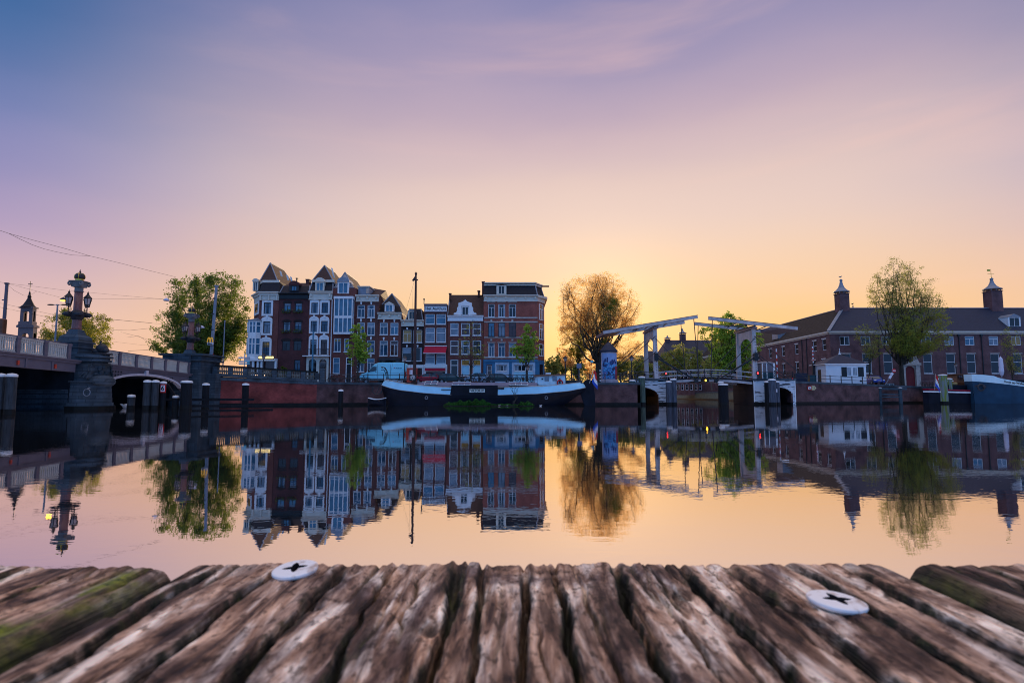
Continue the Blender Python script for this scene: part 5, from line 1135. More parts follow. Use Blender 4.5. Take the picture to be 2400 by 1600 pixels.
# wall signs on the quay
def wallpt(px, py, a, b_):
    """intersection of photo ray with the vertical plane through a,b"""
    xr_ = (px-CX)/F; yr = (py-CY)/F; d_ = Vector((xr_, CP+yr*SP, SP-yr*CP)); A_ = Vector(a); n_ = Vector((b_[1]-a[1], -(b_[0]-a[0]), 0)); o_ = Vector((0,0,CAMZ))
    return o_+d_*((A_-o_).dot(n_)/d_.dot(n_))
ws = thing('waterway_sign', 'white no mooring square with yellow 55 arrow plate on quay', 'sign', wallpt(1900,908,QR[3],QR[4])+Vector((0,-.1,0)))
p0 = wallpt(1898,909,QR[3],QR[4]); yq = p0.y-.45
q = MB(); q.box(p0.x-.55,p0.x+.05,yq,yq+.05,p0.z-.3,p0.z+.3); q.build('frame', red, ws); q = MB(); q.box(p0.x-.47,p0.x-.03,yq-.02,yq-.001,p0.z-.22,p0.z+.22); q.build('face', signwhite, ws)
q = MB(); q.beam((p0.x-.42,yq-.03,p0.z+.15),(p0.x-.08,yq-.03,p0.z-.15),.01,.07); q.box(p0.x-.36,p0.x-.16,yq-.04,yq-.022,p0.z+.03,p0.z+.1); q.box(p0.x-.3,p0.x-.12,yq-.04,yq-.022,p0.z-.15,p0.z-.08); q.build('symbol', black, ws)
q = MB(); q.prism([(p0.x+.08,yq,p0.z-.3),(p0.x+.5,yq,p0.z-.3),(p0.x+.78,yq,p0.z),(p0.x+.5,yq,p0.z+.3),(p0.x+.08,yq,p0.z+.3)], (0,.04,0)); q.build('arrow_plate', mat('pale_yellow_sign', (.62,.55,.3)), ws); text('55','number',black,ws,(p0.x+.35,yq-.01,p0.z),.42,ext=.004)

# ---------------------------------------------------------------- museum building
YM, XM = 128.0, 67.9
mz = 14.7; mu = thing('museum', 'very long purple brick building with blue grey hipped roof', 'building', (XM+20, YM, 2.6))
cen = [1980,2029,2078,2124,2171,2225,2273,2329,2382,2436,2490]
ups = []; lows = []
for c in cen:
    a = P(c-12,787.5,YM); b_ = P(c+12,809,YM); ups.append((a[0],b_[0],b_[2],a[2]))
    if abs(c-2124) > 5: 
        cc = c+4; a = P(cc-12,829,YM); b_ = P(cc+12,875,YM); lows.append((a[0],b_[0],b_[2],a[2]))
q = MB(); x1 = XM+78; bas = []
for c in (2084,2330): a = P(c-9,898,YM); b_ = P(c+13,906,YM); bas.append((a[0],b_[0],b_[2],a[2]))
holes = ups+lows+bas; holes = [h for h in holes]
wall_holes(q, XM, x1, 2.3, mz, YM, holes, .2); q.build('wall', brick_museum, mu)
for i, h in enumerate(ups): window(mu, h, YM, white, (g_dark,g_dark,g_dark,g_dark,g_dark,g_white,g_sky,g_white,g_amber,g_dark,g_dark)[i%11], mull=1, tr=.3 if i in (6,7) else 0, b=.14, dep=.2, sill=False)
for i, h in enumerate(lows): window(mu, h, YM, white, g_dark, mull=0, tr=.42, b=.12, dep=.2, sur=None)
for h in bas: window(mu, h, YM, white, g_dark, mull=1, tr=0, b=.12, dep=.2, sill=False)
q = MB()
for h in lows: q.box(h[0]-.1,h[1]+.1,YM-.1,YM-.003,h[3],h[3]+.18)
q.build('window_lintels', stone_l, mu)
# side wing (plane x = XM) built with holes in a rotated frame
q = MB(); L_ = 110; sh_ = []
sw = [(130.5,1),(134.6,1),(143.2,1),(150.3,1),(157.8,1),(165.5,1),(173.5,1),(182,1),(191,1),(200,1),(210,1)]
for y, _ in sw: sh_.append((y-.85,y+.85,11.1,13.5))
for y in (131,135.2,143.2,150.3,157.8,165.5,173.5,182,191,200,210): sh_.append((y-.8,y+.8,6.3,9.2))
ys2 = sorted({YM+.001, YM+L_, *[h[0] for h in sh_], *[h[1] for h in sh_]}); zs = sorted({2.3, mz, *[h[2] for h in sh_], *[h[3] for h in sh_]})
for i in range(len(ys2)-1):
    for j in range(len(zs)-1):
        cy, cz = (ys2[i]+ys2[i+1])/2, (zs[j]+zs[j+1])/2
        if any(h[0] < cy < h[1] and h[2] < cz < h[3] for h in sh_): continue
        q.poly([(XM,ys2[i],zs[j]),(XM,ys2[i],zs[j+1]),(XM,ys2[i+1],zs[j+1]),(XM,ys2[i+1],zs[j])])
for a, b_, c, d_ in sh_:
    e = XM+.25; q.poly([(XM,a,c),(e,a,c),(e,a,d_),(XM,a,d_)]); q.poly([(XM,b_,c),(XM,b_,d_),(e,b_,d_),(e,b_,c)]); q.poly([(XM,a,d_),(e,a,d_),(e,b_,d_),(XM,b_,d_)]); q.poly([(XM,a,c),(XM,b_,c),(e,b_,c),(e,a,c)])
q.poly([(XM,YM+L_,2.3),(XM,YM+L_,mz),(XM+14,YM+L_,mz),(XM+14,YM+L_,2.3)]); q.build('side_wall', brick_museum, mu)
for a, b_, c, d_ in sh_:
    q = MB(); e0, e1 = XM+.14, XM+.24
    q.box(e0,e1,a,a+.13,c,d_); q.box(e0,e1,b_-.13,b_,c,d_); q.box(e0,e1,a+.13,b_-.13,c,c+.12); q.box(e0,e1,a+.13,b_-.13,d_-.12,d_); q.box(e0,e1,a+.13,b_-.13,(c+d_)/2-.05,(c+d_)/2+.05)
    q.box(XM-.08,XM-.003,a-.1,b_+.1,d_,d_+.15)
    o = q.build('window', white, mu); q = MB(); q.box(e1-.05,e1-.01,a+.1,b_-.1,c+.1,d_-.1); q.build('pane', mat('dim_old_pane', (.02,.02,.025), .6, spec=.15), o)
q = MB(); e = .5
for z0, z1, p_ in ((mz-.35,mz-.05,.15),(mz-.05,mz+.25,.5)): q.box(XM-p_,x1,YM-p_,YM-.003 if p_ < .2 else YM+.3,z0,z1); q.box(XM-p_,XM-.003 if p_ < .2 else XM+.3,YM+.31,YM+L_,z0,z1-.002)
q.build('cornice', cream, mu)
zr = 20.9; E = [(XM-e,YM-e,mz+.26),(x1,YM-e,mz+.26)]; rh = 6.8
rf = roofmesh(mu, [[E[0],E[1],(x1,YM+rh,zr),(XM+rh,YM+rh,zr)],[(XM+rh,YM+rh,zr),(x1,YM+rh,zr),(x1,YM+2*rh,mz+.26),(XM+2*rh,YM+2*rh,mz+.26)]], slateblue); roofmesh(mu, [
    [E[0],(XM+rh,YM+rh,zr),(XM+rh,YM+L_,zr),(XM-e,YM+L_,mz+.26)],[(XM+rh,YM+rh,zr),(XM+2*rh,YM+2*rh,mz+.26),(XM+2*rh,YM+L_,mz+.26),(XM+rh,YM+L_,zr)],[(XM-e,YM+L_,mz+.26),(XM+rh,YM+L_,zr),(XM+2*rh,YM+L_,mz+.26)]], mat('mossy_brown_tiles', (.045,.036,.030), .8, var=.4, scale=2, spec=.1))
q = MB(); q.beam((XM-e,YM-e,mz+.3),(XM+rh,YM+rh,zr+.05),.7,.15); q.beam((XM+rh,YM+rh,zr+.05),(x1,YM+rh,zr+.05),.3,.15); q.beam((XM+rh,YM+rh,zr+.03),(XM+rh,YM+L_,zr+.03),.3,.15); q.build('lead_ridge', zinc, rf)
def bellchim(par, cx, y, w_, z0, z1, zt, vane=False):
    q = MB(); h = w_/2; q.box(cx-h,cx+h,y-h,y+h,z0,z1); q.box(cx-h-.12,cx+h+.12,y-h-.12,y+h+.12,z1,z1+.15); o = q.build('chimney', brick_museum, par)
    q = MB()
    for a in (-1,0,1):
        for b_ in (-1,1): q.box(cx+a*h*.85-.08,cx+a*h*.85+.08,y+b_*h*.85-.08,y+b_*h*.85+.08,z1+.15,z1+.5)
    H = zt-z1-.5; q.lathe([(h*1.55,.5),(h*1.57,.6),(h*1.1,.5+H*.14),(h*.65,.5+H*.32),(h*.38,.5+H*.55),(h*.24,.5+H*.8),(h*.3,.5+H*.86),(h*.3,.5+H*.93),(h*.12,.5+H)], (cx,y,z1), 14); q.build('chimney_hood', zinc, o)
    if vane:
        z = z1+.5+H; q = MB(); q.tube((cx,y,z-.1),(cx,y,z+2.0),.05); q.beam((cx-.8,y,z+.9),(cx+.7,y,z+.9),.05,.06); q.box(cx-.85,cx-.2,y-.03,y+.03,z+1.5,z+1.95); q.ball((cx,y,z+.05),.16,.16,.16); q.build('weather_vane', gold, o)
ych = YM+rh+.2
cx1 = PX(1973,ych,23); bellchim(mu, cx1, ych, 2.2, 19.5, P(1973,690,ych)[2], P(1973,654,ych)[2]); cx2 = PX(2327,ych,23); bellchim(mu, cx2, ych, 2.5, 19.5, P(2327,684,ych)[2], P(2327,651,ych)[2], True)
bird(1969.5, 650, ych-.1, 'gull perched on the hooded chimney', .75, mat('gull_grey', (.3,.28,.28), .8), 'gull', 'gull', False)
bird(1998, 713, ych-.1, 'dark bird perched on the ridge pipe', .6, iron, 'gull', 'gull', False)
q = MB(); p = P(1999,716,ych); q.tube((p[0],ych,20.8),(p[0],ych,p[2]),.12); q.build('vent_pipe', zinc, mu)
a = P(2358,745,YM+1.5); b_ = P(2383,766,YM+1.5); dormer(mu, (a[0],b_[0],b_[2],a[2]), YM+.7, white, g_dark, zinc, arch=False, head=.7, side=.25, dep=4)
a = P(1841,783,140); q = MB(); y_ = 155.; zb_ = P(1841,795,y_)[2]; q.box(XM-.2+.3,XM+3,y_-1.6,y_+1.6,zb_,zb_+2.1); dd_ = q.build('dormer', zinc, mu)
for px in (2060,2249,2302): x = PX(px,YM,10); q = MB(); q.tube((x,YM-.12,2.6),(x,YM-.12,mz-.4),.11); q.box(x-.25,x+.25,YM-.3,YM-.05,mz-.9,mz-.4); q.build('drainpipe', iron, mu)
for y in (138.2,140.4): q = MB(); q.tube((XM-.12,y,2.6),(XM-.12,y,mz-.4),.09); q.build('drainpipe', iron, mu)
# portal with arched red door
xd0, xd1 = PX(2119,YM,5), PX(2141,YM,5); c = (xd0+xd1)/2+.15; zt_ = P(2130,858,YM)[2]; w1 = 1.05
q = MB(); q.prism([(c-w1,YM-.1,2.9),(c+w1,YM-.1,2.9),(c+w1,YM-.1,zt_-1.0)]+[(c+w1*math.cos(t),YM-.1,zt_-1.0+w1*math.sin(t)) for t in [math.pi*k/10 for k in range(1,10)]]+[(c-w1,YM-.1,zt_-1.0)], (0,.09,0)); q.build('door', red_d if False else mat('dark_red_door', (.16,.02,.025), .6), mu)
q = MB()
for sg_ in (-1,1): q.box(c+sg_*1.55-.45,c+sg_*1.55+.45,YM-.6,YM-.003,2.7,zt_+.2)
q.box(c-2.2,c+2.2,YM-.75,YM-.003,zt_+.2,zt_+.7); q.box(c-1.2,c+1.2,YM-.4,YM-.003,zt_+.7,zt_+3.4)
for sg_ in (-1,1): q.prism([(c+sg_*1.2,YM-.35,zt_+.7),(c+sg_*2.1,YM-.35,zt_+.7),(c+sg_*1.75,YM-.35,zt_+1.4),(c+sg_*1.5,YM-.35,zt_+2.3),(c+sg_*1.2,YM-.35,zt_+2.9)], (0,.34,0))
n = 8
for k in range(n):
    t0, t1 = math.pi*k/n, math.pi*(k+1)/n; za_, zb_ = zt_-1.0+w1*math.sin(t0), zt_-1.0+w1*math.sin(t1)
    q.hexa([(c+w1*math.cos(t0),YM-.3,za_),(c+w1*math.cos(t1),YM-.3,zb_),(c+w1*math.cos(t1),YM-.003,zb_),(c+w1*math.cos(t0),YM-.003,za_),(c+w1*math.cos(t0),YM-.3,zt_+.199),(c+w1*math.cos(t1),YM-.3,zt_+.199),(c+w1*math.cos(t1),YM-.003,zt_+.199),(c+w1*math.cos(t0),YM-.003,zt_+.199)])
q.prism([(c-1.5,YM-.5,zt_+3.4),(c+1.5,YM-.5,zt_+3.4),(c,YM-.5,zt_+4.1)], (0,.49,0)); po = q.build('portal', stone_l, mu)
q = MB(); q.box(c-.6,c+.6,YM-.45,YM-.401,zt_+1.1,zt_+3.0); q.build('pane', g_warm, po)

# ---------------------------------------------------------------- buildings seen up the side canal
cb_ = thing('canal_side_hall', 'distant pinkish hall with two hooded chimneys up the canal', 'building', (70, 215, 2.5))
YF = 215; x0, x1 = PX(1556,YF,10), PX(1725,YF,10); ze, zr = P(1640,838,YF)[2], P(1640,797,YF+8)[2]; wn = []
for r_ in ((842,862),(872,892),(900,914)):
    for k in range(15): x = x0+1.2+(x1-x0-3.4)*k/14; za_ = P(1640,r_[1],YF)[2]; zb_ = P(1640,r_[0],YF)[2]; wn.append((x,x+1.0,za_,zb_))
q = MB(); wall_holes(q, x0, x1, 1.5, ze, YF, wn, .2); q.poly([(x0,YF,1.5),(x0,YF,ze),(x0,YF+16,ze),(x0,YF+16,1.5)]); q.build('wall', brick_museum, cb_)
for h in wn: window(cb_, h, YF, white, g_dark, mull=0, tr=.4, b=.14, dep=.2, sill=False)
roofmesh(cb_, [[(x0-.4,YF-.4,ze),(x1,YF-.4,ze),(x1,YF+8,zr),(x0+3,YF+8,zr)],[(x0-.4,YF-.4,ze),(x0+3,YF+8,zr),(x0-.4,YF+16,ze)],[(x0+3,YF+8,zr),(x1,YF+8,zr),(x1,YF+16,ze),(x0-.4,YF+16,ze)]], slateblue)
q = MB(); q.box(x0-.5,x1,YF-.6,YF-.003,ze-.3,ze); q.build('cornice', cream, cb_)
bellchim(cb_, PX(1600,YF+8,22), YF+8, 1.9, zr-1, P(1600,784,YF+8)[2], P(1600,770,YF+8)[2]); bellchim(cb_, PX(1564.5,YF+8,20), YF+8, 1.7, zr-2, P(1564,796,YF+8)[2], P(1564,786,YF+8)[2])
def fhouse(px0, px1, ye, yr, Y, label, m, rm, rows=3, cols=3, base=2.5, hip=False):
    t = thing('canal_house', label, 'house', (PX((px0+px1)/2,Y,8), Y, base), 'houses far up the side canal'); x0, x1 = PX(px0,Y,8), PX(px1,Y,8); ze = P(px0,ye,Y)[2]; zr = P(px0,yr,Y+5)[2]; q = MB(); hs = []
    H = (ze-base)/rows
    for j in range(rows):
        for i in range(cols): cx = x0+(x1-x0)*(i+.5)/cols; hw = (x1-x0)/cols*.27; hs.append((cx-hw,cx+hw,base+H*j+H*.25,base+H*j+H*.82))
    wall_holes(q, x0, x1, base, ze, Y, hs, .15); q.poly([(x0,Y,base),(x0,Y,ze),(x0,Y+10,ze),(x0,Y+10,base)]); q.poly([(x1,Y,base),(x1,Y+10,base),(x1,Y+10,ze),(x1,Y,ze)]); q.build('wall', m, t)
    for h in hs: window(t, h, Y, white, g_dark, mull=0, tr=.4, b=.12, dep=.15, sill=False)
    ix = (x1-x0)*.3 if hip else 0
    roofmesh(t, [[(x0,Y-.3,ze),(x1,Y-.3,ze),(x1-ix,Y+5,zr),(x0+ix,Y+5,zr)],[(x0,Y-.3,ze),(x0+ix,Y+5,zr),(x0,Y+10,ze)],[(x1,Y-.3,ze),(x1,Y+10,ze),(x1-ix,Y+5,zr)],[(x0+ix,Y+5,zr),(x1-ix,Y+5,zr),(x1,Y+10,ze),(x0,Y+10,ze)]], rm); return t
fhouse(1488,1516,858,833,190,'pink gabled house seen through the near drawbridge portal', brick_museum, tile, 3, 3)
fhouse(1516,1552,848,822,200,'grey roofed house beyond the drawbridge portal', brick_brown, slateblue, 3, 4, hip=True)
fhouse(1276,1312,872,862,210,'low far house behind the yellow green trees', brick_brown, tile, 2, 3)

# ---------------------------------------------------------------- church tower and left background
ct = thing('church_tower', 'distant grey classical church tower with open belfry and cross', 'church tower', P(60,790,250)); YC = 250
def stage(px0, px1, y0, y1, wall_w, m=stone_l, arch=True, dep=None):
    a = P(px0,y1,YC); b_ = P(px1,y0,YC); q = MB(); w_ = b_[0]-a[0]; d_ = dep or w_; ww = w_*wall_w; H = b_[2]-a[2]; zo = b_[2]-H*.22
    for x in (a[0], b_[0]-ww):
        for y in (YC, YC+d_-ww): q.box(x,x+ww,y,y+ww,a[2],zo)
    q.box(a[0],b_[0],YC,YC+d_,zo,b_[2])
    c = (a[0]+b_[0])/2; r = w_/2-ww
    for sg_ in (-1,1): q.prism([(c+sg_*r,YC+.01,zo)]+[(c+sg_*r*math.sin(t),YC+.01,zo-r*.7*(1-math.cos(t))) for t in [math.pi/2*k/5 for k in range(1,6)]], (0,ww*.8,0))
    return q, a, b_
q, a, b_ = stage(38,78,767,830,.28,dep=2.2); q.build('lower_stage', tower_stone, ct)
q = MB(); q.box(a[0]-.5,b_[0]+.5,YC-.5,YC+2.7,b_[2],b_[2]+.8); c = (a[0]+b_[0])/2; q.prism([(a[0]-.5,YC-.6,b_[2]+.8),(b_[0]+.5,YC-.6,b_[2]+.8),(c,YC-.6,b_[2]+2.2)], (0,3,0)); q.build('pediment', tower_stone, ct)
q, a, b_ = stage(46,77,722,753,.27,dep=2.0); q.build('upper_stage', tower_stone, ct)
q = MB(); q.box(a[0]-.3,b_[0]+.3,YC-.3,YC+2.3,a[2]-1.6,a[2]); q.box(a[0]-.5,b_[0]+.5,YC-.5,YC+2.5,b_[2],b_[2]+.5); q.build('parapet', tower_stone, ct)
c = (a[0]+b_[0])/2; q = MB(); q.lathe([(2.9,.5),(2.0,1.4),(1.2,3.0),(.7,4.2),(.6,4.6),(.75,5.0),(.45,5.6),(.35,6.6),(.1,7.4)], (c,YC+1.0,b_[2]), 8); q.build('spire', slate, ct)
zt_ = b_[2]+7.4; q = MB(); q.tube((c,YC+1,zt_-.2),(c,YC+1,zt_+4.2),.12); q.box(c-.9,c+.9,YC+.9,YC+1.1,zt_+2.9,zt_+3.15); q.build('cross', iron, ct)
fhouse(88,118,797,785,160,'pale gable of a house peeping above the road bridge', stone_l, slateblue, 2, 2, 3.6)
# poles, lamps, wires
def pole(px, yt, Y, r, label, m, name='tram_pole', cat='pole', zb=3.8, lean=0, cap=True, rt=None):
    xt, _, zt = P(px, yt, Y); t = thing(name, label, cat, (xt+lean, Y, zb)); q = MB(); q.tube((xt+lean,Y,zb),(xt,Y,zt),r,rt or r*.8,10)
    if cap: q.lathe([(r*1.25,-.08),(r*1.25,.05)], (xt,Y,zt), 10)
    return t, q, (xt, Y, zt)
t, q, _ = pole(16.5,664,58,.17,'slim purple tram pole above the bridge railing',greypaint); q.box(_[0]-.35,_[0]-.1,57.95,58.05,P(10,704,58)[2],P(10,703,58)[2]+.05); q.build('shaft', greypaint, t)
t = thing('advert_pillar', 'rust brown post end at the picture edge on the bridge', 'post', P(2,786,50)); a = P(-8,786,50); b_ = P(7,746,50); q = MB(); q.box(a[0],b_[0],50,50.5,4.5,b_[2]); q.build('panel', brownwood, t, bevel=.1)
t, q, tp = pole(135,714,66,.1,'street lamp with two flat arms behind the granite column',zinc,'street_lamp','street lamp'); 
for s_ in (-1,1): q.beam(tp,(tp[0]+s_*.9,66,tp[2]+.02),.08,.06)
q.build('pole', zinc, t)
for s_ in (-1,1): q = MB(); q.ball((tp[0]+s_*.75,66,tp[2]),.42,.2,.08,10,5); q.build('lamp_head', iron, t)
hl = thing('hanging_lamp', 'lit amber lamp hanging beside the granite column', 'lamp', P(148,704,66)); p = P(148,703,66); q = MB(); q.lathe([(.32,0),(.3,.12),(.1,.25),(.03,.35)], (p[0],66,p[2]), 10); q.build('hood', iron, hl); q = MB(); q.ball((p[0],66,p[2]),.28,.28,.16,10,6); q.build('lamp_glass', lamp_amber, hl)
for px, py, Y, lb in ((390,705,70,'unlit round lamp hanging on a wire by the tree edge'),(473,769,76,'pale round lamp hanging against the dark tree')):
    t = thing('hanging_lamp', lb, 'lamp', P(px,py,Y)); p = P(px,py,Y); q = MB(); q.lathe([(.3,0),(.34,.1),(.2,.25),(.03,.35)], (p[0],Y,p[2]), 10); q.build('hood', cloth, t)
t, q, tp = pole(507.5,670,76,.24,'tall banded grey tram pole in front of the big tree',stone,zb=3.6,lean=-.35,rt=.17); q.build('shaft', zinc, t); q = MB()
for k in range(5): z = 5.5+k*2.0; q.tube((tp[0]-.3+.03*k*1.0,76,z),(tp[0]-.3+.03*k,76,z+.12),.26,n=10)
q.build('bands', iron, t)
t, q, tp = pole(527,752,78,.08,'thin blue lamp pole between tram pole and corner house',zinc,'street_lamp','street lamp',3.4); q.build('pole', zinc, t)
# fast food sign
fs = thing('fast_food_sign', 'yellow double arch letter over a white parking board', 'sign', P(492,800,75.5)); p = P(492.5,797,75.5); q = MB()
def archm(mb, cx, z, w_, h):
    pts = [(cx+w_*math.cos(t), 75.5, z+h*math.sin(t)) for t in [math.pi*k/10 for k in range(11)]]
    mb.path(pts, .07, 6)
archm(q, p[0]-.17, p[2]-.3, .17, .62); archm(q, p[0]+.17, p[2]-.3, .17, .62); q.build('letter', mat('golden_yellow_sign', (.8,.42,.03), .5, emit=(.9,.5,.05), es=.25), fs)
q = MB(); a = P(486,802,75.5); b_ = P(500,808,75.5); q.box(a[0],b_[0],75.45,75.52,b_[2],a[2]); q.build('board', signwhite, fs); q = MB(); q.box(a[0]+.1,b_[0]-.12,75.43,75.449,b_[2]+.08,b_[2]+.14); q.ball((p[0]-.12,75.42,a[2]-.14),.16,.02,.06); q.build('car_symbol', black, fs); q = MB(); q.beam((b_[0],75.6,a[2]-.1),(PX(503,76,8),76,a[2]-.1),.05,.05); q.build('bracket', iron, fs)
wsn = thing('warning_sign', 'red edged triangular warning sign on the tram pole', 'road sign', P(499.5,832,75.3)); p = P(499.5,834,75.3); q = MB(); q.prism([(p[0]-.32,75.3,p[2]-.25),(p[0]+.32,75.3,p[2]-.25),(p[0],75.3,p[2]+.35)], (0,.03,0)); q.build('border', red, wsn); q = MB(); q.prism([(p[0]-.18,75.28,p[2]-.17),(p[0]+.18,75.28,p[2]-.17),(p[0],75.28,p[2]+.17)], (0,.018,0)); q.build('face', signwhite, wsn); q = MB(); q.box(p[0]-.02,p[0]+.02,75.26,75.279,p[2]-.13,p[2]+.05); q.build('symbol', black, wsn)
dsg = thing('direction_sign', 'white post with stacked cycle route direction boards', 'sign', P(573,858,82)); p = P(572.5,858,82); q = MB(); q.tube((p[0],82,3.2),(p[0],82,P(572,828,82)[2]),.07); q.build('post', white, dsg)
for (a0, a1, yy, m) in ((559,571,838,signwhite),(574,586,838,MATS['pale_lilac_paint']),(574,586,842,MATS['pale_lilac_paint']),(560,571,847,signblue),(560,571,852,signblue),(574,585,847,signblue),(574,585,852,signblue)):
    a = P(a0,yy-1.6,81.8); b_ = P(a1,yy+1.6,81.8); q = MB(); q.box(a[0],b_[0],81.75,81.82,b_[2],a[2]); q.build('board', m, dsg)
# wires
wr = thing('overhead_wires', 'thin tram wires and span cables crossing the sky over the bridge', 'wires', (-45,60,12))
def wire(pts, Y0_, Y1_, r=.013):
    n = len(pts); q.path([P(px,py,Y0_+(Y1_-Y0_)*i/(n-1)) for i,(px,py) in enumerate(pts)], r, 4)
gz = ZF(0,520,5.345); q = MB()
wire([gz(-60,85),gz(0,108),gz(110,145),gz(250,215),gz(400,285),gz(550,338),gz(700,375),gz(900,415),gz(1130,428)], 45, 62, .016); wire([gz(110,145),gz(400,225),gz(800,330),gz(1130,428),gz(1500,515),gz(1850,605),gz(2200,690)], 48, 72, .016)
q.build('span_cable', iron, wr); q = MB()
wire([gz(90,770),gz(450,810),gz(800,855),gz(1130,885),gz(1500,920),gz(2080,970)], 58, 70, .011); wire([gz(90,770),gz(300,825),gz(600,905),gz(790,955)], 58, 66, .011); wire([gz(790,955),gz(1200,962),gz(2060,968)], 66, 70, .011)
wire([gz(-30,1010),gz(300,1080),gz(660,1160)], 58, 66, .012); wire([gz(-30,1062),gz(300,1130),gz(700,1215),gz(1350,1215),gz(1900,1265)], 56, 80, .014); wire([gz(1380,1220),gz(1900,1268),gz(2300,1300)], 66, 80, .012)
wire([(255,771),(330,790),(385,808)], 70, 90, .014); wire([(262,773),(305,774),(352,769)], 75, 90, .02); wire([(295,791),(325,787),(358,808)], 75, 90, .014); wire([(300,822),(345,820),(385,828)], 80, 95, .03); wire([(262,800),(330,808),(400,812)], 75, 95, .01)
wire([gz(100,790),gz(180,860),gz(300,922),gz(380,915),gz(460,872)], 58, 62, .01); wire([gz(0,752),gz(60,768),gz(90,770)], 55, 58, .01)
q.build('contact_wire', iron, wr)

# ---------------------------------------------------------------- the black and white barge
YB = 76.9
bg_ = thing('barge', 'long black barge with white bulwark bands and white wheelhouse', 'barge', (PX(1130,YB,1), YB, 0))
def interp(pts, t):
    for (a, va), (b_, vb) in zip(pts[:-1], pts[1:]):
        if t <= b_: return va+(vb-va)*max(0,(t-a))/(b_-a)
    return pts[-1][1]
def zat(v, Yd=74.6): return P(1130, 840+v/4.055, Yd)[2]
def xat(u, Yd=74.6): return PX(840+u/4.055, Yd, 1.5)
shr = [(180,196),(300,218),(400,238),(650,262),(880,275),(1380,275),(1800,260),(2000,243),(2190,222)]
low = [(180,246),(300,280),(400,300),(640,328),(880,343),(1325,346),(1700,335),(2000,308),(2190,272)]
lp = [(0,250),(.3,208),(.6,184),(.85,182),(1,222)]; rp = [(0,1950),(.3,2070),(.6,2160),(.85,2190),(1,2142)]
NS = 56; secs = []
for i in range(NS+1):
    t = i/NS; s = .5-.5*math.cos(math.pi*t); s = .45*s+.55*t; row = []
    um = 182+(2190-182)*s; zs_, zl_ = zat(interp(shr,um)), zat(interp(low,um))
    for z, f in ((-.8,0),(0,.05),((zl_)*.4,.3),((zl_)*.75,.6),(zl_,.8),((zl_+zs_)/2,.9),(zs_,1)):
        u = interp(lp,f)*(1-s)+interp(rp,f)*s; p_ = 3.2+5*f; hb = 2.6*max(0,1-abs(2*s-1)**p_)**.55*(.93+.07*min(1,f*2)) if 0 < s < 1 else 0.02
        row.append((xat(u), hb, z))
    secs.append((um, row))
hull, band, band2 = MB(), MB(), MB()
for (ua, A), (ub, B) in zip(secs[:-1], secs[1:]):
    for j in range(6):
        tgt = (band if ua < 900 else band2) if (j >= 4 and not (885 < (ua+ub)/2 < 1325)) else hull
        for sg_ in (-1, 1):
            q4 = [(A[j][0],YB+sg_*A[j][1],A[j][2]),(B[j][0],YB+sg_*B[j][1],B[j][2]),(B[j+1][0],YB+sg_*B[j+1][1],B[j+1][2]),(A[j+1][0],YB+sg_*A[j+1][1],A[j+1][2])]
            tgt.poly(q4 if sg_ < 0 else q4[::-1])
    hull.poly([(A[6][0],YB-A[6][1],A[6][2]-.12),(B[6][0],YB-B[6][1],B[6][2]-.12),(B[6][0],YB+B[6][1],B[6][2]-.12),(A[6][0],YB+A[6][1],A[6][2]-.12)])
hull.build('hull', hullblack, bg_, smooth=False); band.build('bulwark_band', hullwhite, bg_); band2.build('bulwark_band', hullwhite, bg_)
q = MB(); q2 = MB()
for (ua, A), (ub, B) in zip(secs[:-1], secs[1:]):
    for sg_ in (-1,1): q.tube((A[6][0],YB+sg_*A[6][1],A[6][2]),(B[6][0],YB+sg_*B[6][1],B[6][2]),.05,n=5)
    q2.tube((A[4][0],YB-A[4][1]-.02,A[4][2]),(B[4][0],YB-B[4][1]-.02,B[4][2]),.04,n=4)
q.build('gunwale', stone_l, bg_); q2.build('rubbing_strake', stone_l, bg_)
q = MB(); q.box(xat(885),xat(1325),YB-2.66,YB-2.55,zat(346)-.1,zat(262)+.1); q.box(xat(790),xat(885),YB-2.68,YB-2.56,zat(300),zat(292)); q.box(xat(1275),xat(1385),YB-2.68,YB-2.56,zat(292),zat(278)); q.build('side_plating', hullblack, bg_)
for u in (650,1785): q = MB(); q.torus((xat(u),YB-2.58,zat(372)), .17, .04, 'y', 16, 5); q.build('porthole', zinc, bg_)
nbp = MB(); nbp.box(xat(1058),xat(1203),YB-2.72,YB-2.67,zat(322),zat(290)); nbo = nbp.build('name_plate', mat('aged_white_board', (.55,.62,.6), .7), bg_)
text('VIKTOR IV', 'lettering', black, nbo, (xat(1130),YB-2.725,zat(306)), .44, ext=.005, bold=.012, sx=.80)
q = MB(); q.hexa([(xat(548),YB-1.7,zat(262)),(xat(1705),YB-1.7,zat(262)),(xat(1705),YB+1.7,zat(262)),(xat(548),YB+1.7,zat(262)),(xat(552),YB-1.5,zat(222)),(xat(1700),YB-1.5,zat(228)),(xat(1700),YB+1.5,zat(228)),(xat(552),YB+1.5,zat(222))]); q.build('hatch_cover', deckpurple, bg_)
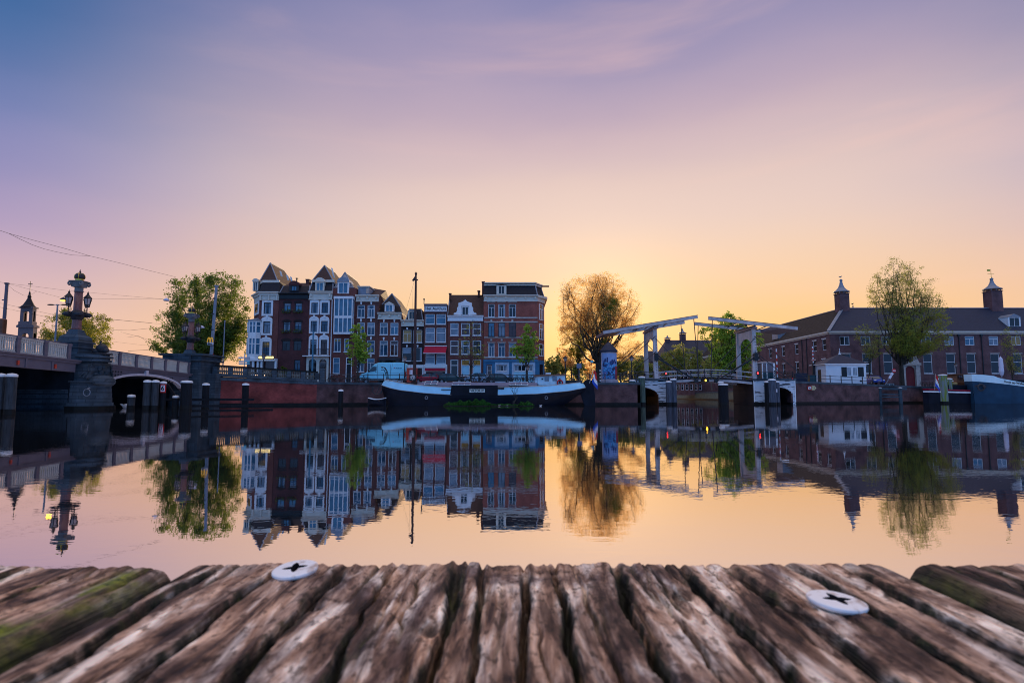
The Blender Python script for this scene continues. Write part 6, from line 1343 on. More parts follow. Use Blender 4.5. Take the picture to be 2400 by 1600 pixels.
for u0, u1, v0, v1, k in ((622,740,214,245,2),(886,1058,222,252,3),(1432,1612,222,250,3)):
    q = MB(); ya_, yb_ = YB-1.9, YB-.6; z0, z1 = zat(v1), zat(v0); fr = []
    def sk(x, t): return (x, ya_+(yb_-ya_)*t, z0+(z1-z0)*t)
    X0, X1 = xat(u0), xat(u1)
    q.beam(sk(X0,0),sk(X1,0),.09,.09); q.beam(sk(X0,1),sk(X1,1),.09,.09)
    for i in range(k+1): x = X0+(X1-X0)*i/k; q.beam(sk(x,0),sk(x,1),.09,.09)
    o = q.build('skylight', white, bg_); q = MB(); q.poly([sk(X0,0.02),sk(X1,.02),sk(X1,.98),sk(X0,.98)]); q.poly([(X0,yb_,z0),(X1,yb_,z0),(X1,yb_,z1),(X0,yb_,z1)]); q.build('pane', g_blue, o)
# wheelhouse
X0, X1 = xat(1712,75.5), xat(1970,75.5); z0, z1 = zat(252), zat(168); zl = zat(158)
q = MB(); q.hexa([(X0,YB-1.4,z0),(X1,YB-1.4,z0),(X1,YB+1.4,z0),(X0,YB+1.4,z0),(X0-.15,YB-1.3,z1),(X1-.05,YB-1.3,z1+.15),(X1-.05,YB+1.3,z1+.15),(X0-.15,YB+1.3,z1)])
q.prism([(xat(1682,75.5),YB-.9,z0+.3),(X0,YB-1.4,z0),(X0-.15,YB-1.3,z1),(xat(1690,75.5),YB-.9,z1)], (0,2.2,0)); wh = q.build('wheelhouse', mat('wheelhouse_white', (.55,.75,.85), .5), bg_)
q = MB(); q.hexa([(X0-.55,YB-1.6,z1),(X1+.05,YB-1.6,z1+.16),(X1+.05,YB+1.6,z1+.16),(X0-.55,YB+1.6,z1),(X0-.5,YB-1.2,z1+.16),(X1,YB-1.2,z1+.33),(X1,YB+1.2,z1+.33),(X0-.5,YB+1.2,z1+.16)]); q.build('roof', mat('dark_wheelhouse_roof', (.05,.03,.035), .6), wh)
q = MB(); q.box(xat(1785,75.5),xat(1835,75.5),YB-.8,YB+.3,z1+.3,z1+.5); q.build('roof_hatch', white, wh)
for u0, u1, v0, v1 in ((1770,1812,175,215),(1846,1888,170,211)): q = MB(); yw_ = YB-1.42; q.box(xat(u0,75.5),xat(u1,75.5),yw_,yw_+.1,zat(v1,75.5),zat(v0,75.5)); q.build('window', g_white, wh)
q = MB(); q.tube((xat(1748,75.5),YB-1.42,zat(194,75.5)),(xat(1748,75.5),YB-1.3,zat(194,75.5)),.1,n=12); q.build('porthole', black, wh)
lb = thing('lifebuoy', 'red lifebuoy hung on the white wheelhouse', 'lifebuoy', (xat(1916,75.3),YB-1.6,zat(230,75.3))); q = MB(); q.torus((xat(1916,75.3),YB-1.62,zat(230,75.3)),.32,.09,'y',22,7); q.build('ring', red, lb)
q = MB(); q.box(xat(1910,75.3),xat(1922,75.3),YB-1.55,YB-1.42,zat(236,75.3),zat(185,75.3)); q.build('holder', black, lb)
# stern rail, rudder, mast, davit
q = MB(); st = [(2000+22*k) for k in range(8)]
for k, u in enumerate(st):
    a = 1.6-.17*k; z = zat(interp(shr,u)); q.tube((xat(u),YB-a,z),(xat(u),YB-a,z+.62),.03,n=5)
for k in range(7):
    for h in (.6,.35): q.tube((xat(st[k]),YB-1.6+.17*k,zat(interp(shr,st[k]))+h),(xat(st[k+1]),YB-1.43+.17*k,zat(interp(shr,st[k+1]))+h),.03,n=5)
q.box(xat(1975),xat(2140),YB-1.0,YB+1.0,zat(232),zat(205)); q.build('stern_rail', iron, bg_)
q = MB(); xs_ = [(2172,205),(2215,190),(2245,205),(2262,270),(2272,350),(2275,470),(2175,470),(2130,340)]
q.prism([(xat(u),YB-.12,zat(v)) for u,v in xs_], (0,.25,0)); q.build('rudder', hullblack, bg_, bevel=.04)
XMt = PX(972,YB,6); zt_ = P(974,641,YB)[2]
q = MB(); q.tube((XMt,YB,zat(262)-.3),(XMt,YB,zt_),.21,.12,12); q.lathe([(.16,-.1),(.16,.1)],(XMt,YB,zt_),8); q.tube((XMt,YB,zt_),(XMt,YB,zt_+.3),.04); q.box(XMt-.35,XMt+.35,YB-.3,YB+.3,zat(240),zat(215)); q.box(XMt-.28,XMt+.28,YB-.06,YB+.06,zt_-.9,zt_-.75); q.build('mast', mastwood, bg_)
q = MB(); q.path([(XMt-.1,YB,zt_-.6),(XMt-1.0,YB,zt_-4),(XMt-1.95,YB-.3,zt_-8),(XMt-3.2,YB-.5,zat(220))],.012,4); q.tube((XMt+.15,YB,zt_-.8),(XMt+.35,YB-.5,zat(220)),.01,n=4); q.tube((XMt-.35,YB,zt_-1.8),(XMt-.45,YB-.5,zat(220)),.01,n=4); q.build('stays', iron, bg_)
q = MB(); q.add([(XMt-.1,YB,zt_-.3),(XMt-.5,YB+.05,zt_-.85),(XMt-.35,YB,zt_-1.1),(XMt-.15,YB+.04,zt_-.8)],[(0,1,2,3)]); q.build('pennant', iron, bg_)
q = MB()
for du, dy in ((0,0),(-20,.6)): q.path([(xat(262),YB-1.6+dy,zat(190)),(xat(258),YB-1.6+dy,zat(150)),(xat(247),YB-1.6+dy,zat(110)),(xat(228),YB-1.6+dy,zat(82)),(xat(203),YB-1.6+dy,zat(78)),(xat(200),YB-1.6+dy,zat(88))],.05,6)
q.path([(xat(248),YB-1.3,zat(190)),(xat(240),YB-1.3,zat(140)),(xat(222),YB-1.3,zat(102)),(xat(196),YB-1.3,zat(103))],.05,6); q.build('davit', black, bg_)
q = MB(); q.box(xat(300),xat(345),YB-1.0,YB-.2,zat(222),zat(200)); q.box(xat(350),xat(378),YB-.8,YB+.4,zat(232),zat(205)); q.tube((xat(235),YB-1.3,zat(205)),(xat(235),YB-1.3,zat(188)),.12); q.tube((xat(270),YB-1.7,zat(212)),(xat(270),YB-1.7,zat(196)),.1); q.build('bow_fittings', mat('bow_fitting_paint', (.35,.38,.42)), bg_)
eb = thing('emblem_board', 'black board with a white spinning propeller emblem at the mast foot', 'sign', (xat(530,76),YB-2.2,zat(212)))
q = MB(); q.box(xat(498,76),xat(560,76),YB-2.2,YB-1.7,zat(214),zat(152)); q.build('board', black, eb, bevel=.08); q = MB(); ex, ez = xat(530,76), zat(181)
for k in range(8):
    a = k*math.pi/4; pts = [(ex+r*math.cos(a+w_), YB-2.23, ez+r*math.sin(a+w_)) for r, w_ in ((.09,0),(.18,.15),(.27,.45),(.34,.9))]; q.path(pts, .038, 5, .012)
q.build('emblem', white, eb)
an = thing('anchor', 'rusty black anchor hanging below the barge bow', 'anchor', (xat(155),YB-1.2,zat(345))); q = MB(); ax_, az_ = xat(150), zat(340)
q.tube((ax_,YB-1.2,az_),(ax_+.35,YB-.8,zat(255)),.06); q.path([(ax_-.5,YB-1.2,az_+.95),(ax_-.45,YB-1.2,az_+.35),(ax_-.15,YB-1.2,az_),(ax_+.3,YB-1.2,az_-.02),(ax_+.7,YB-1.2,az_+.25)],.07,6); q.tube((ax_-.5,YB-1.2,az_+.95),(ax_-.3,YB-1.2,az_+.6),.14,.03); q.tube((ax_+.75,YB-1.2,az_+.4),(ax_+.45,YB-1.2,az_+.1),.14,.03); q.build('shank', iron, an)
def dinghy(cx, cy, L_, Wd, H, label, m, mi):
    t = thing('dinghy', label, 'rowing boat', (cx,cy,0)); o_, r_ = MB(), MB(); N = 14; R0 = []
    for i in range(N+1):
        s = i/N; hb = Wd/2*math.sin(math.pi*min(1,(.12+s*.95)))**.6 if s < .96 else .03; x = cx-L_/2+L_*s; hb = max(hb,.03); zt = H*(1+.25*abs(2*s-1)**2)
        R0.append([(x,cy-hb,zt),(x,cy-hb*.8,H*.3),(x,cy,-.12),(x,cy+hb*.8,H*.3),(x,cy+hb,zt)])
    for a, b_ in zip(R0[:-1], R0[1:]):
        for j in range(4): o_.poly([a[j],b_[j],b_[j+1],a[j+1]])
        for j in (0,4): r_.tube(a[j],b_[j],.05,n=5)
    o_.poly([R0[0][j] for j in range(5)]); o_.build('hull', m, t); r_.build('gunwale', mi, t)
    q = MB()
    for s in (.3,.6): x = cx-L_/2+L_*s; q.box(x-.12,x+.12,cy-Wd*.4,cy+Wd*.4,H*.7,H*.78)
    q.build('thwart', brownwood, t); return t
dinghy(xat(165), YB-1.3, 2.2, 1.2, .78, 'small dark dinghy with white rim under the barge bow', hullblack, white)
# flag and raft plants
def flag(px, ytop, ybot, Y, label, cols, fw=.9, fh=1.5, lean=.3):
    a = P(px,ybot,Y); b_ = P(px,ytop,Y); t = thing('flag', label, 'flag', (a[0],Y,a[2])); q = MB(); q.tube((a[0]-lean,Y,a[2]-.5),(b_[0],Y,b_[2]),.03); q.build('pole', cream, t)
    for k, m in enumerate(cols):
        q = MB(); n = 6
        for i in range(n):
            w0, w1 = i/n, (i+1)/n
            def fp(w_, h): return (b_[0]-lean*.4*h/fh+fw*w_*.5+(.12*math.sin(5*w_+h*2)), Y-.05+.12*math.sin(7*w_+h), b_[2]-.05-h*(.9+.2*w_)-.8*fw*w_)
            h0, h1 = fh*k/3, fh*(k+1)/3; q.add([fp(w0,h0),fp(w1,h0),fp(w1,h1),fp(w0,h1)],[(0,3,2,1)])
        q.build('stripe', m, t)
flag(1391,865,888,75.5,'drooping Dutch tricolour flag at the barge stern',(red,white,flagblue),1.1,1.5,.5)
flag(2192,876,906,97.5,'drooping Dutch tricolour flag on the dark moored boat',(red,white,flagblue),1.0,2.0,.1)
def leafmesh(centers, sizes, rs, up=.0):
    n = len(centers); a = rs.normal(size=(n,3)); a /= np.linalg.norm(a,axis=1)[:,None]; b_ = rs.normal(size=(n,3)); b_ = np.cross(a,b_); b_ /= np.linalg.norm(b_,axis=1)[:,None]
    s = sizes[:,None]; c = centers; v = np.stack([c-a*s, c+b_*s*.55, c+a*s, c-b_*s*.55], 1).reshape(-1,3); return v
def leaf_object(name, v, m, parent, org):
    n = len(v)//4; me = bpy.data.meshes.new(name); me.vertices.add(len(v)); me.vertices.foreach_set('co', (v-np.array(org)).astype(np.float32).ravel()); me.loops.add(len(v)); me.loops.foreach_set('vertex_index', np.arange(len(v),dtype=np.int32)); me.polygons.add(n); me.polygons.foreach_set('loop_start', np.arange(0,len(v),4,dtype=np.int32)); me.materials.append(m); me.update(calc_edges=True)
    o = bpy.data.objects.new(name, me); COL.objects.link(o); o.parent = parent; return o
for px, py, w_, h_, lb in ((1060,947,1.6,.75,'small dark green clump of the floating plants'),(1082,946,2.2,1.1,'middle green mound of the floating plants'),(1119,946,2.6,1.45,'tallest bright green mound of floating plants'),(1232,946,1.5,.95,'lone green clump right of the bare sapling'),(1180,948,2.8,.35,'low reedy strip of floating plants around the sapling')):
    X = PX(px,72.8,.3); t = thing('floating_plants', lb, 'water plants', (X,72.8,0), 'floating plant rafts beside the barge'); rs = np.random.RandomState(px); n = int(900*w_)
    h_ *= .62; th_ = rs.uniform(0,2*np.pi,n); rr = np.sqrt(rs.uniform(0,1,n)); c = np.stack([X+w_*.62*rr*np.cos(th_)+rs.normal(size=n)*.05, 72.8+.6*rr*np.sin(th_), np.abs(h_*.8*np.sqrt(1-rr**2)*rs.uniform(.2,1,n))+.08*rs.uniform(0,1,n)],1)
    c[:,2] *= 1+.22*np.sin(c[:,0]*7+px); leaf_object('leaves', leafmesh(c, rs.uniform(.05,.11,n), rs), moss, t, (X,72.8,0)); q = MB(); q.lathe([(w_*.6,-.1),(w_*.62,.03),(w_*.5,.06)], (X,72.8,0), 14); q.build('raft', wooddark, t)

# ---------------------------------------------------------------- vehicles
def car(x, y, z, rz, label, m, L_=4.2, H=1.42, Wd=1.72, van=False, lights=False, group='cars parked on the quay'):
    t = thing('parked_car', label, 'car', (0,0,0), group)
    h = L_/2
    low = [(-h,.35),(-h+.02,.75),(-h*.82,.86),(-h*.45,.95),(h*.55,.95),(h*.9,.9),(h,.78),(h,.35)]
    q = MB(); n = len(low)
    for k, (yy, f) in enumerate(((-Wd/2,.97),(-Wd/2+.12,1.0),(Wd/2-.12,1.0),(Wd/2,.97))): pass
    q.prism([(a*.985,-Wd/2,b_) for a,b_ in low], (0,Wd,0)); q.build('body', m, t, bevel=.09)
    cab = [(-h*.5,.94),(-h*.2,H-.05),(-h*.05,H),(h*.5,H),(h*.66,H-.08),(h*.86,.94)]
    q = MB(); w2 = Wd/2-.08; w3 = Wd/2-.25; pa = [(a,-w2 if b_ < 1 else -w3,b_) for a,b_ in cab]; pb = [(a,-p[1],b_) for (a,b_),p in zip(cab,pa)]; nn = len(cab)
    q.add(pa+pb, [tuple(range(nn))[::-1], tuple(range(nn,2*nn))]+[(i,(i+1)%nn,nn+(i+1)%nn,nn+i) for i in range(nn)]); q.build('windows', glass('car_glass', (.02,.06,.09)), t)
    q = MB(); rp_ = [(-h*.2,H-.05),(-h*.05,H),(h*.5,H),(h*.66,H-.08)]
    q.add([(a,-w3-.02,b_+.02) for a,b_ in rp_]+[(a,w3+.02,b_+.02) for a,b_ in rp_], [(0,1,5,4),(1,2,6,5),(2,3,7,6)])
    for s_ in (-1,1):
        for a_, b_ in (((-h*.5,.94),(-h*.2,H-.04)),((h*.18,.94),(h*.16,H)),((h*.86,.94),(h*.66,H-.07))): q.beam((a_[0],s_*(w2+.01),a_[1]),(b_[0],s_*(w3+.01),b_[1]),.06,.09)
    q.build('roof', m, t)
    for a in (-h*.62, h*.62):
        for s_ in (-1,1):
            q = MB(); q.tube((a,s_*(Wd/2-.2),.32),(a,s_*(Wd/2+.02),.32),.33,n=18); o = q.build('wheel', rubber, t); q = MB(); q.tube((a,s_*(Wd/2),.32),(a,s_*(Wd/2+.035),.32),.19,n=10); q.build('rim', zinc, o)
    for s_ in (-1,1):
        q = MB(); q.ball((-h+.05,s_*(Wd/2-.3),.72),.08,.2,.09,8,5); q.build('headlight', lamp_warm if lights else glass('headlight_glass', (.7,.75,.8)), t)
        q = MB(); q.box(h-.06,h+.01,s_*(Wd/2-.3)-.15,s_*(Wd/2-.3)+.15,.7,.82); q.build('tail_light', red, t)
        q = MB(); q.box(-h*.42,-h*.36,s_*(Wd/2),s_*(Wd/2+.16),.95,1.08); q.build('mirror', m, t)
    q = MB(); q.box(-h-.03,-h+.02,-.26,.26,.45,.56); q.build('number_plate', mat('yellow_plate', (.6,.4,.05)), t)
    t.location = (x,y,z); t.rotation_euler.z = rz; return t
cx_ = lambda u: xat(u, 86.5)
car(cx_(655),86.5,2.95,0,'crimson parked car beside the red kiosk',redcar,3.9)
car(cx_(880),86.5,2.95,math.pi,'dark teal parked car behind the barge skylight',tealcar,4.0)
car(cx_(1120),86.7,2.95,0,'pale blue parked car half hidden by bicycles',palecar,3.9,1.5)
car(cx_(1345),86.5,2.95,math.pi,'dark teal parked car before the blue shop',tealcar,3.9)
car(PX(2049,103,3),103,3.12,R(84),'bright blue parked car beside the white toll house',bluecar,3.8,1.45,1.9,lights=False)
car(PX(625,86,4),86.5,3.35,R(80),'dark parked car with glowing lamps under the yellow sign',black,4.1,lights=True)
# white van
vt = thing('delivery_van', 'white high roofed delivery van parked on the quay', 'van', (xat(230,86),86.5,2.95))
def vx(u): return xat(u, 86)
def vz(v): return P(1000,840+v/4.055,86)[2]
prof = [(14,205),(6,188),(8,158),(24,146),(60,137),(86,122),(128,72),(152,50),(180,40),(215,37),(415,37),(438,44),(447,60),(449,205)]
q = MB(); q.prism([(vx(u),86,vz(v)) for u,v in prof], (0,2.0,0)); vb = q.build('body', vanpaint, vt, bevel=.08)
q = MB(); q.prism([(vx(u),85.985,vz(v)) for u,v in ((86,131),(124,82),(136,78),(168,78),(168,112),(160,118))], (0,.04,0)); q.build('side_window', glass('car_glass', (.02,.06,.09)), vt)
q = MB(); q.prism([(vx(84),86.1,vz(123)+.02),(vx(127),86.1,vz(73)+.03),(vx(133),86.1,vz(66)+.03),(vx(90),86.1,vz(118)+.03)], (0,1.8,0)); q.build('windscreen', MATS['car_glass'], vt)
q = MB(); q.box(vx(180),vx(440),85.975,85.999,vz(141),vz(139)); q.box(vx(176),vx(178),85.975,85.999,vz(195),vz(60)); q.box(vx(300),vx(302),85.975,85.999,vz(195),vz(60)); q.box(vx(20),vx(448),85.97,85.999,vz(203),vz(192)); q.build('body_seams', mat('grey_trim', (.12,.17,.22)), vt)
q = MB(); q.beam((vx(333),85.97,vz(92)),(vx(345),85.97,vz(86)),.02,.12); q.build('side_mark', mat('brick_pink', (.5,.12,.15)), vt); q = MB()
for k in range(8): q.box(vx(352+k*7.4),vx(357+k*7.4),85.965,85.998,vz(96),vz(88+(k%3)*1.5))
q.build('side_lettering', black, vt)
q = MB(); q.box(vx(155),vx(166),85.96,85.999,vz(128),vz(126)); q.ball((vx(95),85.9,vz(118)),.1,.12,.17); q.build('mirror', black, vt)
for u in (70,368):
    q = MB(); q.tube((vx(u),85.95,3.3),(vx(u),86.25,3.3),.36,n=20); o = q.build('wheel', rubber, vt); q = MB(); q.tube((vx(u),85.93,3.3),(vx(u),85.96,3.3),.2,n=10); q.build('rim', zinc, o)
q = MB(); q.ball((vx(18),86.15,vz(158)),.15,.2,.14); q.build('headlight', glass('headlight_glass', (.7,.75,.8)), vt); q = MB(); q.box(vx(440),vx(451),85.98,86.12,vz(170),vz(125)); q.build('tail_light', red, vt)
# red kiosk
rk = thing('red_booth', 'tall orange red metal booth behind the mast', 'booth', (xat(500,85),85.3,2.95)); q = MB(); q.box(xat(456,85),xat(548,85),85,86.0,2.95,zat(96,85)); q.box(xat(452,85),xat(552,85),84.94,86.06,zat(96,85),zat(90,85)); q.build('cabinet', redv, rk, bevel=.04)
q = MB(); q.box(xat(484,85),xat(512,85),84.96,84.999,zat(152,85),zat(108,85)); q.build('notice', signwhite, rk); q = MB(); q.box(xat(520,85),xat(522,85),84.97,84.999,2.97,zat(98,85)); q.build('door_seam', black, rk)

# bicycles
def bicycle():
    t = thing('bicycle', 'x', 'bicycle', (0,0,0), 'bicycles parked along the quay railings')
    for x in (-.52,.52):
        q = MB(); q.torus((x,0,.34),.32,.022,'y',22,5); w_ = q.build('wheel', rubber, t); q = MB()
        for k in range(8): a = k*math.pi/4; q.tube((x,0,.34),(x+.31*math.cos(a),0,.34+.31*math.sin(a)),.006,n=3)
        q.build('spokes', zinc, w_)
    q = MB()
    for a, b_ in (((-.52,0,.34),(-.2,0,.85)),((-.52,0,.34),(-.02,0,.32)),((-.02,0,.32),(-.22,0,.9)),((-.02,0,.32),(.36,0,.82)),((-.18,0,.8),(.36,0,.86)),((.52,0,.34),(.34,0,.98))): q.tube(a,b_,.02,n=6)
    q.build('frame', black, t); q = MB(); q.ball((-.24,0,.97),.14,.08,.04,8,5); q.tube((-.22,0,.9),(-.23,0,.96),.015); q.build('saddle', rubber, t)
    q = MB(); q.path([(.2,-.27,1.05),(.32,-.22,1.06),(.34,0,1.02),(.32,.22,1.06),(.2,.27,1.05)],.016,5); q.tube((.34,0,.95),(.34,0,1.03),.02); q.build('handlebar', zinc, t)
    q = MB(); q.path([(-.52+.37*math.cos(a),0,.34+.37*math.sin(a)) for a in [k*.3 for k in range(1,10)]],.02,4); q.build('mudguard', iron, t)
    return t
bk = bicycle(); spots = []
def addb(px, Y, z, rz, where): spots.append((PX(px,Y,3.3), Y, z, rz, where))
for k, px in enumerate((765,776,785,800,812,822,835,848,856)): addb(px, 81.2+.35*(k%3), 2.97, R((8,75,-20,0,170,60,5,185,-12)[k]), 'left of the van')
for k, px in enumerate((1086,1096,1108,1118,1124,1131,1138,1150)): addb(px, 81.1+.4*(k%3), 2.97, R((10,175,60,-5,100,20,190,40)[k]), 'before the pale blue car')
for k, px in enumerate((1196,1206,1216,1226,1234,1241,1252)): addb(px, 81.1+.4*(k%3), 2.97, R((30,170,5,80,-15,190,50)[k]), 'before the blue shop')
for k, px in enumerate((1452,1460,1468,1476,1486,1494,1503,1511)): addb(px, 84.5+.6*(k%3), 3.35 if px < 1468 else 3.6, R((85,70,95,60,80,100,75,88)[k]), 'by the drawbridge approach')
for k, px in enumerate((2160,2168,2176,2184)): addb(px, 105.5+.4*(k%2), 2.72, R((85,60,100,75)[k]), 'before the museum wall')
ords = ['first','second','third','fourth','fifth','sixth','seventh','eighth','ninth']
cnt = {}
for i, (x, y, z, rz, where) in enumerate(spots):
    k = cnt.get(where, 0); cnt[where] = k+1
    lb = 'dark city bicycle parked %s, %s along the row' % (where.replace('left of', 'past the nose of'), ords[k])
    if i == 0: bk.location = (x,y,z); bk.rotation_euler.z = rz; bk['label'] = lb
    else: copy_tree(bk, None, (x,y,z), rz, lb)

# advertising column
K = 82.5; kc = PX(1427,K,5); kt = thing('advertising_column', 'round advertising column with a blue collage poster and cone roof', 'advertising column', (kc,K,2.95))
z0, z1 = P(1427,891,K)[2], P(1427,826,K)[2]
q = MB(); q.lathe([(1.2,2.9-2.95),(1.2,z0-2.95),(1.08,z0-2.9),(1.06,z1-2.95)], (kc,K,2.95), 28); q.build('drum', mat('lilac_drum', (.35,.33,.40), .6), kt, smooth=False)
q = MB(); q.lathe([(1.06,0),(1.22,.05),(1.22,.28),(1.12,.36),(.6,1.0),(.12,1.42),(.02,1.5)], (kc,K,z1), 24); q.build('roof', slateblue, kt)
pm_ = mat('collage_poster', (.05,.12,.30), .6); pm_n = pm_.node_tree; rp_ = [n for n in pm_n.nodes if n.type == 'VALTORGB'][0]; cr = rp_.color_ramp; nz_ = [n for n in pm_n.nodes if n.type == 'TEX_NOISE'][0]; nz_.inputs['Scale'].default_value = 1.9
cr.interpolation = 'CONSTANT'; cr.elements[0].position = 0; cr.elements[0].color = (.02,.03,.09,1); cr.elements[1].position = .42; cr.elements[1].color = (.03,.14,.35,1)
for pos, c in ((.5,(.10,.35,.62,1)),(.56,(.03,.08,.3,1)),(.62,(.32,.25,.42,1)),(.68,(.08,.12,.25,1))): e = cr.elements.new(pos); e.color = c
def curved(r, a0, a1, za, zb_, m, name):
    q = MB(); n = 14
    for i in range(n):
        t0, t1 = a0+(a1-a0)*i/n, a0+(a1-a0)*(i+1)/n; q.poly([(kc+r*math.sin(t0),K-r*math.cos(t0),za),(kc+r*math.sin(t1),K-r*math.cos(t1),za),(kc+r*math.sin(t1),K-r*math.cos(t1),zb_),(kc+r*math.sin(t0),K-r*math.cos(t0),zb_)])
    return q.build(name, m, kt)
curved(1.09,-1.1,1.35,z0+.1,z1-.2,mat('poster_sky_blue', (.20,.30,.52), .5),'poster'); curved(1.10,-1.05,1.0,z0+.2,z0+2.4,pm_,'poster_figures'); curved(1.115,.7,1.35,z0+.12,z0+1.9,mat('poster_red', (.30,.03,.05), .6),'poster_red_strip')
q = MB()
for k in range(12): a = rnd.uniform(-.9,.8); z = z0+2.4+rnd.uniform(-.1,.75)*(1-abs(a)); q.ball((kc+1.1*math.sin(a),K-1.1*math.cos(a),z),.14,.03,rnd.uniform(.12,.3),6,4)
q.build('poster_silhouettes', mat('poster_navy', (.02,.04,.14)), kt)
q = MB(); q2 = MB(); x_ = PX(1406,81.5,4)
for k in range(8): (q if k%2 == 0 else q2).tube((x_,81.3,2.95+k*.22),(x_,81.3,3.17+k*.22),.07,n=8)
sp_ = thing('striped_bollard', 'black and white banded post beside the advertising column', 'post', (x_,81.3,2.95)); q.build('black_bands', black, sp_); q2.build('white_bands', white, sp_)
sp_ = thing('traffic_post', 'short white banded post by the control cabin', 'post', (PX(1815,85.4,4),85.4,3.6)); x_ = PX(1815.5,85.4,4); q = MB(); q2 = MB()
for k in range(7): (q if k%2 == 0 else q2).tube((x_,85.4,3.6+k*.17),(x_,85.4,3.77+k*.17),.09,n=8)
q.build('black_bands', black, sp_); q2.build('white_bands', white, sp_)

# lantern posts
def lanternpost(px, ytop, Y, zb, label, pale=False):
    x, _, zt = P(px, ytop, Y); t = thing('lantern_post', label, 'street lamp', (x,Y,zb), 'classic lantern posts on the quays'); q = MB(); q.lathe([(.16,0),(.16,.5),(.09,.6),(.07,zt-zb-.9),(.12,zt-zb-.85)], (x,Y,zb), 8); q.build('post', iron, t)
    q = MB(); q.lathe([(.34,0),(.36,.05),(.2,.22),(.06,.3),(.08,.36),(.02,.44)], (x,Y,zt-.42), 6); q.build('cap', iron if not pale else zinc, t); q = MB(); q.lathe([(.16,0),(.3,.42)], (x,Y,zt-.85), 6); q.build('lantern_glass', MATS['clear_lamp_glass'], t)
for a in ((618.5,827,83,3.3,'lantern post in front of the yellow cafe sign'),(949,832,85,2.95,'lantern post before the black narrow house'),(1236,853,84,2.95,'lantern post beside the leafy tree at the blue shop'),(1325,833,90,2.95,'lantern post between the far yellow green trees'),(1480,832,86,3.55,'lantern post behind the small white arch'),(2240,848,112,2.6,'lantern post in front of the museum windows')): lanternpost(*a)
t, q, tp = pole(927,775,84,.09,'blue grey pole in front of the white curved windows',zinc,'street_pole','pole',2.95) if False else pole(734.5,777,84,.13,'blue grey pole in front of the white curved windows',zinc,'street_pole','pole',2.95); q.build('pole', mat('blue_grey_paint', (.06,.2,.3)), t)
bsn = thing('parking_sign', 'small square blue sign on a post near the big bare tree', 'road sign', P(1357,880,88)); p = P(1357,857,88); q = MB(); q.tube((p[0],88,2.95),(p[0],88,p[2]),.05); q.build('post', zinc, bsn); q = MB(); q.box(p[0]-.35,p[0]+.35,87.9,87.94,p[2]-.35,p[2]+.35); q.build('panel', mat('dull_blue_panel', (.15,.2,.32)), bsn)
bsn = thing('street_sign', 'tiny pale sign by the thick tree trunk', 'road sign', P(1387,850,86)); p = P(1387,847,86); q = MB(); q.tube((p[0],86,2.95),(p[0],86,p[2]),.04); q.build('post', iron, bsn); q = MB(); q.box(p[0]-.2,p[0]+.2,85.9,85.94,p[2]-.16,p[2]+.16); q.build('panel', signblue, bsn)
# leaning round sign on the quay at the right
ls = thing('leaning_sign', 'leaning pole with a round red and white sign and two white plates', 'road sign', P(2075,905,103)); a = Vector(P(2073,905,103)); b_ = Vector(P(2096,866,103)); q = MB(); q.tube(a,b_,.05); q.build('pole', zinc, ls); d_ = (b_-a).normalized()
for f, L_, m, nm in ((.56,.62,signwhite,'plate'),(.74,.45,signwhite,'plate'),(.94,.7,red,'disc')):
    c = a+(b_-a)*f; q = MB(); 
    if nm == 'disc': q.tube(c+Vector((0,-.1,0)),c+Vector((0,-.05,0)),.36,n=18)
    else: q.beam(c-d_*L_/2+Vector((0,-.08,0)),c+d_*L_/2+Vector((0,-.08,0)),.04,.4)
    o = q.build(nm, m, ls)
    if nm == 'disc': q = MB(); q.box(c.x-.26,c.x+.26,c.y-.13,c.y-.105,c.z-.08,c.z+.08); q.build('bar', signwhite, o)
# quay mooring bench at the right
pl = thing('mooring_platform', 'blue grey timber mooring platform with two capped posts on the quay', 'platform', wallpt(2085,940,QR[4],QR[5])); yq = wallpt(2085,930,QR[4],QR[5]).y-.9
q = MB()
for px in (2062,2110): x = PX(px,yq,1.5); q.tube((x,yq,-1),(x,yq,P(px,909,yq)[2]),.28,n=10)
for y_, h_ in ((911,.35),(924,.2),(930,.2)): z = P(2085,y_,yq)[2]; q.box(PX(2045 if h_ > .3 else 2060,yq,1.5),PX(2125 if h_ > .3 else 2112,yq,1.5),yq-.15,yq+.15,z-h_/2,z+h_/2)
q.build('frame', mat('blue_grey_timber', (.03,.055,.075), .8, var=.4), pl); q = MB()
for px in (2062,2110): x = PX(px,yq,1.5); q.lathe([(.32,0),(.3,.08),(.05,.12)], (x,yq,P(px,909,yq)[2]), 10)
q.build('caps', white, pl)

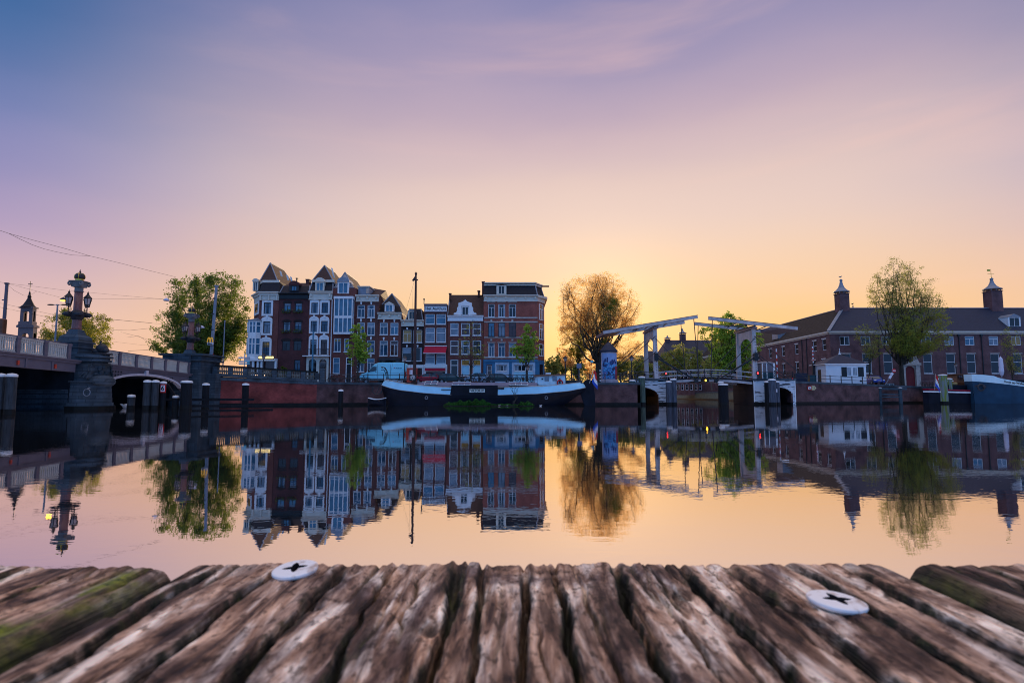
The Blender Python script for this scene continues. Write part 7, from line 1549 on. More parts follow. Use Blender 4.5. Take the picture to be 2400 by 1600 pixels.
# ---------------------------------------------------------------- moored boats at the right
def ex(u, Y): return PX(2140+u/9.05, Y, 2)
def ez(v, Y): return P(2250, 820+v/9.05, Y)[2]
YR = 98.0
db_ = thing('dark_boat', 'low black boat with a crimson and white stripe behind the green piles', 'boat', (ex(900,YR),YR+1.8,0))
N = 18; rows = []
for i in range(N+1):
    s = i/N; x = ex(380,YR)+(ex(1470,YR)-ex(380,YR))*s; hb = 2.0*(1-(1-s)**3)**.5*1.0 if s < .9 else 2.0*(1-((s-.9)/.1)**2*.5); zt = ez(815+45*s,YR); rows.append([(x,YR+2-hb,zt),(x,YR+2-hb-.02,ez(868+30*s,YR)),(x,YR+2-hb*.9,-.5),(x,YR+2+hb*.9,-.5),(x,YR+2+hb,zt)])
h_, s_, w_ = MB(), MB(), MB()
for a, b_ in zip(rows[:-1], rows[1:]):
    h_.poly([a[1],b_[1],b_[2],a[2]]); h_.poly([a[0],b_[0],b_[1],a[1]]); h_.poly([a[3],b_[3],b_[4],a[4]]); h_.poly([a[0],a[4],b_[4],b_[0]])
    f = lambda p, q_, t, o: tuple(p[k]+(q_[k]-p[k])*t for k in range(3)); 
    s_.poly([(a[0][0],a[0][1]-.06,a[0][2]),(b_[0][0],b_[0][1]-.06,b_[0][2]),(b_[0][0],b_[0][1]-.06,b_[0][2]-.2),(a[0][0],a[0][1]-.06,a[0][2]-.2)])
    if b_[0][0] < ex(1340,YR): w_.poly([(a[1][0],a[1][1]-.08,a[1][2]+.02),(b_[1][0],b_[1][1]-.08,b_[1][2]+.02),(b_[1][0],b_[1][1]-.08,b_[1][2]-.2),(a[1][0],a[1][1]-.08,a[1][2]-.2)])
h_.build('hull', hullblack, db_); s_.build('crimson_stripe', redcar, db_); w_.build('white_stripe', white, db_)
q = MB(); q.box(ex(800,YR),ex(1440,YR),YR+.6,YR+3,ez(830,YR),ez(740,YR)); q.build('coaming', hullblack, db_)
q = MB(); q.box(ex(800,YR),ex(1040,YR),YR+.8,YR+2.4,ez(740,YR),ez(680,YR)); q.build('cargo_cover', mat('ochre_cover', (.28,.2,.08), .8), db_, bevel=.15)
wcv = MB()
for u0, u1, v0, v1 in ((760,850,635,680),(805,900,620,655),(870,945,640,665)): wcv.box(ex(u0,YR),ex(u1,YR),YR+.7,YR+1.6,ez(v1,YR),ez(v0,YR))
wcv.build('white_bundles', white, db_, bevel=.08)
whb = thing('brown_cabin_boat', 'varnished brown cabin boat behind the blue barge bow', 'boat', (ex(1220,YR+3),YR+5,0))
q = MB(); q.hexa([(ex(900,YR+3),YR+3.6,-.3),(ex(1700,YR+3),YR+3.6,-.3),(ex(1700,YR+3),YR+6.5,-.3),(ex(900,YR+3),YR+6.5,-.3),(ex(860,YR+3),YR+3.3,ez(690,YR+3)),(ex(1700,YR+3),YR+3.3,ez(690,YR+3)),(ex(1700,YR+3),YR+6.8,ez(690,YR+3)),(ex(860,YR+3),YR+6.8,ez(690,YR+3))]); q.build('hull', brownwood, whb)
q = MB(); q.hexa([(ex(1000,YR+3),YR+3.7,ez(690,YR+3)),(ex(1450,YR+3),YR+3.7,ez(690,YR+3)),(ex(1450,YR+3),YR+6,ez(690,YR+3)),(ex(1000,YR+3),YR+6,ez(690,YR+3)),(ex(1030,YR+3),YR+3.8,ez(520,YR+3)),(ex(1450,YR+3),YR+3.8,ez(505,YR+3)),(ex(1450,YR+3),YR+6,ez(505,YR+3)),(ex(1030,YR+3),YR+6,ez(520,YR+3))]); q.box(ex(985,YR+3),ex(1470,YR+3),YR+3.5,YR+6.2,ez(520,YR+3),ez(500,YR+3)); cbw = q.build('cabin', brownwood, whb)
for u0, u1, m in ((1045,1085,g_warm),(1095,1135,g_warm),(1150,1205,g_amber),(1235,1290,g_dark),(1310,1370,g_dark),(1390,1430,g_dark)): q = MB(); q.box(ex(u0,YR+3),ex(u1,YR+3),YR+3.62,YR+3.75,ez(620,YR+3),ez(535,YR+3)); q.build('window', m, cbw)
YC_ = 95.5; bb_ = thing('blue_barge', 'big blue hulled barge with white name bulwark at the edge', 'barge', (ex(2200,YC_),YC_+2.5,0))
tp_ = [(1450,505),(1620,520),(1790,548),(1850,580),(1950,612),(2352,690),(2700,735),(3600,770),(4800,700)]; lw_ = [(1450,655),(1620,675),(1790,697),(1850,705),(1950,718),(2352,772),(2700,815),(3600,850),(4800,790)]
us = [1450,1500,1560,1620,1700,1790,1850,1950,2100,2352,2700,3200,3600,4200,4800]; hl_, bd_, dk = MB(), MB(), MB(); prev = None
for u in us:
    s = (u-1450)/(4800-1450); hb = 2.7*(1-(1-min(1,s*3.2+.12))**3)*(1 if s < .85 else 1-((s-.85)/.2)**2); zt, zl = ez(interp(tp_,u),YC_), ez(interp(lw_,u),YC_); xb = ex(u+35*(1-min(1,s*4)),YC_)
    r_ = dict(t=(ex(u,YC_),hb,zt), l=(ex(u+5,YC_),hb,zl), b=(xb,hb*.93,0), k=(xb,hb*.85,-.7))
    if prev:
        for sg_ in (-1,1):
            for a_, b2, mb in (('t','l',bd_),('l','b',hl_),('b','k',hl_)):
                p4 = [prev[a_],r_[a_],r_[b2],prev[b2]]; mb.poly([(p_[0],YC_+2.7+sg_*p_[1],p_[2]) for p_ in (p4 if sg_ > 0 else p4[::-1])])
        dk.poly([(prev['t'][0],YC_+2.7-prev['t'][1],prev['l'][2]+.3),(r_['t'][0],YC_+2.7-r_['t'][1],r_['l'][2]+.3),(r_['t'][0],YC_+2.7+r_['t'][1],r_['l'][2]+.3),(prev['t'][0],YC_+2.7+prev['t'][1],prev['l'][2]+.3)])
    else:
        hl_.poly([(r_[k][0],YC_+2.7+sg_*r_[k][1],r_[k][2]) for k,sg_ in (('l',-1),('l',1),('k',1),('k',-1))]); bd_.poly([(r_[k][0],YC_+2.7+sg_*r_[k][1],r_[k][2]) for k,sg_ in (('t',-1),('t',1),('l',1),('l',-1))])
    prev = r_
hl_.build('hull', hullblue, bb_); bdo = bd_.build('name_bulwark', mat('chalky_white_paint', (.55,.75,.82), .6, var=.08), bb_); dk.build('deck', deckpurple, bb_)
tt_ = text('Hoop op Welvaart', 'lettering', black, bdo, (ex(2190,YC_),YC_-.06,(ez(696,YC_)+ez(702,YC_))/2), .5, ext=.005, bold=.012, ry=0)
tt_.rotation_euler = (R(90), R(7.5), 0)
q = MB(); q.torus((ex(1545,YC_),YC_+.9,ez(790,YC_)),.5,.12,'y',14,6); q.tube((ex(1545,YC_),YC_+.9,ez(745,YC_)),(ex(1470,YC_),YC_+1.5,ez(760,YC_)),.1); q.ball((ex(1600,YC_),YC_+.8,ez(775,YC_)),.25,.15,.3); q.build('anchor', iron, bb_)
q = MB(); q.box(ex(2050,YC_),ex(3600,YC_),YC_+1.2,YC_+4.2,ez(700,YC_),ez(625,YC_)); q.build('hatch', hullblack, bb_, bevel=.1)
um = thing('garden_umbrella', 'closed white garden umbrella standing on the blue barge', 'umbrella', (ex(1900,YC_),YC_+2,ez(600,YC_))); q = MB(); q.lathe([(.05,0),(.05,.1),(.22,.3),(.36,.9),(.3,1.6),(.33,1.7),(.3,2.4),(.28,2.9),(.1,3.2),(.02,3.35)], (ex(1905,YC_+2),YC_+2,ez(570,YC_+2)), 10); q.build('folded_cloth', cloth, um); q = MB(); q.tube((ex(1905,YC_+2),YC_+2,ez(720,YC_)),(ex(1905,YC_+2),YC_+2,ez(560,YC_+2)),.04); q.build('pole', zinc, um)

# ---------------------------------------------------------------- trees
def tree(px, ybase, Y, zb, lobes, label, leaf, nleaf, trunk_r=.35, fork=None, seed=1, lsz=.13, nl=9, bk=bark, group=None, sub=26, twig=1.0, depth=None, name='tree', lean=0, fill=.45):
    """lobes in photo px (cx, cy, rx, ry); nleaf leaves in total"""
    rs = np.random.RandomState(seed); sc = Y/F
    xb = PX(px, Y, zb); t = thing(name, label, 'tree', (xb, Y, zb), group)
    L = []
    for (cx, cy, rx, ry) in lobes: c = P(cx, cy, Y); L.append((np.array(c), np.array([rx*sc, (depth or rx*sc*.85), ry*sc])))
    zmin = min(c[2]-r[2] for c, r in L); zf = zb+(zmin-zb)*.85 if fork is None else zb+fork
    q = MB(); top = Vector((xb+lean, Y, zf)); q.path([Vector((xb,Y,zb-.1)), Vector((xb+lean*.3,Y,zb+(zf-zb)*.5)), top], trunk_r*1.15, 9, trunk_r*.85)
    q.lathe([(trunk_r*1.7,-.1),(trunk_r*1.25,.25),(trunk_r*1.1,.6)], (xb,Y,zb), 9)
    wts = np.array([r[0]*r[1]*r[2] for _, r in L])**.66; wts /= wts.sum(); leaves = []; 
    def inside(p):
        return any((((p-c)/(r*1.03))**2).sum() < 1 for c, r in L)
    def limb(a, b_, r0, r1, n=4, wob=.08):
        a = np.array(a); b_ = np.array(b_); ln = np.linalg.norm(b_-a); pts = [a]
        for i in range(1, n): f = i/n; pts.append(a+(b_-a)*f+rs.normal(size=3)*ln*wob*.6+np.array([0,0,ln*.10*math.sin(math.pi*f)])*(-1 if b_[2] < a[2] else -.6))
        pts.append(b_); q.path([Vector(p) for p in pts], r0, 5, r1); return pts
    for li, (c, r) in enumerate(L):
        k = max(2, int(round(nl*wts[li]*(1 if len(L) > 1 else 1))))
        for j in range(k):
            u = rs.normal(size=3); u[2] = abs(u[2])*.9-.15; u /= np.linalg.norm(u); e = c+u*r*rs.uniform(.72,.95)
            st = np.array([xb+lean, Y, zf-(zf-zb)*.12*rs.uniform(0,1)]) 
            pts = limb(st, e, trunk_r*rs.uniform(.22,.42), trunk_r*.06, 6, .07)
            for s_ in range(sub):
                f = rs.uniform(.3,1.0); i0 = min(5, int(f*6)); base = pts[i0]+(pts[i0+1]-pts[i0])*(f*6-i0) if i0 < 6 else pts[-1]
                d_ = rs.normal(size=3); d_ += (base-c)/r*1.0+np.array([0,0,.35]); d_ /= np.linalg.norm(d_); ln = r.mean()*rs.uniform(.22,.6)
                tip = base+d_*ln
                if not inside(tip): tip = base+d_*ln*.45
                if not inside(tip) and rs.rand() < .7: continue
                tw = limb(base, tip, max(.010,trunk_r*.06)*twig, .010*twig, 3, .08); leaves.append(tip)
                for m_ in range(3):
                    g = rs.randint(1,4); d2 = rs.normal(size=3); d2[2] += .3; d2 /= np.linalg.norm(d2); tp2 = tw[g]+d2*ln*.35
                    q.tube(Vector(tw[g]), Vector(tp2), .012*twig, .006*twig, 3, False); leaves.append(tp2)
    q.build('trunk', bk, t)
    if nleaf and leaves:
        lv = np.array(leaves); idx = rs.randint(0, len(lv), nleaf); spread = np.mean([r.mean() for _, r in L])*.085
        cc = lv[idx]+rs.normal(size=(nleaf,3))*spread*np.array([1,1,.8])
        # part of the leaves fills the crown in clumps away from the modelled twigs
        nf = int(nleaf*fill); ncl = max(20, nf//22); cl = []
        while len(cl) < ncl:
            c, r = L[rs.choice(len(L), p=wts)]; u = rs.normal(size=3); u /= np.linalg.norm(u); cl.append(c+u*r*rs.uniform(.25,1.0)**.5)
        cl = np.array(cl); cc[:nf] = cl[rs.randint(0,ncl,nf)]+rs.normal(size=(nf,3))*spread*np.array([1.1,1.1,.8])
        if nf: nleaf = len(cc)

        leaf_object('crown', leafmesh(cc, rs.uniform(.7,1.35,nleaf)*lsz, rs), leaf, t, (xb, Y, zb))
    return t
tree(178,860,112,3.6,[(165,770,62,40),(215,770,48,45),(170,745,30,28),(120,790,30,20),(235,800,30,25)],'leafy tree behind the granite lamp column on the bridge',leafmid,24000,.3,seed=2,nl=18,lsz=.14,sub=26,fill=.25)
tree(470,860,98,3.6,[(480,700,75,58),(430,680,35,32),(545,720,42,62),(400,770,45,42),(470,790,95,45),(560,790,32,60),(520,660,48,24),(375,805,22,22)],'huge dense green tree beside the corner house',leafdark,62000,.42,seed=3,nl=34,lsz=.14,fill=.2,sub=30)
tree(838,895,84,2.95,[(838,785,20,24),(828,812,26,26),(850,822,22,24),(832,775,10,14)],'young bright green tree in front of the purple house',leafbright,4200,.12,seed=4,nl=11,lsz=.13,fork=2.2,sub=16)
tree(1103,895,84,2.95,[(1103,785,28,42),(1090,815,25,30),(1122,820,20,30)],'thin almost bare street tree before the tiled roof house',leafolive,1000,.12,seed=5,nl=11,lsz=.08,fork=2.3,sub=14,twig=.7)
tree(1234,895,84,2.95,[(1238,785,18,26),(1225,812,25,22),(1250,812,18,26),(1210,822,16,12),(1238,765,8,10)],'young bright green tree in front of the blue shop',leafbright,4600,.12,seed=6,nl=12,lsz=.13,fork=2.4,sub=16)
tree(1403,905,96,2.95,[(1375,690,66,48),(1420,680,52,44),(1340,740,36,40),(1460,720,42,46),(1410,740,60,50),(1480,770,24,22),(1330,775,26,30),(1470,820,40,26)],'broad backlit tree with golden spring leaves beside the advertising column',leafgold,64000,.5,seed=7,nl=46,lsz=.08,fork=3.6,sub=36,twig=.9,fill=.6)
tree(1406,905,95.5,2.95,[(1425,715,30,30)],'dense olive regrowth clump inside the backlit tree',leafmid,5000,.1,seed=17,nl=5,lsz=.11,fork=5,sub=24)
tree(1356,905,104,2.95,[(1345,780,30,22),(1352,810,30,30),(1365,770,20,25)],'smaller green tree standing under the backlit tree',leafmid,5200,.2,seed=8,nl=11,lsz=.12,sub=20)
tree(1340,905,118,2.95,[(1335,835,24,24),(1320,820,18,20)],'slim amber backlit tree near the corner building',leafgold,3000,.14,seed=9,nl=8,lsz=.12,sub=18)
for i, (px, yc_, rx, ry, Y, lb, m, n) in enumerate(((1292,858,20,26,135,'round olive tree next to the corner building edge',leafolive,4500),(1318,850,20,34,150,'taller olive tree second from the corner building',leafolive,4500),(1352,862,22,30,140,'olive tree behind the small blue sign',leafolive,3500),(1380,858,18,36,160,'thin amber tree behind the barge flag',leafgold,2500),(1455,858,26,34,130,'soft olive tree directly behind the advertising column',leafolive,6000),(1492,862,26,30,140,'soft olive tree behind the near lantern post',leafolive,6000),(1520,868,20,24,150,'soft olive tree seen through the near portal',leafolive,4000),
        (1590,836,28,38,150,'thin leafed tree before the distant hall chimneys',leafolive,5200),(1628,850,24,38,155,'thin leafed tree in the middle of the drawbridge view',leafolive,4600),(1560,850,20,28,165,'far thin leafed tree by the curved roof',leafolive,3000),(1668,860,20,32,145,'olive tree just before the bright green tree',leafolive,3600),(1740,868,22,26,120,'olive tree inside the far portal arch',leafmid,3800))):
    tree(px, 905, Y, 2.7, [(px,yc_-ry*.35,rx*.8,ry*.6),(px-rx*.3,yc_,rx*.8,ry*.6),(px+rx*.35,yc_+ry*.15,rx*.75,ry*.6)], lb, m, n, .16, seed=20+i, nl=9, lsz=.15 if Y < 140 else .18, sub=16, bk=barkpale, group='trees along the side canal', fork=2.0)
tree(1711,905,108,2.7,[(1695,800,34,40),(1730,790,34,42),(1712,770,40,32),(1705,742,18,14),(1765,800,28,30),(1690,850,26,34),(1740,835,30,28),(1665,775,22,18)],'big bright green tree between the drawbridge portals',leafbright,19000,.42,seed=11,nl=26,lsz=.16,sub=24)
tree(2114,915,112,2.6,[(2095,648,42,44),(2135,658,48,38),(2110,640,40,34),(2075,690,42,40),(2150,700,50,40),(2120,690,50,48),(2190,720,28,30),(2050,700,26,26),(2070,670,34,34)],'tall half bare tree rising over the museum roof',leafolive,20000,.34,seed=21,nl=38,lsz=.10,fork=4.5,sub=32,twig=1.0,fill=.2)
tree(2118,915,111,2.6,[(2160,760,60,40),(2180,790,45,35),(2110,780,45,45),(2140,810,60,22),(2195,740,30,30)],'full green lower tree crown in front of the museum',leafmid,10500,.2,seed=13,nl=22,lsz=.14,fork=5,sub=26,fill=.3)
tree(2040,915,113,2.6,[(2035,790,32,30),(2020,770,20,20),(2050,815,28,25)],'nearly bare shrubby tree before the museum windows',leafolive,2500,.14,seed=14,nl=10,lsz=.10,sub=18,twig=.8)
tree(2375,915,112,2.6,[(2375,800,25,40),(2380,850,20,30)],'nearly bare young tree at the far museum end',leafolive,1600,.12,seed=15,nl=9,lsz=.10,sub=16,twig=.8)
tree(1203,948,72.6,0.0,[(1206,905,10,12),(1196,898,8,14),(1213,898,8,10)],'bare sapling growing from the floating raft',leafolive,40,.07,seed=16,nl=7,lsz=.04,fork=.9,sub=5,twig=.9,depth=.5,lean=.35)
tree(614,905,91.5,3.1,[(668,878,11,11),(664,868,9,9)],'dark potted shrub against the dark brick house',leafdark,2600,.05,seed=18,nl=6,lsz=.11,fork=.5,sub=14)
fp = P(1842,1079,11.3); ft = thing('floating_feather', 'small white feather floating on the open water', 'feather', (fp[0],11.3,0)); q = MB()
q.prism([(fp[0]-.07,11.3,.004),(fp[0]-.02,11.27,.012),(fp[0]+.04,11.28,.014),(fp[0]+.07,11.32,.006),(fp[0]+.01,11.33,.01)], (0,0,.008)); q.tube((fp[0]-.08,11.3,.01),(fp[0]+.06,11.3,.016),.003,n=4); q.build('vane', white, ft)
# far wooded horizon
rs = np.random.RandomState(5); n = 26000
t = thing('distant_trees', 'hazy belt of far trees along the horizon', 'trees', (0,330,2)); t['kind'] = 'stuff'
xx = rs.uniform(-420,420,n); hgt = 9+3.5*np.sin(xx*.05)+2.5*np.sin(xx*.13+1)+1.5*np.sin(xx*.31); cc = np.stack([xx, 330+rs.uniform(-6,6,n), 2.2+hgt*np.sqrt(rs.uniform(0,1,n))], 1)
o = leaf_object('foliage', leafmesh(cc, rs.uniform(.5,.95,n), rs), leafolive, t, (0,330,2)); o['kind'] = 'stuff'

# ---------------------------------------------------------------- timber jetty in front of the camera
ZJ = CAMZ-.0335
jt = thing('timber_jetty', 'weathered grooved plank jetty with mossy gaps and two bright screws', 'jetty', (0,0,ZJ))
def vnoise(x, y, seed):
    xi = np.floor(x).astype(int); yi = np.floor(y).astype(int); xf = x-xi; yf = y-yi; u = xf*xf*(3-2*xf); v = yf*yf*(3-2*yf)
    def h(a, b_):
        k = (a*374761393+b_*668265263+seed*982451653) & 0xffffffff; k = ((k^(k>>13))*1274126177) & 0xffffffff; return ((k^(k>>16)) & 0xffff)/65535.
    return (h(xi,yi)*(1-u)+h(xi+1,yi)*u)*(1-v)+(h(xi,yi+1)*(1-u)+h(xi+1,yi+1)*u)*v
def fbm(x, y, seed, o=4):
    s = 0; a = .5
    for k in range(o): s = s+a*vnoise(x*2**k, y*2**k, seed+k*17); a *= .5
    return s
def plankmat():
    m = bpy.data.materials.new('weathered_plank'); m.use_nodes = True; nt = m.node_tree; nd = nt.nodes; lk = nt.links; b = nd['Principled BSDF']; b.inputs['Roughness'].default_value = .7; b.inputs['Specular IOR Level'].default_value = .35
    tc = nd.new('ShaderNodeTexCoord')
    def nz(scale, st, det=5, dist=0):
        mp = nd.new('ShaderNodeMapping'); mp.inputs['Scale'].default_value = st; lk.new(tc.outputs['Object'], mp.inputs[0]); n = nd.new('ShaderNodeTexNoise'); n.inputs['Scale'].default_value = scale; n.inputs['Detail'].default_value = det; n.inputs['Distortion'].default_value = dist; n.inputs['Roughness'].default_value = .62; lk.new(mp.outputs[0], n.inputs[0]); return n.outputs[0]
    def rp(f, stops):
        r = nd.new('ShaderNodeValToRGB'); lk.new(f, r.inputs[0]); c = r.color_ramp
        for i, (p_, col) in enumerate(stops): e = c.elements[i] if i < 2 else c.elements.new(p_); e.position = p_; e.color = (*col, 1)
        return r.outputs[0]
    def mx(f, a, b_, typ='MIX'):
        n = nd.new('ShaderNodeMixRGB'); n.blend_type = typ
        if isinstance(f, float): n.inputs[0].default_value = f
        else: lk.new(f, n.inputs[0])
        lk.new(a, n.inputs[1]); lk.new(b_, n.inputs[2]); return n.outputs[0]
    base = rp(nz(130, (1,.16,1), 6, 1.6), [(.37,(.08,.04,.025)),(.44,(.36,.215,.135)),(.52,(.64,.45,.32)),(.60,(1.0,.88,.72))])
    grain = rp(nz(380, (1,.10,1), 5, .8), [(.38,(.30,.25,.23)),(.50,(.85,.8,.78)),(.64,(1.25,1.2,1.15))])
    c = mx(1.0, base, grain, 'MULTIPLY')
    blot = rp(nz(48, (1,.45,1), 6, 1.2), [(.41,(.26,.21,.22)),(.49,(.9,.86,.86)),(.58,(1.35,1.3,1.25))]); c = mx(1.0, c, blot, 'MULTIPLY')
    spk = rp(nz(700, (1,.45,1), 3), [(.36,(.18,.15,.13)),(.46,(1,1,1))]); c = mx(.8, c, spk, 'MULTIPLY')
    at = nd.new('ShaderNodeAttribute'); at.attribute_name = 'dirt'
    dc = rp(nz(260, (1,1,1), 5), [(.42,(.007,.008,.005)),(.58,(.018,.022,.008)),(.70,(.07,.078,.02))])
    c = mx(at.outputs['Fac'], c, dc)
    at2 = nd.new('ShaderNodeAttribute'); at2.attribute_name = 'moss'
    mc = rp(nz(500, (1,1,1), 4), [(.35,(.05,.07,.008)),(.65,(.26,.28,.02))]); c = mx(at2.outputs['Fac'], c, mc)
    lk.new(c, b.inputs['Base Color'])
    bp = nd.new('ShaderNodeBump'); bp.inputs['Distance'].default_value = .0011; bp.inputs['Strength'].default_value = 1; lk.new(nz(380, (1,.10,1), 5, .8), bp.inputs['Height']); lk.new(bp.outputs[0], b.inputs['Normal'])
    return m
PM = plankmat()
def plank(x0, x1, seed, grooves, dx, fine=True, yend=.1275, mossy=0):
    rs = np.random.RandomState(seed); xs = np.arange(x0+.0004, x1-.0004, dx)
    if fine: ys = np.concatenate([-1.4*np.linspace(1,0,14)**1.5-.02, np.linspace(0,.05,40), np.arange(.0505,yend,.00042)])
    else: ys = np.concatenate([-1.4*np.linspace(1,0,10)**1.5-.02, np.linspace(.0,yend,45)])
    X, Y = np.meshgrid(xs, ys)
    # ragged end: the end line wanders
    en = (fbm(X*110, X*0, seed+3)-.5)*.006*(.6)+(fbm(X*500, X*0, seed+4)-.5)*.0012
    tq = np.clip((Y-.09)/(yend-.09), 0, 1)
    Yw = Y+en*tq
    Z = np.zeros_like(X)+(fbm(X*60, Y*18, seed+1)-.5)*.0006+(fbm(X*1000, Y*50, seed+2, 3)-.5)*.0009+(fbm(X*330, Y*45, seed+6, 4)-.5)*.0007
    G = np.zeros_like(X)
    for gi, (gx, gw, gd) in enumerate(grooves):
        mean = gx+(fbm(Y*28+gi*7.3, Y*0, seed+9)-.5)*.0042+(fbm(Y*140+gi*3.1, Y*0, seed+10)-.5)*.0016
        wv = gw*.75*(.35+1.3*fbm(Y*45+gi*5., Y*0, seed+11)); gdv = gd*(.35+1.2*fbm(Y*30+gi*11., Y*0, seed+12))*(1-.88*np.clip((Y-.106)/.018,0,1))
        dd_ = np.abs(X-mean)/np.maximum(wv, 2e-4); g = np.exp(-(dd_**3.2)); rg = np.maximum(dd_+(fbm(X*1300, Y*500, seed+70+gi, 3)-.5)*2.2, 0); gw2 = np.exp(-((rg/1.55)**5)); Z -= g*gdv*1.25; 
        ed = np.exp(-((dd_-1.6)**2)*1.2)*.00022; Z += ed; G = np.maximum(G, gw2*np.clip(gdv/.0014,.3,1))
    for _ in range(46 if fine else 8):
        cx0 = rs.uniform(x0,x1); yc0 = rs.uniform(.055,.125); yl = rs.uniform(.004,.02); cw = rs.uniform(.00022,.0005)
        mn = cx0+(fbm(Y*120+_*3.3, Y*0, seed+60)-.5)*.0022+(Y-yc0)*rs.uniform(-.06,.06); g = np.exp(-((X-mn)/cw)**2)*np.exp(-((Y-yc0)/yl)**4)
        Z -= g*rs.uniform(.0005,.0014); G = np.maximum(G, g*.9)
    edge = np.minimum(X-x0, x1-X); Z -= .003*np.exp(-(edge/.0018)**2); G = np.maximum(G, np.exp(-((edge/.003)**2))*1.0)
    k = np.clip((Y-(yend-.004))/.004, 0, 1); Z -= .0028*(1-np.sqrt(1-np.minimum(k,.999)**2))
    # knots and pits
    for _ in range(int(10 if fine else 3)):
        kx, ky, kr = rs.uniform(x0,x1), rs.uniform(.05,.125), rs.uniform(.0008,.0022); e = np.exp(-(((X-kx)/kr)**2+((Y-ky)/(kr*1.5))**2)); Z -= e*.0016; G = np.maximum(G, e*.85)
    G = np.clip(G+(fbm(X*150, Y*60, seed+20)-.62)*1.1*(fbm(X*30,Y*20,seed+22) > .5), 0, 1)
    M = np.clip((fbm(X*260, Y*90, seed+30)-.44)*6, 0, 1)*mossy*np.clip(G*1.2,0,.6)
    if mossy > .8: M = np.clip(M*.5+np.clip((fbm(X*300, Y*80, seed+31)-.40)*5,0,1)*np.exp(-((X-(x1-.0062+(Y-.1)*.06))/.0030)**2),0,1)
    ny, nx = X.shape; top = np.stack([X, Yw, Z+ZJ], -1).reshape(-1,3); last = top[(ny-1)*nx:].copy(); bot = last.copy(); bot[:,2] = ZJ-.028; bot[:,1] -= .001
    back = top[:nx].copy(); back[:,2] = ZJ-.028
    side = []
    V = np.concatenate([top, bot, back]); i = np.arange((ny-1)*nx).reshape(ny-1,nx)[:,:-1].ravel(); Fq = np.stack([i, i+1, i+nx+1, i+nx], 1)
    j = np.arange(nx-1); e0 = (ny-1)*nx+j; b0 = ny*nx+j; Fe = np.stack([e0, e0+1, b0+1, b0], 1)
    # side skirts
    L0 = np.arange(ny)*nx; nv = len(V); lb_ = top[L0].copy(); lb_[:,2] = ZJ-.028; rb_ = top[L0+nx-1].copy(); rb_[:,2] = ZJ-.028; V = np.concatenate([V, lb_, rb_]); jj = np.arange(ny-1)
    Fl = np.stack([L0[jj], L0[jj+1], nv+jj+1, nv+jj], 1); Fr = np.stack([L0[jj]+nx-1, nv+ny+jj, nv+ny+jj+1, L0[jj+1]+nx-1], 1)
    Fu = np.array([[nv, nv+ny, nv+2*ny-1, nv+ny-1]]); FF = np.concatenate([Fq, Fe, Fl, Fr, Fu]).astype(np.int32)
    me = bpy.data.meshes.new('plank'); org = np.array([0,0,ZJ]); me.vertices.add(len(V)); me.vertices.foreach_set('co', (V-org).astype(np.float32).ravel()); me.loops.add(FF.size); me.loops.foreach_set('vertex_index', FF.ravel()); me.polygons.add(len(FF)); me.polygons.foreach_set('loop_start', np.arange(0,FF.size,4,dtype=np.int32)); me.update(calc_edges=True)
    me.polygons.foreach_set('use_smooth', [True]*len(FF))
    for nm, arr in (('dirt',G),('moss',M)):
        a = me.attributes.new(nm, 'FLOAT', 'POINT'); vals = np.zeros(len(V)); vals[:ny*nx] = arr.ravel(); vals[ny*nx:] = .55 if nm == 'dirt' else 0; a.data.foreach_set('value', vals.astype(np.float32))
    me.materials.append(PM); o = bpy.data.objects.new('plank', me); COL.objects.link(o); o.parent = jt; return o
GC = [(-.058,.0011,.0042),(-.045,.0011,.0042),(-.0335,.0014,.0046),(-.022,.0007,.0022),(-.0105,.0011,.0036),(-.0042,.0007,.0024),(.0025,.0008,.0036),(.0078,.0008,.0036),(.0135,.0005,.0012),(.0192,.0010,.0040),(.026,.0004,.0012),(.033,.0012,.0042),(.0442,.0014,.0046),(.0555,.0013,.0046),(.0662,.0012,.0040)]
plank(-.0655,.0765,11,GC,.00028)
G2 = [(.012+.0118*k,.0011,.004) for k in range(11)]
plank(-.2132,-.0672,12,[(-.2132+g[0],g[1],g[2]) for g in G2],.0004,True,.1255,1.0); plank(.0795,.2235,13,[(.0795+g[0],g[1],g[2]) for g in G2],.0004,True,.1265,.3)
proto = []
for k, sgn in enumerate((-1,1)):
    x = -.3622 if sgn < 0 else .2265
    proto.append(plank(x, x+.146, 20+k, [(x+g[0],g[1],g[2]) for g in G2], .0012, False, .127, .2))
for k in range(1,9):
    for o, sgn in zip(proto, (-1,1)): c = o.copy(); COL.objects.link(c); c.parent = jt; c.location = (sgn*.149*k, 0, 0)
q = MB()
for y in (-1.2,-.55,.03): q.box(-1.6,1.6,y-.03,y+.03,ZJ-.13,ZJ-.0285)
q.build('joist', wooddark, jt)
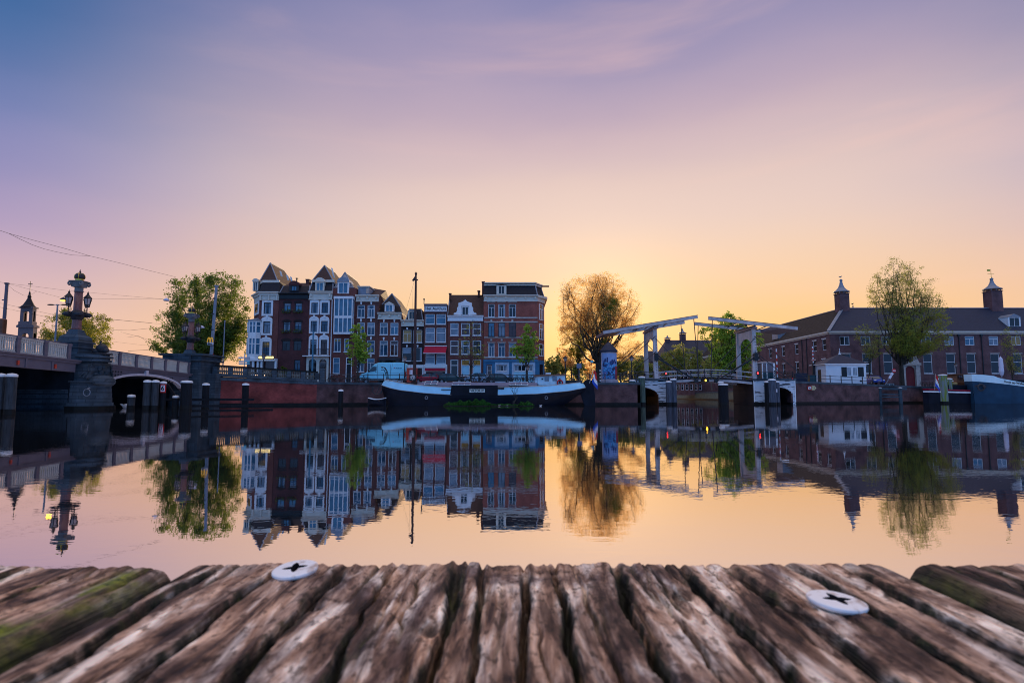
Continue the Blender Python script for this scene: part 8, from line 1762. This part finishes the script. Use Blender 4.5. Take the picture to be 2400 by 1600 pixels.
for x in (-1.2,0,1.2): q = MB(); q.tube((x,-.55,-2),(x,-.55,ZJ-.13),.09,n=12); q.build('pile', wooddark, jt)
def screw(px, py, dia_px, z, tilt, rot, hgt=.0012):
    xr_ = (px-CX)/F; yr = (py-CY)/F; dv = (xr_, CP+yr*SP, SP-yr*CP); t = (z-CAMZ)/dv[2]; c = (dv[0]*t, dv[1]*t, z); D = t; r = dia_px/F*t/2
    q = MB(); n = 32; arm = r*.58; aw = r*.13
    # head: dished disc with a cross recess modelled as geometry
    q.lathe([(r*.55,-.0025),(r*.96,-.0006),(r,0),(r*.985,.0003),(r*.9,.0005),(r*.62,.0007)], (0,0,0), n)
    ang = [2*math.pi*k/48 for k in range(48)]; rim = [(r*.9*math.cos(a), r*.9*math.sin(a), .00055) for a in ang]
    def cross_r(a):
        b_ = (a % (math.pi/2)); b_ = min(b_, math.pi/2-b_); return arm*((1-b_/(math.pi/4))**1.5*.60+.40)
    inn = [(cross_r(a)*math.cos(a), cross_r(a)*math.sin(a), .00062) for a in ang]; low = [(p[0]*.72, p[1]*.72, -.0018) for p in inn]
    hd = MB(); hd.add(rim+inn, [(k,(k+1)%48,48+(k+1)%48,48+k) for k in range(48)]); hd.lathe([(r*.55,-.0012),(r*.97,-.0002),(r,.0001),(r*.985,.0004),(r*.9,.00055)], (0,0,0), 48)
    hd.f = hd.f[:-1]; hd.m = hd.m[:-1]
    sm = mat('bright_screw_steel', (1.0,.96,.91), .5, metal=.1, scale=420, col2=(.55,.42,.34), thr=(.56,.72))
    s_ = hd.build('screw', sm, None, origin=(0,0,0)); s_.parent = jt; s_.location = (c[0], c[1], z-ZJ); s_.rotation_euler = (R(tilt[0]), R(tilt[1]), R(rot))
    rc = MB(); rc.add(inn+low, [(k,48+k,48+(k+1)%48,(k+1)%48) for k in range(48)]+[tuple(range(48,96))]); ro = rc.build('cross_recess', mat('dark_recess', (.015,.012,.014), .8), None, origin=(0,0,0)); ro.parent = s_  # recess walls and floor in one near-black colour
    return s_
screw(692,1336,104,ZJ+.0007,(6,-5),12); screw(1961,1411,130,ZJ+.0004,(3,4),8)
